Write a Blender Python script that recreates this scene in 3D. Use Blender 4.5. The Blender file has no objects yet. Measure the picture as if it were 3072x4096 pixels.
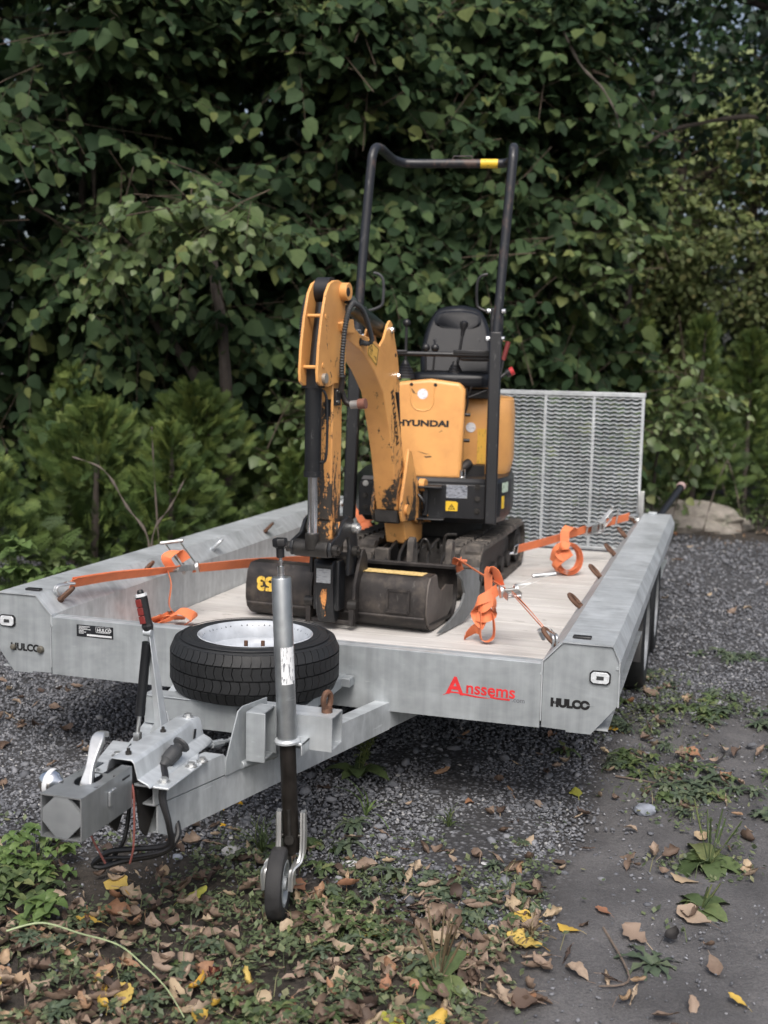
import bpy, math, random
import numpy as np
from mathutils import Vector, Matrix
rng = np.random.default_rng(7)
random.seed(7)
SC = bpy.context.scene
COL = SC.collection
V = Vector
rad = math.radians

# ------------------------------------------------------------------ camera
CAM_LOC = V((1.430, -3.611, 1.472))
CAM_ROWS = ((0.95759, 0.28726, 0.0225), (0.05716, -0.11282, -0.99197), (-0.28242, 0.95118, -0.12446))
cam_data = bpy.data.cameras.new('camera')
cam = bpy.data.objects.new('camera', cam_data)
COL.objects.link(cam)
_r, _d, _f = [V(x) for x in CAM_ROWS]
_m = Matrix(((_r.x, -_d.x, -_f.x), (_r.y, -_d.y, -_f.y), (_r.z, -_d.z, -_f.z)))
cam.matrix_world = Matrix.Translation(CAM_LOC) @ _m.to_4x4()
cam_data.sensor_fit = 'VERTICAL'
cam_data.sensor_height = 24.0
cam_data.lens = 24.0 * 4602.5 / 4096.0
cam_data.clip_end = 400
cam_data.clip_start = 0.05
cam_data.dof.use_dof = True
cam_data.dof.focus_distance = 3.6
cam_data.dof.aperture_fstop = 2.1
SC.camera = cam

# ------------------------------------------------------------------ world, sun, exposure
world = bpy.data.worlds.new('World')
SC.world = world
world.use_nodes = True
wn = world.node_tree
wn.nodes.clear()
w_out = wn.nodes.new('ShaderNodeOutputWorld')
w_bg = wn.nodes.new('ShaderNodeBackground')
w_sky = wn.nodes.new('ShaderNodeTexSky')
w_sky.sky_type = 'NISHITA'
w_sky.sun_disc = False
SUN_EL, SUN_AZ = 52.0, 165.0        # azimuth clockwise from +Y
w_sky.sun_elevation = rad(SUN_EL)
w_sky.sun_rotation = rad(SUN_AZ)
w_sky.air_density = 1.0
w_sky.dust_density = 6.0
w_sky.ozone_density = 1.0
w_bg.inputs['Strength'].default_value = 0.10
w_hs = wn.nodes.new('ShaderNodeHueSaturation')      # overcast: the blue is mostly veiled
w_hs.inputs['Saturation'].default_value = 0.72
wn.links.new(w_sky.outputs[0], w_hs.inputs['Color'])
wn.links.new(w_hs.outputs[0], w_bg.inputs[0])
wn.links.new(w_bg.outputs[0], w_out.inputs[0])
sun_d = bpy.data.lights.new('sun', 'SUN')
sun_d.energy = 1.25
sun_d.angle = rad(24)
sun_d.color = (1.0, 0.97, 0.93)
sun = bpy.data.objects.new('sun', sun_d)
COL.objects.link(sun)
_sd = V((math.sin(rad(SUN_AZ)) * math.cos(rad(SUN_EL)), math.cos(rad(SUN_AZ)) * math.cos(rad(SUN_EL)), math.sin(rad(SUN_EL))))
sun.rotation_euler = _sd.to_track_quat('Z', 'Y').to_euler()
sun.location = (0, 0, 12)
SC.view_settings.view_transform = 'Standard'
SC.view_settings.look = 'None'
SC.view_settings.exposure = 0.86
SC.view_settings.gamma = 1.0
SC.cycles.max_bounces = 6
SC.cycles.diffuse_bounces = 3
SC.cycles.glossy_bounces = 3
SC.cycles.transmission_bounces = 3
SC.cycles.transparent_max_bounces = 6
SC.cycles.use_denoising = True

# ------------------------------------------------------------------ helpers
class MB:
    """collects polygons for one mesh (world coordinates)"""
    def __init__(s):
        s.v, s.f = [], []
    def add(s, vs, fs):
        b = len(s.v)
        s.v += [tuple(v) for v in vs]
        s.f += [tuple(i + b for i in f) for f in fs]
    def obox(s, c, ax, ay, az):
        c, ax, ay, az = V(c), V(ax), V(ay), V(az)
        vs = [c + x * ax + y * ay + z * az for z in (-1, 1) for y in (-1, 1) for x in (-1, 1)]
        s.add(vs, [(0, 2, 3, 1), (4, 5, 7, 6), (0, 1, 5, 4), (2, 6, 7, 3), (0, 4, 6, 2), (1, 3, 7, 5)])
    def box(s, a, b):
        a, b = V(a), V(b)
        s.obox((a + b) / 2, ((b.x - a.x) / 2, 0, 0), (0, (b.y - a.y) / 2, 0), (0, 0, (b.z - a.z) / 2))
    def prism(s, poly, fn, t0, t1):
        n = len(poly)
        vs = [fn(p[0], p[1], t0) for p in poly] + [fn(p[0], p[1], t1) for p in poly]
        fs = [tuple(range(n - 1, -1, -1)), tuple(range(n, 2 * n))]
        fs += [(i, (i + 1) % n, n + (i + 1) % n, n + i) for i in range(n)]
        s.add(vs, fs)
    def shell(s, path, fn, t0, t1, th):
        """open profile path (2d) of thickness th, extruded from t0 to t1"""
        p = [V((a, b)) for a, b in path]
        off = []
        for i in range(len(p)):
            d = (p[min(i + 1, len(p) - 1)] - p[max(i - 1, 0)]).normalized()
            off.append(p[i] + V((-d.y, d.x)) * th)
        n = len(p)
        vs = [fn(q.x, q.y, t) for t in (t0, t1) for q in p + off]
        fs = []
        for i in range(n - 1):
            fs += [(i, i + 1, 2 * n + i + 1, 2 * n + i), (n + i, 3 * n + i, 3 * n + i + 1, n + i + 1),
                   (i, n + i, n + i + 1, i + 1), (2 * n + i, 2 * n + i + 1, 3 * n + i + 1, 3 * n + i)]
        fs += [(0, 2 * n, 3 * n, n), (n - 1, 2 * n - 1, 4 * n - 1, 3 * n - 1)]
        s.add(vs, fs)
    def tube(s, pts, r, n=10, caps=True, closed=False):
        pts = [V(p) for p in pts]
        m = len(pts)
        rr = r if isinstance(r, (list, tuple)) else [r] * m
        t0 = (pts[1] - pts[0]).normalized()
        up = V((0, 0, 1)) if abs(t0.z) < 0.9 else V((1, 0, 0))
        nx = t0.cross(up).normalized()
        vs = []
        for i in range(m):
            if closed:
                t = (pts[(i + 1) % m] - pts[i - 1]).normalized()
            else:
                t = (pts[min(i + 1, m - 1)] - pts[max(i - 1, 0)]).normalized()
            nx = (nx - t * nx.dot(t)).normalized()
            ny = t.cross(nx)
            for k in range(n):
                a = 2 * math.pi * k / n
                vs.append(pts[i] + (nx * math.cos(a) + ny * math.sin(a)) * rr[i])
        fs = []
        for i in range(m if closed else m - 1):
            for k in range(n):
                j = (i + 1) % m
                fs.append((i * n + k, i * n + (k + 1) % n, j * n + (k + 1) % n, j * n + k))
        if caps and not closed:
            fs.append(tuple(range(n - 1, -1, -1)))
            fs.append(tuple(range((m - 1) * n, m * n)))
        s.add(vs, fs)
    def cyl(s, a, b, r, n=16, r2=None):
        s.tube([a, b], [r, r if r2 is None else r2], n)
    def lathe(s, prof, c, axis, n=32):
        """prof: list of (radius, height) along axis from c; closed at the ends if radius 0"""
        c, ax = V(c), V(axis).normalized()
        up = V((0, 0, 1)) if abs(ax.z) < 0.9 else V((1, 0, 0))
        ex = ax.cross(up).normalized(); ey = ax.cross(ex)
        vs, fs = [], []
        for (r, h) in prof:
            for k in range(n):
                a = 2 * math.pi * k / n
                vs.append(c + ax * h + (ex * math.cos(a) + ey * math.sin(a)) * r)
        for i in range(len(prof) - 1):
            for k in range(n):
                k2 = (k + 1) % n
                fs.append((i * n + k, i * n + k2, (i + 1) * n + k2, (i + 1) * n + k))
        s.add(vs, fs)
    def ribbon(s, pts, wd, w, t=0.0025):
        """flat webbing along pts; wd = one width direction or one per point"""
        pts = [V(p) for p in pts]; m = len(pts)
        vs = []
        for i in range(m):
            d = (pts[min(i + 1, m - 1)] - pts[max(i - 1, 0)]).normalized()
            x = V(wd[i] if isinstance(wd, list) else wd)
            x = (x - d * x.dot(d)).normalized()
            nrm = d.cross(x)
            for a, b in ((-1, -1), (1, -1), (1, 1), (-1, 1)):
                vs.append(pts[i] + x * (w / 2 * a) + nrm * (t / 2 * b))
        fs = [(0, 3, 2, 1), (4 * m - 4, 4 * m - 3, 4 * m - 2, 4 * m - 1)]
        for i in range(m - 1):
            for k in range(4):
                fs.append((4 * i + k, 4 * i + (k + 1) % 4, 4 * i + 4 + (k + 1) % 4, 4 * i + 4 + k))
        s.add(vs, fs)

def bez(pts, n=8):
    """Catmull-Rom through pts"""
    P = [V(p) for p in pts]
    out = []
    for i in range(len(P) - 1):
        p0, p1, p2, p3 = P[max(i - 1, 0)], P[i], P[i + 1], P[min(i + 2, len(P) - 1)]
        for k in range(n):
            t = k / n
            out.append(0.5 * ((2 * p1) + (p2 - p0) * t + (2 * p0 - 5 * p1 + 4 * p2 - p3) * t * t + (3 * p1 - p0 - 3 * p2 + p3) * t ** 3))
    out.append(P[-1])
    return out

def world_loc(o):
    p = V((0, 0, 0))
    while o is not None:
        p = p + o.location
        o = o.parent
    return p

def tag(o, label=None, cat=None, group=None, kind=None):
    if label: o['label'] = label
    if cat: o['category'] = cat
    if group: o['group'] = group
    if kind: o['kind'] = kind
    return o

def empty(name, loc, label, cat, group=None):
    o = bpy.data.objects.new(name, None)
    o.empty_display_size = 0.1
    COL.objects.link(o)
    o.location = loc
    return tag(o, label, cat, group)

def obj(name, mb, mat, parent=None, bevel=0.0, smooth=True, ang=38, **kw):
    vs = np.array(mb.v, dtype=np.float64)
    c = (vs.min(0) + vs.max(0)) / 2
    me = bpy.data.meshes.new(name)
    me.from_pydata((vs - c).tolist(), [], mb.f)
    import bmesh
    bm = bmesh.new(); bm.from_mesh(me)
    bmesh.ops.recalc_face_normals(bm, faces=bm.faces)
    bm.to_mesh(me); bm.free()
    if mat: me.materials.append(mat)
    if smooth:
        me.polygons.foreach_set('use_smooth', [True] * len(me.polygons))
        me.set_sharp_from_angle(angle=rad(ang))
    o = bpy.data.objects.new(name, me)
    COL.objects.link(o)
    o.location = V(c)
    if parent is not None:
        o.location = V(c) - world_loc(parent)
        o.parent = parent
    if bevel:
        b = o.modifiers.new('bevel', 'BEVEL')
        b.width = bevel; b.segments = 2; b.limit_method = 'ANGLE'; b.angle_limit = rad(40)
        b.use_clamp_overlap = True
    tag(o, **kw)
    return o

def rawmesh(name, co, faces_loops, loop_tot, mat, parent=None, smooth=False, loc=None, **kw):
    """co (n,3) numpy, faces as flat loop array with loop totals"""
    me = bpy.data.meshes.new(name)
    co = np.asarray(co, dtype=np.float32)
    if loc is None: loc = np.zeros(3)
    co = co - np.asarray(loc, dtype=np.float32)
    me.vertices.add(len(co)); me.vertices.foreach_set('co', co.ravel())
    me.loops.add(len(faces_loops)); me.loops.foreach_set('vertex_index', np.asarray(faces_loops, dtype=np.int32))
    lt = np.asarray(loop_tot, dtype=np.int32)
    ls = np.concatenate(([0], np.cumsum(lt)[:-1])).astype(np.int32)
    me.polygons.add(len(lt)); me.polygons.foreach_set('loop_start', ls)
    me.polygons.foreach_set('loop_total', lt)
    if smooth: me.polygons.foreach_set('use_smooth', np.ones(len(lt), dtype=bool))
    me.update(calc_edges=True)
    if mat: me.materials.append(mat)
    o = bpy.data.objects.new(name, me)
    COL.objects.link(o)
    o.location = V(loc)
    if parent is not None:
        o.location = V(loc) - world_loc(parent)
        o.parent = parent
    return tag(o, **kw)

def text(name, body, size, mat, parent, loc, xdir, ydir, bold=0.0, ext=0.0006, align='LEFT', sx=1.0, **kw):
    c = bpy.data.curves.new(name, 'FONT')
    c.body = body; c.size = size; c.offset = bold; c.extrude = ext; c.align_x = align
    c.materials.append(mat)
    tmp = bpy.data.objects.new(name, c)
    COL.objects.link(tmp)
    me = bpy.data.meshes.new_from_object(tmp.evaluated_get(bpy.context.evaluated_depsgraph_get()))
    bpy.data.objects.remove(tmp); bpy.data.curves.remove(c)
    me.name = name
    o = bpy.data.objects.new(name, me)
    COL.objects.link(o)
    x = V(xdir).normalized(); y = V(ydir); y = (y - x * y.dot(x)).normalized(); z = x.cross(y)
    M = Matrix((x, y, z)).transposed()
    o.rotation_euler = M.to_euler(); o.scale = (sx, 1, 1)
    o.location = V(loc) - world_loc(parent)
    o.parent = parent
    return tag(o, **kw)

# ------------------------------------------------------------------ materials
def lin(h):
    h = h.lstrip('#')
    c = [int(h[i:i + 2], 16) / 255 for i in (0, 2, 4)]
    return tuple((x / 12.92 if x <= 0.04045 else ((x + 0.055) / 1.055) ** 2.4) for x in c)

class Mat:
    def __init__(s, name, base=(0.5, 0.5, 0.5), rough=0.5, metal=0.0, spec=0.5):
        s.m = bpy.data.materials.new(name); s.m.use_nodes = True
        s.nt = s.m.node_tree; s.b = s.nt.nodes['Principled BSDF']
        s.b.inputs['Base Color'].default_value = (*base, 1)
        s.b.inputs['Roughness'].default_value = rough
        s.b.inputs['Metallic'].default_value = metal
        s.b.inputs['Specular IOR Level'].default_value = spec
        s.base = base; s.colsock = None; s.tc = None
    def n(s, t, **kw):
        nd = s.nt.nodes.new(t)
        for k, v in kw.items():
            if k in nd.inputs.keys(): nd.inputs[k].default_value = v
            else: setattr(nd, k, v)
        return nd
    def link(s, a, b): s.nt.links.new(a, b)
    def coord(s, scale=(1, 1, 1), kind='Object'):
        t = s.n('ShaderNodeTexCoord'); mp = s.n('ShaderNodeMapping')
        mp.inputs['Scale'].default_value = scale
        s.link(t.outputs[kind], mp.inputs[0])
        return mp.outputs[0]
    def pos(s, scale=(1, 1, 1)):
        t = s.n('ShaderNodeNewGeometry'); mp = s.n('ShaderNodeMapping')
        mp.inputs['Scale'].default_value = scale
        s.link(t.outputs['Position'], mp.inputs[0])
        return mp.outputs[0]
    def noise(s, co, scale, detail=4, rough=0.55, dist=0.0):
        nd = s.n('ShaderNodeTexNoise', Scale=scale, Detail=detail, Roughness=rough, Distortion=dist)
        s.link(co, nd.inputs['Vector'])
        return nd.outputs['Fac']
    def ramp(s, fac, stops, interp='LINEAR'):
        nd = s.n('ShaderNodeValToRGB'); nd.color_ramp.interpolation = interp
        el = nd.color_ramp.elements
        while len(el) < len(stops): el.new(0.5)
        for e, (p, c) in zip(el, stops):
            e.position = p; e.color = (*c, 1) if not isinstance(c, (int, float)) else (c, c, c, 1)
        s.link(fac, nd.inputs[0])
        return nd.outputs[0]
    def math(s, op, a, b=None):
        nd = s.n('ShaderNodeMath', operation=op)
        for i, x in enumerate((a, b)):
            if x is None: continue
            if isinstance(x, (int, float)): nd.inputs[i].default_value = x
            else: s.link(x, nd.inputs[i])
        return nd.outputs[0]
    def mix(s, fac, a, b, mode='MIX'):
        nd = s.n('ShaderNodeMix', data_type='RGBA', blend_type=mode)
        for i, x in ((0, fac), (6, a), (7, b)):
            if isinstance(x, (int, float)): nd.inputs[i].default_value = x
            elif isinstance(x, tuple): nd.inputs[i].default_value = (*x, 1)
            else: s.link(x, nd.inputs[i])
        return nd.outputs[2]
    def col(s, sock): s.link(sock, s.b.inputs['Base Color']); s.colsock = sock; return s
    def rough(s, sock): s.link(sock, s.b.inputs['Roughness']); return s
    def bump(s, h, strength=0.3, dist=0.005):
        nd = s.n('ShaderNodeBump', Strength=strength, Distance=dist)
        s.link(h, nd.inputs['Height']); s.link(nd.outputs[0], s.b.inputs['Normal'])
        return s

def m_galv(name, a, b, metal=0.55, r0=0.36, r1=0.58, streak=0.35):
    m = Mat(name, a, 0.5, metal)
    co = m.pos()
    sp = m.n('ShaderNodeTexVoronoi', Scale=34.0); m.link(co, sp.inputs['Vector'])
    n1 = m.noise(co, 7, 5, 0.6)
    cl = m.noise(co, 2.2, 3, 0.5)
    st = m.noise(m.pos((26, 26, 1.6)), 1.0, 4, 0.6)
    f = m.math('ADD', m.math('MULTIPLY', sp.outputs['Distance'], 0.22), m.math('MULTIPLY', n1, 0.8))
    c = m.ramp(f, [(0.25, a), (0.75, b)])
    wp = m.noise(m.pos((3, 30, 9)), 1.0, 5, 0.65, 0.6)
    c = m.mix(m.ramp(wp, [(0.42, 0.0), (0.72, 0.55)]), c, tuple(min(1, x * 1.28) for x in b))
    sc = m.noise(m.pos((14, 5, 60)), 1.0, 3, 0.5)
    c = m.mix(m.ramp(sc, [(0.70, 0.0), (0.74, 0.35)]), c, tuple(min(1, x * 1.5) for x in b))
    dirt = m.ramp(m.math('MULTIPLY', st, cl), [(0.16, 0.0), (0.42, streak)])
    c = m.mix(dirt, c, tuple(x * 0.62 for x in a))
    m.col(c)
    m.rough(m.ramp(n1, [(0.3, r0), (0.7, r1)]))
    m.bump(n1, 0.08, 0.003)
    return m.m

GALV = m_galv('galvanised_steel', (0.38, 0.41, 0.435), (0.58, 0.615, 0.64), metal=0.42, r0=0.30, r1=0.52)
GALV_DULL = m_galv('dull_galvanised_steel', (0.27, 0.295, 0.312), (0.40, 0.43, 0.45), metal=0.35, r0=0.42, r1=0.62, streak=0.6)
ZINC = m_galv('bright_zinc', (0.46, 0.47, 0.47), (0.66, 0.67, 0.67), metal=0.85, r0=0.24, r1=0.42, streak=0.2)
def simple(name, c, r=0.5, metal=0.0, var=0.25, scale=14, bump=0.0, spec=0.5):
    m = Mat(name, c, r, metal, spec)
    nz = m.noise(m.pos(), scale, 5, 0.6)
    m.col(m.ramp(nz, [(0.3, tuple(x * (1 - var) for x in c)), (0.7, tuple(min(1, x * (1 + var)) for x in c))]))
    m.rough(m.ramp(nz, [(0.3, max(0.05, r - 0.08)), (0.7, min(1, r + 0.1))]))
    if bump: m.bump(m.noise(m.pos(), scale * 5, 3, 0.6), bump, 0.002)
    return m.m
CHROME = simple('chrome', (0.78, 0.79, 0.8), 0.14, 1.0, 0.06)
DARKSTEEL = simple('dark_greasy_steel', (0.035, 0.033, 0.031), 0.42, 0.5, 0.5, 20)
RUST = simple('rusty_ring_steel', (0.115, 0.06, 0.038), 0.75, 0.2, 0.45, 40, 0.4)
RUBBER = simple('tyre_rubber', (0.011, 0.012, 0.0135), 0.6, 0, 0.25, 30, 0.15)
BLACKPL = simple('black_plastic', (0.011, 0.011, 0.0125), 0.42, 0, 0.3)
GREYRUB = simple('grey_rubber', (0.032, 0.034, 0.037), 0.6, 0, 0.25)
WHITEPAINT = simple('white_rim_paint', (0.37, 0.395, 0.43), 0.35, 0, 0.18, 18)
ORANGE = None
def m_webbing():
    m = Mat('orange_webbing', (0.74, 0.20, 0.08), 0.8)
    nz = m.noise(m.pos(), 18, 4)
    wv = m.noise(m.pos((1, 1, 1)), 400, 2)
    m.col(m.mix(m.ramp(nz, [(0.35, 0.0), (0.75, 0.6)]), (0.76, 0.215, 0.085), (0.50, 0.15, 0.08)))
    m.bump(wv, 0.25, 0.001)
    return m.m
ORANGE = m_webbing()
def m_yellow(name, zlo, zhi, amount, base=(0.70, 0.355, 0.115), dark=(0.030, 0.026, 0.022), stretch=(9, 9, 2.6)):
    """machine paint, scraped to dark steel: more below zlo, none above zhi"""
    m = Mat(name, base, 0.42)
    g = m.n('ShaderNodeNewGeometry'); sx = m.n('ShaderNodeSeparateXYZ'); m.link(g.outputs['Position'], sx.inputs[0])
    mr = m.n('ShaderNodeMapRange'); m.link(sx.outputs[2], mr.inputs[0])
    mr.inputs[1].default_value = zlo; mr.inputs[2].default_value = zhi; mr.inputs[3].default_value = amount; mr.inputs[4].default_value = 0.0
    n1 = m.noise(m.pos(stretch), 1.0, 8, 0.72, 0.6)
    n2 = m.noise(m.pos(), 60, 4, 0.7)
    nn = m.math('ADD', m.math('MULTIPLY', n1, 0.8), m.math('MULTIPLY', n2, 0.2))
    wear = m.ramp(m.math('ADD', nn, mr.outputs[0]), [(0.66, 0.0), (0.69, 1.0)])
    soft = m.ramp(m.math('ADD', m.noise(m.pos(), 5, 5, 0.6), m.math('MULTIPLY', mr.outputs[0], 0.8)), [(0.45, 0.0), (0.95, 0.75)])
    c = m.mix(soft, base, (base[0] * 0.55, base[1] * 0.45, base[2] * 0.5))
    m.col(m.mix(wear, c, dark))
    m.rough(m.ramp(wear, [(0, 0.40), (1, 0.62)]))
    m.bump(wear, -0.15, 0.001)
    return m.m
YELLOW = m_yellow('yellow_paint', 0.75, 1.45, 0.075, stretch=(7, 7, 4))
YELLOW_PLATE = m_yellow('chipped_yellow_paint', 1.2, 2.3, 0.10, stretch=(16, 16, 7))
YELLOW_ARM = m_yellow('scraped_yellow_paint', 0.88, 1.42, 0.24)
YELLOW_BOOM = m_yellow('worn_yellow_paint', 0.80, 1.62, 0.19)
def m_black(name, c=(0.0085, 0.0095, 0.012), rust=0.0):
    m = Mat(name, c, 0.36)
    n1 = m.noise(m.pos((6, 6, 3)), 1.6, 7, 0.7)
    sc = m.noise(m.pos((60, 60, 14)), 1.0, 5, 0.7)
    cc = m.mix(m.ramp(sc, [(0.62, 0.0), (0.70, 0.5)]), c, (0.16, 0.16, 0.16))
    if rust: cc = m.mix(m.ramp(n1, [(0.56, 0.0), (0.66, rust)]), cc, (0.105, 0.065, 0.052))
    m.col(cc); m.rough(m.ramp(n1, [(0.3, 0.30), (0.7, 0.52)]))
    return m.m
BLACKPAINT = m_black('black_machine_paint')
BLACKCYL = m_black('scratched_black_paint', (0.009, 0.010, 0.012))
ROPSPAINT = m_black('weathered_black_tube', (0.013, 0.0145, 0.019), 0.75)
def m_dirty_steel():
    m = Mat('dirty_bucket_steel', (0.05, 0.046, 0.043), 0.5, 0.45)
    n1 = m.noise(m.pos(), 9, 7, 0.68); n2 = m.noise(m.pos((40, 40, 8)), 1, 5, 0.7)
    c = m.ramp(n1, [(0.3, (0.016, 0.0155, 0.016)), (0.52, (0.036, 0.032, 0.031)), (0.66, (0.075, 0.064, 0.056)), (0.8, (0.14, 0.118, 0.10))])
    m.col(m.mix(m.ramp(n2, [(0.62, 0), (0.72, 0.5)]), c, (0.16, 0.15, 0.14)))
    m.rough(m.ramp(n1, [(0.3, 0.36), (0.7, 0.66)])); m.bump(n1, 0.2, 0.004)
    return m.m
BUCKETST = m_dirty_steel()
def m_track():
    m = Mat('dusty_track_rubber', (0.05, 0.045, 0.04), 0.8)
    n1 = m.noise(m.pos(), 16, 6, 0.65)
    m.col(m.ramp(n1, [(0.3, (0.024, 0.022, 0.021)), (0.55, (0.075, 0.066, 0.058)), (0.75, (0.17, 0.148, 0.125))]))
    m.bump(n1, 0.5, 0.006)
    return m.m
TRACKRUB = m_track()
def m_deck():
    m = Mat('weathered_deck_wood', (0.5, 0.46, 0.42), 0.75)
    oi = m.n('ShaderNodeObjectInfo')
    t = m.n('ShaderNodeNewGeometry'); ad = m.n('ShaderNodeVectorMath', operation='ADD')
    mu = m.n('ShaderNodeVectorMath', operation='SCALE'); mu.inputs[3].default_value = 7.0
    cb = m.n('ShaderNodeCombineXYZ'); m.link(oi.outputs['Random'], cb.inputs[0]); m.link(oi.outputs['Random'], cb.inputs[1])
    m.link(cb.outputs[0], mu.inputs[0]); m.link(t.outputs['Position'], ad.inputs[0]); m.link(mu.outputs[0], ad.inputs[1])
    mp = m.n('ShaderNodeMapping'); mp.inputs['Scale'].default_value = (1.6, 34, 1); m.link(ad.outputs[0], mp.inputs[0])
    gr = m.noise(mp.outputs[0], 1.0, 6, 0.6, 0.4)
    bl = m.noise(m.pos(), 3.2, 5, 0.6)
    sp = m.noise(m.pos((9, 16, 1)), 1.4, 3, 0.5)
    c = m.ramp(gr, [(0.28, (0.41, 0.395, 0.378)), (0.6, (0.575, 0.56, 0.54)), (0.85, (0.64, 0.625, 0.605))])
    c = m.mix(m.ramp(bl, [(0.45, 0.0), (0.75, 0.45)]), c, (0.33, 0.31, 0.285))
    c = m.mix(m.ramp(sp, [(0.66, 0.0), (0.74, 0.55)]), c, (0.12, 0.105, 0.095))
    c = m.mix(m.math('MULTIPLY', oi.outputs['Random'], 0.22), c, (0.36, 0.335, 0.31))
    m.col(c); m.bump(gr, 0.25, 0.002)
    return m.m
DECK = m_deck()
BLACKINK_SHADE = simple('black_lettering_and_shade', (0.008, 0.008, 0.009), 0.5, 0, 0.1)  # lettering, plus the painted dark of holes, slots and recesses
REDINK = simple('red_lettering', (0.62, 0.03, 0.035), 0.5, 0, 0.2, 60)
WHITEINK = simple('pale_lettering', (0.6, 0.62, 0.64), 0.5, 0, 0.1)
YELLOWINK = simple('worn_yellow_lettering', (0.62, 0.40, 0.06), 0.6, 0, 0.5, 70)
DARKPLATE = simple('dark_anodised_plate', (0.02, 0.022, 0.026), 0.35, 0.3, 0.3)
def m_sticker(name, bg, ink, rows=90, thr=0.56, rot=False):
    m = Mat(name, bg, 0.45)
    sc = (rows * 0.5, rows * 0.5, rows * 2.2) if not rot else (rows * 2.2, rows * 2.2, rows * 0.5)
    nz = m.noise(m.pos(sc), 1.0, 2, 0.5)
    m.col(m.mix(m.ramp(nz, [(thr, 0.0), (thr + 0.03, 0.85)]), bg, ink))
    return m.m
WHITESTICK = m_sticker('white_printed_label', (0.72, 0.74, 0.76), (0.12, 0.13, 0.15), 110, 0.57, True)
ROUNDSTICK = m_sticker('white_round_sticker', (0.74, 0.74, 0.77), (0.30, 0.30, 0.36), 120, 0.60)
GREYPLATE = m_sticker('grey_data_plate', (0.25, 0.27, 0.31), (0.07, 0.08, 0.10), 110, 0.54)
WARNSTICK = m_sticker('yellow_warning_sticker', (0.72, 0.47, 0.03), (0.05, 0.04, 0.02), 70, 0.62)
GREENSTICK = m_sticker('pale_rating_sticker', (0.45, 0.55, 0.45), (0.12, 0.2, 0.14), 70, 0.58)
REFLECT = simple('white_reflector', (0.66, 0.69, 0.72), 0.25, 0.2, 0.12, 60)
SEATVINYL = simple('black_seat_vinyl', (0.008, 0.0092, 0.0125), 0.36, 0, 0.2, 8, 0.1, 0.28)
REDPL = simple('red_plastic', (0.42, 0.03, 0.035), 0.4)
DARKRED = simple('dark_red_plastic', (0.16, 0.022, 0.02), 0.4)
DUSTBLACK_SHADE = simple('blackened_chassis_and_shade', (0.030, 0.028, 0.027), 0.65, 0.2, 0.6, 15)  # chassis black, also for blocks filling in shade at the boom foot
PINKCABLE = simple('faded_red_cable', (0.26, 0.09, 0.075), 0.5)
# ------------------------------------------------------------------ trailer
def XZ(y):                      # profile in x,z extruded along y
    return lambda a, b, t: (a, t, b)
def YZ(a, b, t): return (t, a, b)     # profile in y,z extruded along x
def XY(a, b, t): return (a, b, t)
FL, ZC, ZT, W, LEN = 0.900, 0.549, 0.618, 1.148, 3.605
ZF = 0.362
m_bolt = simple('dull_bolt', (.16, .15, .125), .5, .6)
trailer = empty('plant_trailer', (0, 1.8, 0), 'galvanised low flatbed plant trailer standing unhitched, carrying the yellow digger', 'trailer')

def ring(side, y, parent, tilt, rusty=True):
    """welded oval lashing eye on the inner chamfer of a side beam"""
    mb = MB()
    base = V((side * 0.930, y, 0.580))
    up = V((-side * 0.70, tilt, 0.72)).normalized()
    ay = V((0.15 * side, 1, 0)); ay = (ay - up * ay.dot(up)).normalized()
    c = base + up * 0.036
    pts = [c + up * math.cos(a) * 0.034 + ay * math.sin(a) * 0.021 for a in [2 * math.pi * k / 14 for k in range(14)]]
    mb.tube(pts, 0.0075, 7, closed=True)
    mb.cyl(base - up * 0.012, base + up * 0.012, 0.012, 8)
    return obj('lashing_ring', mb, RUST if rusty else GALV, parent)

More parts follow.
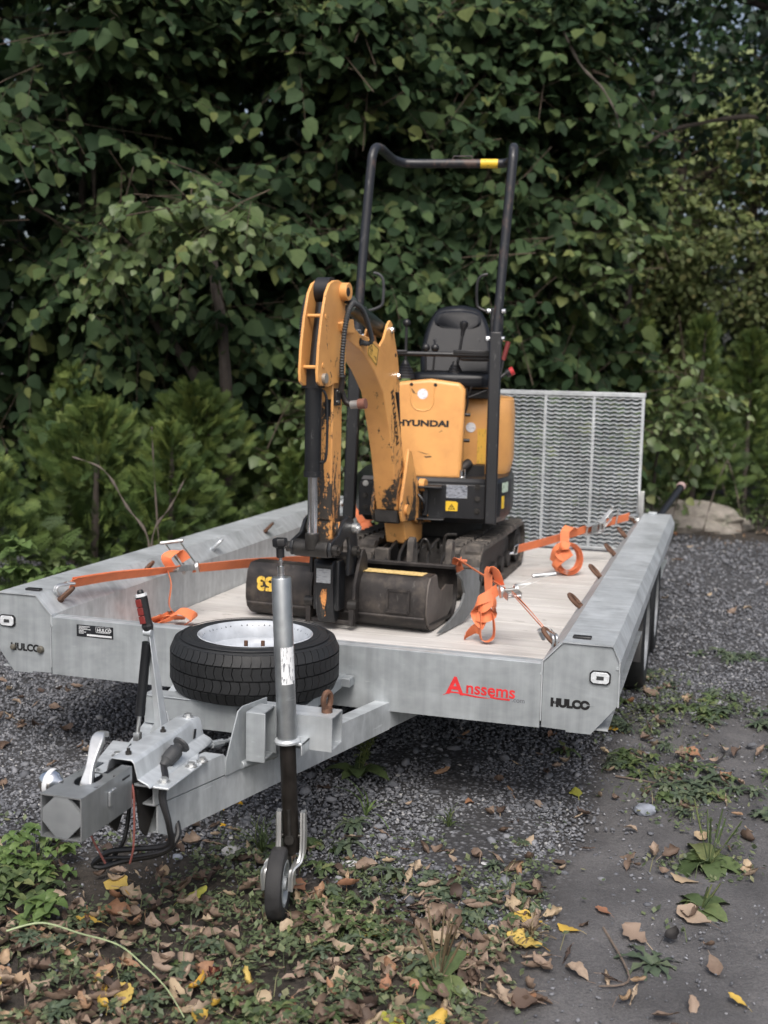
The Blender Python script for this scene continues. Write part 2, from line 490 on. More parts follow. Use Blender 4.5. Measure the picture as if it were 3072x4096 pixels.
for side in (1, -1):
    prof = [(0.900, 0.352), (0.900, ZC), (0.964, ZT), (1.123, ZT), (1.148, 0.568), (1.148, 0.530)]
    prof = [(side * a, b) for a, b in prof]
    if side < 0: pass
    mb = MB()
    mb.shell(prof, lambda a, b, t: (a, t, b), -0.006, LEN, 0.004 * (-1 if side > 0 else 1))
    mb.box((side * 0.902, 0.012, 0.335), (side * 0.93, LEN - 0.002, 0.350))
    beam = obj('side_beam', mb, GALV, trailer, smooth=True, ang=20)
    # front and rear skirts beside the wheels
    for y0, y1, nm in ((0.012, 1.50, 'side_skirt'), (2.92, LEN - 0.004, 'side_skirt')):
        mb = MB()
        s = side
        mb.prism([(y0, 0.425), (y1 - 0.06, 0.425), (y1, 0.49), (y1, 0.526), (y0, 0.526)], YZ, s * 1.118, s * 1.122)
        mb.box((s * 1.122, y0, 0.500), (s * 1.143, y1, 0.526))
        mb.box((s * 1.00, y0, 0.334), (s * 1.116, y1, 0.340))
        obj(nm, mb, GALV, beam, smooth=False)
    for k in range(6):
        y = (0.10, 0.755, 1.43, 2.09, 2.73, 3.385)[k]
        ring(side, y, beam, (0.25, -0.3, 0.1, -0.15, 0.3, 0.0)[k], rusty=not (side < 0 and k == 2))
    mb = MB(); mb.box((side * 1.017 - 0.030, 0.052, ZT + 0.0005), (side * 1.017 + 0.030, 0.078, ZT + 0.009))
    obj('rubber_cap', mb, BLACKPL, beam, bevel=0.003)
    if side > 0:
        mb = MB(); mb.box((0.99, 3.545, ZT), (1.04, 3.61, ZT + 0.012)); obj('latch_plate', mb, GALV, beam, bevel=0.003)
    # front end plate, inset just behind the lip of the beam sheet
    pl = [(0.905, 0.330), (0.905, ZC - 0.003), (0.966, ZT - 0.007), (1.120, ZT - 0.007), (1.1435, 0.567), (1.1435, 0.424), (1.063, 0.322), (0.985, 0.322), (0.983, 0.328)]
    mb = MB(); mb.prism([(side * a, b) for a, b in pl], lambda a, b, t: (a, t, b), 0.0, 0.006)
    plate = obj('end_plate', mb, GALV_DULL, trailer, smooth=False)
    mb = MB(); mb.box((side * 1.1435, -0.004, 0.42), (side * 1.148, 0.012, 0.565))
    obj('plate_flange', mb, GALV, plate)
    mb = MB(); mb.box((side * 0.900 - 0.002, -0.005, 0.508), (side * 0.900 + 0.003, 0.0, ZC)); mb.cyl((side * 0.9, -0.006, 0.508), (side * 0.9, 0.002, 0.508), 0.005, 8); obj('plate_flange', mb, GALV, plate)
    mb = MB(); mb.cyl((side * 1.139, -0.004, 0.545), (side * 1.139, 0.002, 0.545), 0.004, 8); obj('weld_spot', mb, GALV, plate)
    # marker light with two screws
    cx = side * 1.086
    o8 = [(-.033, -.013), (-.024, -.022), (.024, -.022), (.033, -.013), (.033, .013), (.024, .022), (-.024, .022), (-.033, .013)]
    mb = MB(); mb.prism([(cx + a, .512 + b) for a, b in o8], lambda a, b, t: (a, t, b), -0.006, -0.0005)
    ml = obj('marker_light', mb, BLACKPL, plate)
    mb = MB(); mb.prism([(cx + a * .87, .512 + b * .82) for a, b in o8], lambda a, b, t: (a, t, b), -0.010, -0.0061)
    mb.cyl((cx - .021, -.0105, .507), (cx - .021, -.009, .507), .004, 8); mb.cyl((cx + .023, -.0105, .519), (cx + .023, -.009, .519), .004, 8)
    obj('lens', mb, REFLECT, ml, bevel=0.002)
    mb = MB(); mb.box((cx - .011, -.0115, .506), (cx + .012, -.0101, .518)); obj('bulb', mb, GREYRUB, ml, bevel=0.003)
    if side > 0:
        text('cutout_shade_lettering', 'HULCO', 0.036, BLACKINK_SHADE, plate, (0.932, -0.0007, 0.404), (1, 0, -0.0), (0, 0, 1), bold=0.0027, ext=0.0003, sx=1.0)  # black letters laid on as the shade inside cut-out letters
        mb = MB()
        for a in (0.945, 0.9705, 1.0215, 1.05):
            mb.box((a, -0.0016, 0.415), (a + 0.0022, -0.0008, 0.42))
        mb.box((1.036, -0.0016, 0.4163), (1.072, -0.0012, 0.4178))
        obj('stencil_bridge', mb, GALV_DULL, plate, smooth=False, kind='stuff')
    else:
        text('cutout_shade_lettering', 'HULCO', 0.036, BLACKINK_SHADE, plate, (-1.076, -0.0007, 0.404), (1, 0, 0), (0, 0, 1), bold=0.0017, ext=0.0003)
        for a, r in ((-1.064, 0.0115), (-0.948, 0.015)):
            mb = MB(); mb.lathe([(0, .012), (r * .7, .011), (r, .004), (r, 0)], (a, -0.0012, 0.414), (0, -1, 0), 12)
            obj('bolt_head', mb, m_bolt, plate)

# front board with its folded top lip
mb = MB()
mb.shell([(0.05, 0.538), (0.0, 0.538), (0.0, 0.328), (0.04, 0.328)], lambda a, b, t: (t, a, b), -0.8985, 0.8985, -0.0035)
board = obj('front_board', mb, GALV_DULL, trailer, ang=20)
mb = MB(); mb.box((-0.8985, 0.0, 0.5385), (0.8985, 0.052, 0.5405)); obj('top_lip', mb, GALV, board, smooth=False)
mb = MB(); mb.box((-0.795, -0.0045, 0.479), (-0.646, -0.0038, 0.523))
plate = obj('type_plate', mb, DARKPLATE, board, bevel=0.0003)
text('lettering', 'HULCO', 0.017, WHITEINK, plate, (-0.712, -0.0049, 0.503), (1, 0, 0), (0, 0, 1), bold=0.0004, ext=0.0001)
mb = MB()
for k in range(6):
    mb.box((-0.786, -0.0049, 0.516 - k * .005), (-0.786 + (.045, .035, .048, .02, .03, .02)[k], -0.0047, 0.518 - k * .005))
mb.box((-.753, -.0049, .4835), (-.652, -.0047, .4905)); mb.box((-.715, -.0049, .4985), (-.66, -.0047, .4995))
for a, b in (((-.716, .519), (-.660, .520)), ((-.716, .5005), (-.660, .5015)), ((-.717, .5005), (-.716, .520)), ((-.660, .5005), (-.659, .520))):
    mb.box((a[0], -.0049, a[1]), (b[0], -.0047, b[1]))
obj('plate_print', mb, WHITEINK, plate, smooth=False)
red = board
text('red_capital', 'A', 0.082, REDINK, red, (0.589, -0.0042, 0.411), (1, 0, -0.02), (0.2, 0, 1), bold=0.0022, ext=0.0002)
text('red_letters', 'nssems', 0.057, REDINK, red, (0.652, -0.0042, 0.4175), (1, 0, -0.012), (0.05, 0, 1), bold=0.0010, ext=0.0002)
text('small_letters', '.com', 0.022, simple('grey_lettering', (.16, .17, .19), .5), red, (0.806, -0.0042, 0.4035), (1, 0, 0), (0, 0, 1), bold=0.0004, ext=0.0002)
mb = MB()
def swoosh(pts):
    n = len(pts); up = [(a, b + h) for a, b, h in pts]; lo = [(a, b) for a, b, h in pts]
    for i in range(n - 1):
        mb.prism([lo[i], lo[i + 1], up[i + 1], up[i]], lambda a, b, t: (a, t, b), -.0043, -.0037)
swoosh([(0.576, 0.402, .001), (0.60, 0.413, .005), (0.625, 0.4135, .004), (0.65, 0.4095, .0055), (0.69, 0.4055, .005), (0.735, 0.4065, .0008)])
swoosh([(0.735, 0.4095, .006), (0.757, 0.4065, .0055), (0.80, 0.4065, .0055)])
obj('red_underline', mb, REDINK, red, smooth=False)

# plank deck (boards run across)
y = 0.056; k = 0
while y < 3.56:
    w = 0.1445
    mb = MB(); dz = random.uniform(-0.0012, 0.0012)
    mb.box((-0.897, y, ZF - 0.03 + dz), (0.897, min(y + w - 0.0035, 3.585), ZF + dz))
    obj('floor_plank', mb, DECK, trailer, bevel=0.002)
    y += w; k += 1
mb = MB()
for x in (-0.55, 0.0, 0.55): mb.box((x - .03, 0.95, 0.262), (x + .03, 3.58, 0.329))
for yy in (1.0, 2.0, 3.0): mb.box((-.88, yy, 0.268), (.88, yy + .06, 0.325))
mb.box((-1.05, 1.78, 0.235), (1.05, 1.86, 0.275)); mb.box((-1.05, 2.51, 0.235), (1.05, 2.59, 0.275))
obj('underframe', mb, GALV_DULL, trailer, smooth=False)

# wheels
m_wrim = simple('dusty_silver_rim', (.30, .31, .32), .4, .4, .25, 20)
def wheel(x, y, side):
    mb = MB(); r = 0.2625
    prof = [(.175, -.085), (.20, -.095), (.235, -.095), (.252, -.083), (.262, -.06), (.2625, -.02), (.2625, .02), (.262, .06), (.252, .083), (.235, .095), (.20, .095), (.175, .085)]
    mb.lathe(prof, (x, y, r), (side, 0, 0), 40)
    t = obj('wheel', mb, RUBBER, trailer)
    mb = MB(); mb.lathe([(.174, -.08), (.182, .088), (.174, .09), (.160, .07), (.15, .03), (.09, .045), (.06, .06), (.0, .062)], (x, y, r), (side, 0, 0), 32)
    obj('rim', mb, m_wrim, t)
for side in (1, -1):
    for yy in (1.82, 2.55): wheel(side * 1.028, yy, side)
    mb = MB()
    arch = [(2.185 + 0.69 * math.cos(a), 0.20 + 0.355 * math.sin(a)) for a in [math.pi * k / 14 for k in range(15)]]
    mb.shell(arch, YZ, side * .925, side * 1.115, 0.004)
    obj('mudguard', mb, BLACKPL, trailer)

# tailboard ramp standing upright
RY = 3.655
mb = MB()
def ry(z): return RY - 0.012 * (z - 0.37)
for x in (0.012, 0.322, 0.624, 0.922):
    w = 0.009
    mb.obox((x, (ry(.38) + ry(1.352)) / 2, .866), (w, 0, 0), (0, 0.018, 0), (0, -0.006, .486))
mb.box((0.0, ry(1.35) - .02, 1.325), (0.935, ry(1.35) + .02, 1.352))
mb.box((0.0, ry(.37) - .02, 0.365), (0.935, ry(.37) + .02, 0.385))
ramp = obj('loading_ramp', mb, GALV, trailer, bevel=0.002)
sl = MB(); xs = [0.012 + k * (0.905 / 56) for k in range(57)]
top, bot = [], []
for x in xs:
    dz = 0.0052 * math.sin((x - 0.012) / 0.0517 * 2 * math.pi / 1.0)
    top.append((x, dz))
vs, fs = [], []
for i, (x, dz) in enumerate(top):
    vs += [(x, -0.016, dz - .0065), (x, -0.016, dz - .0005), (x, 0.016, dz + .0085), (x, 0.016, dz + .0025)]
for i in range(len(top) - 1):
    for q in range(4): fs.append((4 * i + q, 4 * i + (q + 1) % 4, 4 * i + 4 + (q + 1) % 4, 4 * i + 4 + q))
sl.add(vs, fs)
s0 = obj('slat', sl, GALV, ramp, ang=30)
NS = 37
for k in range(NS):
    z = 0.398 + k * (0.920 / (NS - 1))
    o = s0 if k == 0 else s0.copy()
    if k: COL.objects.link(o); o.parent = ramp
    o.location = V((0.4645, ry(z), z)) - world_loc(ramp)
for side in (1, -1):
    mb = MB(); mb.obox((side * .945, 3.628, .66), (.012, 0, 0), (0, .02, 0), (0, 0, .09)); mb.cyl((side * .93, 3.6, .62), (side * .925, 3.61, .76), .008, 8)
    obj('ramp_catch', mb, ZINC, trailer, bevel=0.002)
mb = MB(); mb.cyl((1.02, 3.62, .55), (1.15, 4.10, .735), .021, 12); mb.cyl((1.15, 4.10, .735), (1.153, 4.112, .74), .024, 12)
spl = obj('support_pole', mb, BLACKPAINT, trailer)
mb = MB(); mb.lathe([(0, .03), (.022, .026), (.03, .010), (.03, -.012), (.018, -.024), (0, -.024)], (1.156, 4.125, .745), (0.26, 0.96, 0.37), 14)
obj('end_knob', mb, simple('pinkish_knob', (.30, .21, .20), .6), spl)

# ------------------------------------------------------------------ drawbar
def armx(y): return 0.395 + 0.2725 * y
mb = MB()
for s in (1, -1):
    def P(y, off, z): return (s * (armx(y) - off), y, z)
    y0 = -1.08
    ax = V((s * .2725, 1, 0)).normalized(); nx = V((s * ax.y, -ax.x * s, 0)).normalized()
    # hollow channel with chamfered lower front corner
    def wall(pts, o0, o1):
        vs = [P(a, o0, z) for a, z in pts] + [P(a, o1, z) for a, z in pts]
        n = len(pts)
        mb.add(vs, [tuple(range(n)), tuple(range(2 * n - 1, n - 1, -1))] + [(i, (i + 1) % n, n + (i + 1) % n, n + i) for i in range(n)])
    side_p = [(-1.085, .358), (-0.0015, .358), (-0.0015, .264), (-1.045, .264), (-1.085, .285)]
    wall(side_p, 0.0, 0.004); wall(side_p, 0.048, 0.052)
    wall([(-1.085, .358), (-0.0015, .358), (-.0015, .354), (-1.085, .354)], 0.004, 0.048)
    wall([(-1.04, .264), (-0.0015, .264), (-.0015, .268), (-1.04, .268)], 0.004, 0.048)
    wall([(0.0005, .325), (1.2, .325), (1.2, .266), (0.0005, .266)], 0.001, 0.05)
draw = obj('drawbar', mb, GALV, trailer, smooth=False)
mb = MB()
for s in (1, -1):
    def P(y, off, z): return (s * (armx(y) - off), y, z)
    def wall(pts, o0, o1):
        vs = [P(a, o0, z) for a, z in pts] + [P(a, o1, z) for a, z in pts]
        n = len(pts)
        mb.add(vs, [tuple(range(n)), tuple(range(2 * n - 1, n - 1, -1))] + [(i, (i + 1) % n, n + (i + 1) % n, n + i) for i in range(n)])
    wall([(-1.10, .421), (-.84, .421), (-.805, .385), (-.80, .362), (-1.10, .362)], -0.002, 0.002)
    wall([(-1.10, .421), (-.84, .421), (-.80, .362), (-1.10, .362)], 0.050, 0.054)
    wall([(-1.10, .421), (-.84, .421), (-.84, .417), (-1.10, .417)], 0.002, 0.050)
    wall([(-1.10, .366), (-.80, .366), (-.80, .362), (-1.10, .362)], 0.002, 0.050)
obj('mounting_rail', mb, GALV, draw, smooth=False)
mb = MB(); mb.box((-.255, -.50, .362), (.255, -.445, .449)); mb.box((-.257, -.503, .449), (.257, -.44, .4535)); mb.box((-.27, -.06, .41), (.27, -.012, .44))
mb.box((.205, -.44, .405), (.24, -.003, .441)); mb.box((-.20, -.44, .405), (-.165, -.003, .441))
cm = obj('cross_member', mb, GALV_DULL, trailer, bevel=0.002)
mb = MB(); mb.cyl((.066, -.5045, .447 - .012), (.066, -.5005, .447 - .012), .0085, 12); obj('bolt_hole', mb, BLACKINK_SHADE, cm)
# transverse storage bracket with eye
mb = MB()
xa, xb, ya, yb, za, zb = .185, .418, -.665, -.575, .400, .498
mb.box((xa, ya, za), (xb, ya + .004, zb)); mb.box((xa, yb - .004, za), (xb, yb, zb))
mb.box((xa, ya + .004, zb - .004), (xb, yb - .004, zb)); mb.box((xa, ya + .004, za), (xb, yb - .004, za + .004))
mb.box((.19, -.66, .356), (.245, -.58, .40))
br = obj('jack_bracket', mb, GALV, trailer, smooth=False)
c = V((.385, -.615, .533)); mb = MB()
mb.tube([c + V((0, 1, 0)) * math.sin(a) * .017 + V((0, 0, 1)) * math.cos(a) * .023 + V((.3, 0, 0)) * math.sin(a) * .017 for a in [2 * math.pi * k / 16 for k in range(16)]], .0085, 8, closed=True)
mb.cyl((.385, -.615, .497), (.385, -.615, .512), .016, 12)
obj('eye_bolt', mb, RUST, br)
mb = MB()
def AP(a, b, t): return (armx(a) - t, a, b)
mb.prism([(-.835, .400), (-.785, .528), (-.765, .538), (-.66, .538), (-.655, .362), (-.835, .358)], AP, -.006, -.002)
mb.box((.205, -.775, .385), (.262, -.768, .525)); mb.box((.205, -.69, .385), (.262, -.683, .525))
mb.box((.205, -.768, .519), (.255, -.69, .525)); mb.box((.205, -.768, .385), (.255, -.69, .391))
mb.cyl((.19, -.77, .37), (.25, -.66, .375), .012, 10)
obj('clamp_bracket', mb, GALV_DULL, draw, bevel=0.002)
mb = MB(); mb.box((.30, -.725, .428), (.352, -.66, .436)); mb.box((.348, -.725, .40), (.352, -.66, .436)); obj('stop_plate', mb, GALV, br, bevel=0.002)

# ------------------------------------------------------------------ coupling
CX = 0.02
mb = MB()
mb.box((CX - .135, -1.135, .4215), (CX + .135, -.93, .4275)); mb.prism([(-.05, -.93), (.115, -.93), (.085, -.86), (-.03, -.86)], lambda a, b, t: (CX + a, b, t), .4215, .4275)
cpl = obj('coupling_plate', mb, GALV, trailer, bevel=0.002)
for bx, by in ((.105, -1.10), (.118, -.975), (.128, -.93), (-.10, -1.09), (-.10, -.97)):
    mb = MB(); mb.cyl((CX + bx, by, .4275), (CX + bx, by, .431), .016, 14); mb.cyl((CX + bx, by, .431), (CX + bx, by, .440), .0095, 6)
    obj('bolt', mb, ZINC, cpl, smooth=False)
mb = MB()
sec = [(-.080, .4278), (-.072, .436), (-.046, .446), (-.036, .486), (-.028, .494), (.028, .494), (.036, .486), (.046, .446), (.072, .436), (.080, .4278)]
hs = [(-1.15, 1.0, 1.0), (-.98, .95, 1.03), (-.80, .92, 1.06), (-.765, .86, .98)]
def hsec(y, kx, kz, i): a, b = sec[i]; return (CX + .014 + a * kx, y, .4278 + (b - .4278) * kz)
n = len(sec)
inset = [(a * .93, b - .004) for a, b in sec]
vs = [hsec(y, kx, kz, i) for y, kx, kz in hs for i in range(n)]
fs = [(j * n + i, j * n + i + 1, (j + 1) * n + i + 1, (j + 1) * n + i) for j in range(len(hs) - 1) for i in range(n - 1)]
fs.append(tuple(range((len(hs) - 1) * n, len(hs) * n)))
mb.add(vs, fs)
house = obj('coupling_housing', mb, GALV, trailer, ang=50)
sm = house.modifiers.new('thick', 'SOLIDIFY'); sm.thickness = 0.004; sm.offset = -1
bv = house.modifiers.new('bevel', 'BEVEL'); bv.width = 0.005; bv.segments = 2; bv.limit_method = 'ANGLE'
for by, h in ((-1.115, .012), (-.93, .012)):
    mb = MB(); mb.cyl((CX + .014, by, .492), (CX + .014, by, .497 + h * .4), .008, 10); mb.cyl((CX + .014, by, .497), (CX + .014, by, .498 + h), .0045, 8)
    obj('grease_nipple', mb, DARKSTEEL, house)
mb = MB(); mb.cyl((CX + .02, -.795, .494), (CX + .02, -.795, .500), .015, 12); mb.cyl((CX + .02, -.795, .5), (CX + .02, -.795, .509), .010, 6); obj('bolt', mb, ZINC, house, smooth=False)
mb = MB(); mb.prism([(-.838, .452), (-.825, .452), (-.818, .476), (-.83, .478)], YZ, CX + .0565, CX + .0575); obj('slot', mb, BLACKINK_SHADE, house)
# drawtube nose with the locked cover box
mb = MB()
xa, xb, ya, yb, za, zb, th = CX - .053, CX + .053, -1.40, -1.168, .383, .486, .003
mb.box((xa, ya, za), (xa + th, yb, zb)); mb.box((xb - th, ya, za), (xb, yb, zb)); mb.box((xa + th, ya, za), (xb - th, yb, za + th))
mb.box((xa + th, ya, zb - th), (xb - th, -1.327, zb)); mb.box((xa + th, -1.235, zb - th), (xa + .028, yb, zb)); mb.box((xb - .028, -1.235, zb - th), (xb - th, yb, zb))
hole = [(CX + .029 * math.cos(a), -1.281 + .046 * math.sin(a)) for a in [2 * math.pi * k / 20 for k in range(20)]]
sq = [(xa + th, -1.327), (xb - th, -1.327), (xb - th, -1.235), (xa + th, -1.235)]
for k in range(20):
    a0, a1 = hole[k], hole[(k + 1) % 20]
    def outp(p):
        dx, dy = p[0] - CX, p[1] + 1.281
        kx = (.05 / abs(dx)) if abs(dx) > 1e-6 else 9; ky = (.046 / abs(dy)) if abs(dy) > 1e-6 else 9
        kk = min(kx, ky); return (CX + dx * kk, -1.281 + dy * kk)
    mb.prism([a0, outp(a0), outp(a1), a1], XY, zb - th, zb)
nose = obj('security_box', mb, ZINC, trailer, smooth=False)
nose.data.materials.clear(); nose.data.materials.append(m_galv('grey_zinc', (.33, .35, .365), (.48, .50, .515), 0.75, .28, .42, .2))
ZG = nose.data.materials[0]
oc = [(-.050, -.014), (-.017, -.048), (.017, -.048), (.050, -.014), (.050, .016), (.017, .048), (-.017, .048), (-.050, .016)]
mb = MB(); mb.prism([(CX + a * .99, .4345 + b) for a, b in oc], lambda a, b, t: (a, t, b), -1.3985, -1.39); obj('front_cap', mb, m_galv('cap_plate_zinc', (.25, .27, .285), (.36, .38, .395), .6, .4, .55, .2), nose)
mb = MB(); mb.box((CX - .046, -1.38, .39), (CX + .046, -1.19, .44)); obj('coupling_head', mb, DUSTBLACK_SHADE, nose)
mb = MB(); mb.box((CX + .0535, -1.285, .425), (CX + .060, -1.27, .462)); mb.box((CX + .0535, -1.268, .45), (CX + .058, -1.25, .462)); obj('catch', mb, ZG, nose, bevel=0.002)
mb = MB(); mb.box((CX + .0532, -1.215, .464), (CX + .0540, -1.18, .469)); obj('side_slot', mb, BLACKINK_SHADE, nose, smooth=False)
mb = MB(); hp_ = bez([(CX, -1.295, .445), (CX, -1.288, .478), (CX - .004, -1.262, .515), (CX - .010, -1.225, .556), (CX - .012, -1.205, .569), (CX - .012, -1.185, .566)], 5)
hv, hf = [], []
for k_, p_ in enumerate(hp_):
    d_ = (hp_[min(k_ + 1, len(hp_) - 1)] - hp_[max(k_ - 1, 0)]).normalized(); x_ = V((1, 0, 0)); n_ = d_.cross(x_).normalized()
    w_ = .0135 + .003 * math.sin(k_ * .5); hv += [p_ - x_ * w_ - n_ * .007, p_ + x_ * w_ - n_ * .007, p_ + x_ * w_ + n_ * .007, p_ - x_ * w_ + n_ * .007]
for k_ in range(len(hp_) - 1):
    for q_ in range(4): hf.append((4 * k_ + q_, 4 * k_ + (q_ + 1) % 4, 4 * k_ + 4 + (q_ + 1) % 4, 4 * k_ + 4 + q_))
hf += [(0, 3, 2, 1), (4 * len(hp_) - 4, 4 * len(hp_) - 3, 4 * len(hp_) - 2, 4 * len(hp_) - 1)]
mb.add(hv, hf)
obj('coupling_handle', mb, ZINC, nose, bevel=0.004)
mb = MB(); c = V((CX - .105, -1.275, .462))
mb.lathe([(0, -.03), (.020, -.024), (.031, -.008), (.0315, .006), (.026, .018), (.016, .024), (.012, .034), (.012, .05)], c, (1, 0, -.1), 20)
obj('lock_ball', mb, CHROME, nose)
mb = MB(); mb.lathe([(.0325, -.006), (.0335, -.003), (.0335, .003), (.0325, .006)], c, (1, 0, -.1), 20); obj('lock_band', mb, WHITEINK, nose)
mb = MB(); pr = []
for k in range(9):
    pr.append((.040 + .008 * (k % 2), .014 * k))
mb.lathe([(0, 0)] + pr + [(0, .112)], (CX, -1.215, .420), (0, 1, 0), 20)
obj('rubber_bellows', mb, BLACKPL, trailer)
mb = MB(); mb.cyl((CX, -1.17, .425), (CX, -.98, .425), .028, 14)
mb.prism([(-1.13, .41), (-1.02, .41), (-1.03, .33), (-1.08, .27), (-1.11, .30)], YZ, CX - .045, CX - .04)
mb.prism([(-1.13, .41), (-1.02, .41), (-1.03, .33), (-1.08, .27), (-1.11, .30)], YZ, CX + .04, CX + .045)
obj('overrun_tube', mb, DUSTBLACK_SHADE, draw, smooth=False)
# 13-pin plug parked in its holder, cable loop, breakaway cable
mb = MB(); p0, p1 = V((.088, -1.02, .448)), V((.108, -.955, .486))
d = (p1 - p0).normalized()
mb.lathe([(0, -.014), (.010, -.014), (.013, .0), (.019, .006), (.021, .030), (.020, .044), (.015, .050), (.014, .058), (.024, .063), (.025, .068), (0, .069)], p0, d, 18)
plug = obj('trailer_plug', mb, GREYRUB, trailer)
cab = bez([p0 - d * .012, (.112, -1.075, .428), (.118, -1.10, .385), (.143, -1.11, .325), (.137, -1.105, .268), (.04, -1.10, .240), (-.03, -1.10, .222), (-.074, -1.105, .186), (-.052, -1.10, .178), (.004, -1.09, .198), (.10, -1.06, .222), (.128, -1.03, .26), (.105, -1.0, .30)], 7)
mb = MB(); mb.tube(cab, .0078, 8)
cab2 = bez([p0 - d * .012 + V((.006, 0, 0)), (.118, -1.072, .426), (.126, -1.10, .385), (.150, -1.115, .32), (.146, -1.11, .262), (.05, -1.11, .225), (-.02, -1.105, .21), (-.065, -1.10, .195), (-.04, -1.09, .19), (.0, -1.08, .25), (.0, -1.05, .33)], 7)
mb.tube(cab2, .0055, 8)
obj('trailer_cable', mb, BLACKPL, plug)
mb = MB(); mb.tube(bez([(.055, -1.17, .455), (.073, -1.165, .43), (.074, -1.16, .36), (.066, -1.15, .27), (.05, -1.14, .22)], 6), .0028, 7)
mb.tube(bez([(-.03, -1.22, .36), (-.02, -1.2, .30), (.01, -1.19, .235)], 6), .0028, 7)
obj('breakaway_cable', mb, PINKCABLE, draw)
# hand brake: channel lever, gas spring, red grip, rod
B = lambda x, z, y=-.80: V((x, y, z))
mb = MB()
a0, a1 = B(-.045, .435), B(-.078, .735)
dr = (a1 - a0).normalized(); sd = V((1, 0, .1)).normalized()
for q, (w0, w1, dy) in enumerate(((.020, .006, .0), )):
    pass
mb.add([a0 + sd * .017 + V((0, -.012, 0)), a0 + sd * .021 + V((0, .02, 0)), a1 + sd * .007 + V((0, .012, 0)), a1 + sd * .006 + V((0, -.008, 0)),
        a0 + sd * .013 + V((0, -.012, 0)), a0 + sd * .017 + V((0, .02, 0)), a1 + sd * .004 + V((0, .012, 0)), a1 + sd * .003 + V((0, -.008, 0))],
       [(0, 1, 2, 3), (7, 6, 5, 4), (0, 4, 5, 1), (1, 5, 6, 2), (2, 6, 7, 3), (3, 7, 4, 0)])
mb.add([a0 - sd * .022 + V((0, .016, 0)), a0 + sd * .020 + V((0, .016, 0)), a1 + sd * .008 + V((0, .010, 0)), a1 - sd * .010 + V((0, .010, 0)),
        a0 - sd * .022 + V((0, .020, 0)), a0 + sd * .020 + V((0, .020, 0)), a1 + sd * .008 + V((0, .014, 0)), a1 - sd * .010 + V((0, .014, 0))],
       [(0, 1, 2, 3), (7, 6, 5, 4), (0, 4, 5, 1), (1, 5, 6, 2), (2, 6, 7, 3), (3, 7, 4, 0)])
mb.cyl(a1 + V((-.012, -.004, -.006)), a1 + V((.012, -.004, -.006)), .010, 10)
mb.prism([(-.09, .4275), (-.02, .4275), (-.035, .50), (-.06, .50)], lambda a, b, t: (a, t, b), -.775, -.771)
lev = obj('hand_brake', mb, GALV, trailer, bevel=0.001)
mb = MB(); mb.cyl(B(-.104, .505), B(-.083, .70), .0135, 12); mb.cyl(B(-.106, .49), B(-.1035, .512), .0145, 12); obj('gas_spring', mb, BLACKCYL, lev)
mb = MB(); mb.cyl(B(-.113, .435), B(-.105, .50), .006, 10); mb.box((-.123, -.808, .415), (-.104, -.792, .438)); obj('spring_rod', mb, ZINC, lev)
g0, g1 = B(-.080, .742), B(-.101, .832)
gd = (g1 - g0).normalized(); gx = V((1, 0, .2)); gx = (gx - gd * gx.dot(gd)).normalized(); gy = gd.cross(gx)
def octo(c, r): return [c + gx * (math.cos(a) * r) + gy * (math.sin(a) * r) for a in [math.pi / 8 + math.pi / 4 * k for k in range(8)]]
def octube(mb, rings):
    vs = []; 
    for c, r in rings: vs += octo(c, r)
    fs = [tuple(range(7, -1, -1)), tuple(range(len(vs) - 8, len(vs)))]
    for i in range(len(rings) - 1):
        for k in range(8): fs.append((8 * i + k, 8 * i + (k + 1) % 8, 8 * i + 8 + (k + 1) % 8, 8 * i + 8 + k))
    mb.add(vs, fs)
mb = MB(); octube(mb, [(g0 - gd * .012, .0125), (g0 + gd * .004, .0165), (g0 + gd * .01, .0155)])
octube(mb, [(g0 + gd * .0105, .0145), (g1 - gd * .004, .0165)]); grip = obj('grip', mb, BLACKPL, lev, smooth=False)
mb = MB()
for q in range(3):
    c0, c1 = g0 + gd * (.014 + q * .0235), g0 + gd * (.036 + q * .0235)
    f = -gy
    mb.obox((c0 + c1) / 2 + f * .0155 - gx * .003, gx * .0088, f * .0022, (c1 - c0) / 2)
obj('red_insert', mb, DARKRED, grip, bevel=0.0015)
mb = MB(); octube(mb, [(g1 - gd * .004, .0168), (g1 + gd * .004, .0165)]); obj('white_collar', mb, WHITEINK, grip, smooth=False)
mb = MB(); mb.lathe([(.009, 0), (.009, .007), (.006, .011), (0, .012)], g1 + gd * .004, gd, 12); obj('push_button', mb, BLACKPL, grip)
mb = MB(); mb.tube([(.075, -.86, .43), (.13, -.66, .405)], .006, 8); mb.cyl((.10, -.77, .418), (.112, -.725, .412), .011, 8); mb.cyl((.122, -.69, .408), (.15, -.52, .398), .0095, 10); mb.cyl((.15, -.52, .398), (.154, -.503, .397), .018, 12)
obj('brake_rod', mb, GALV_DULL, draw)

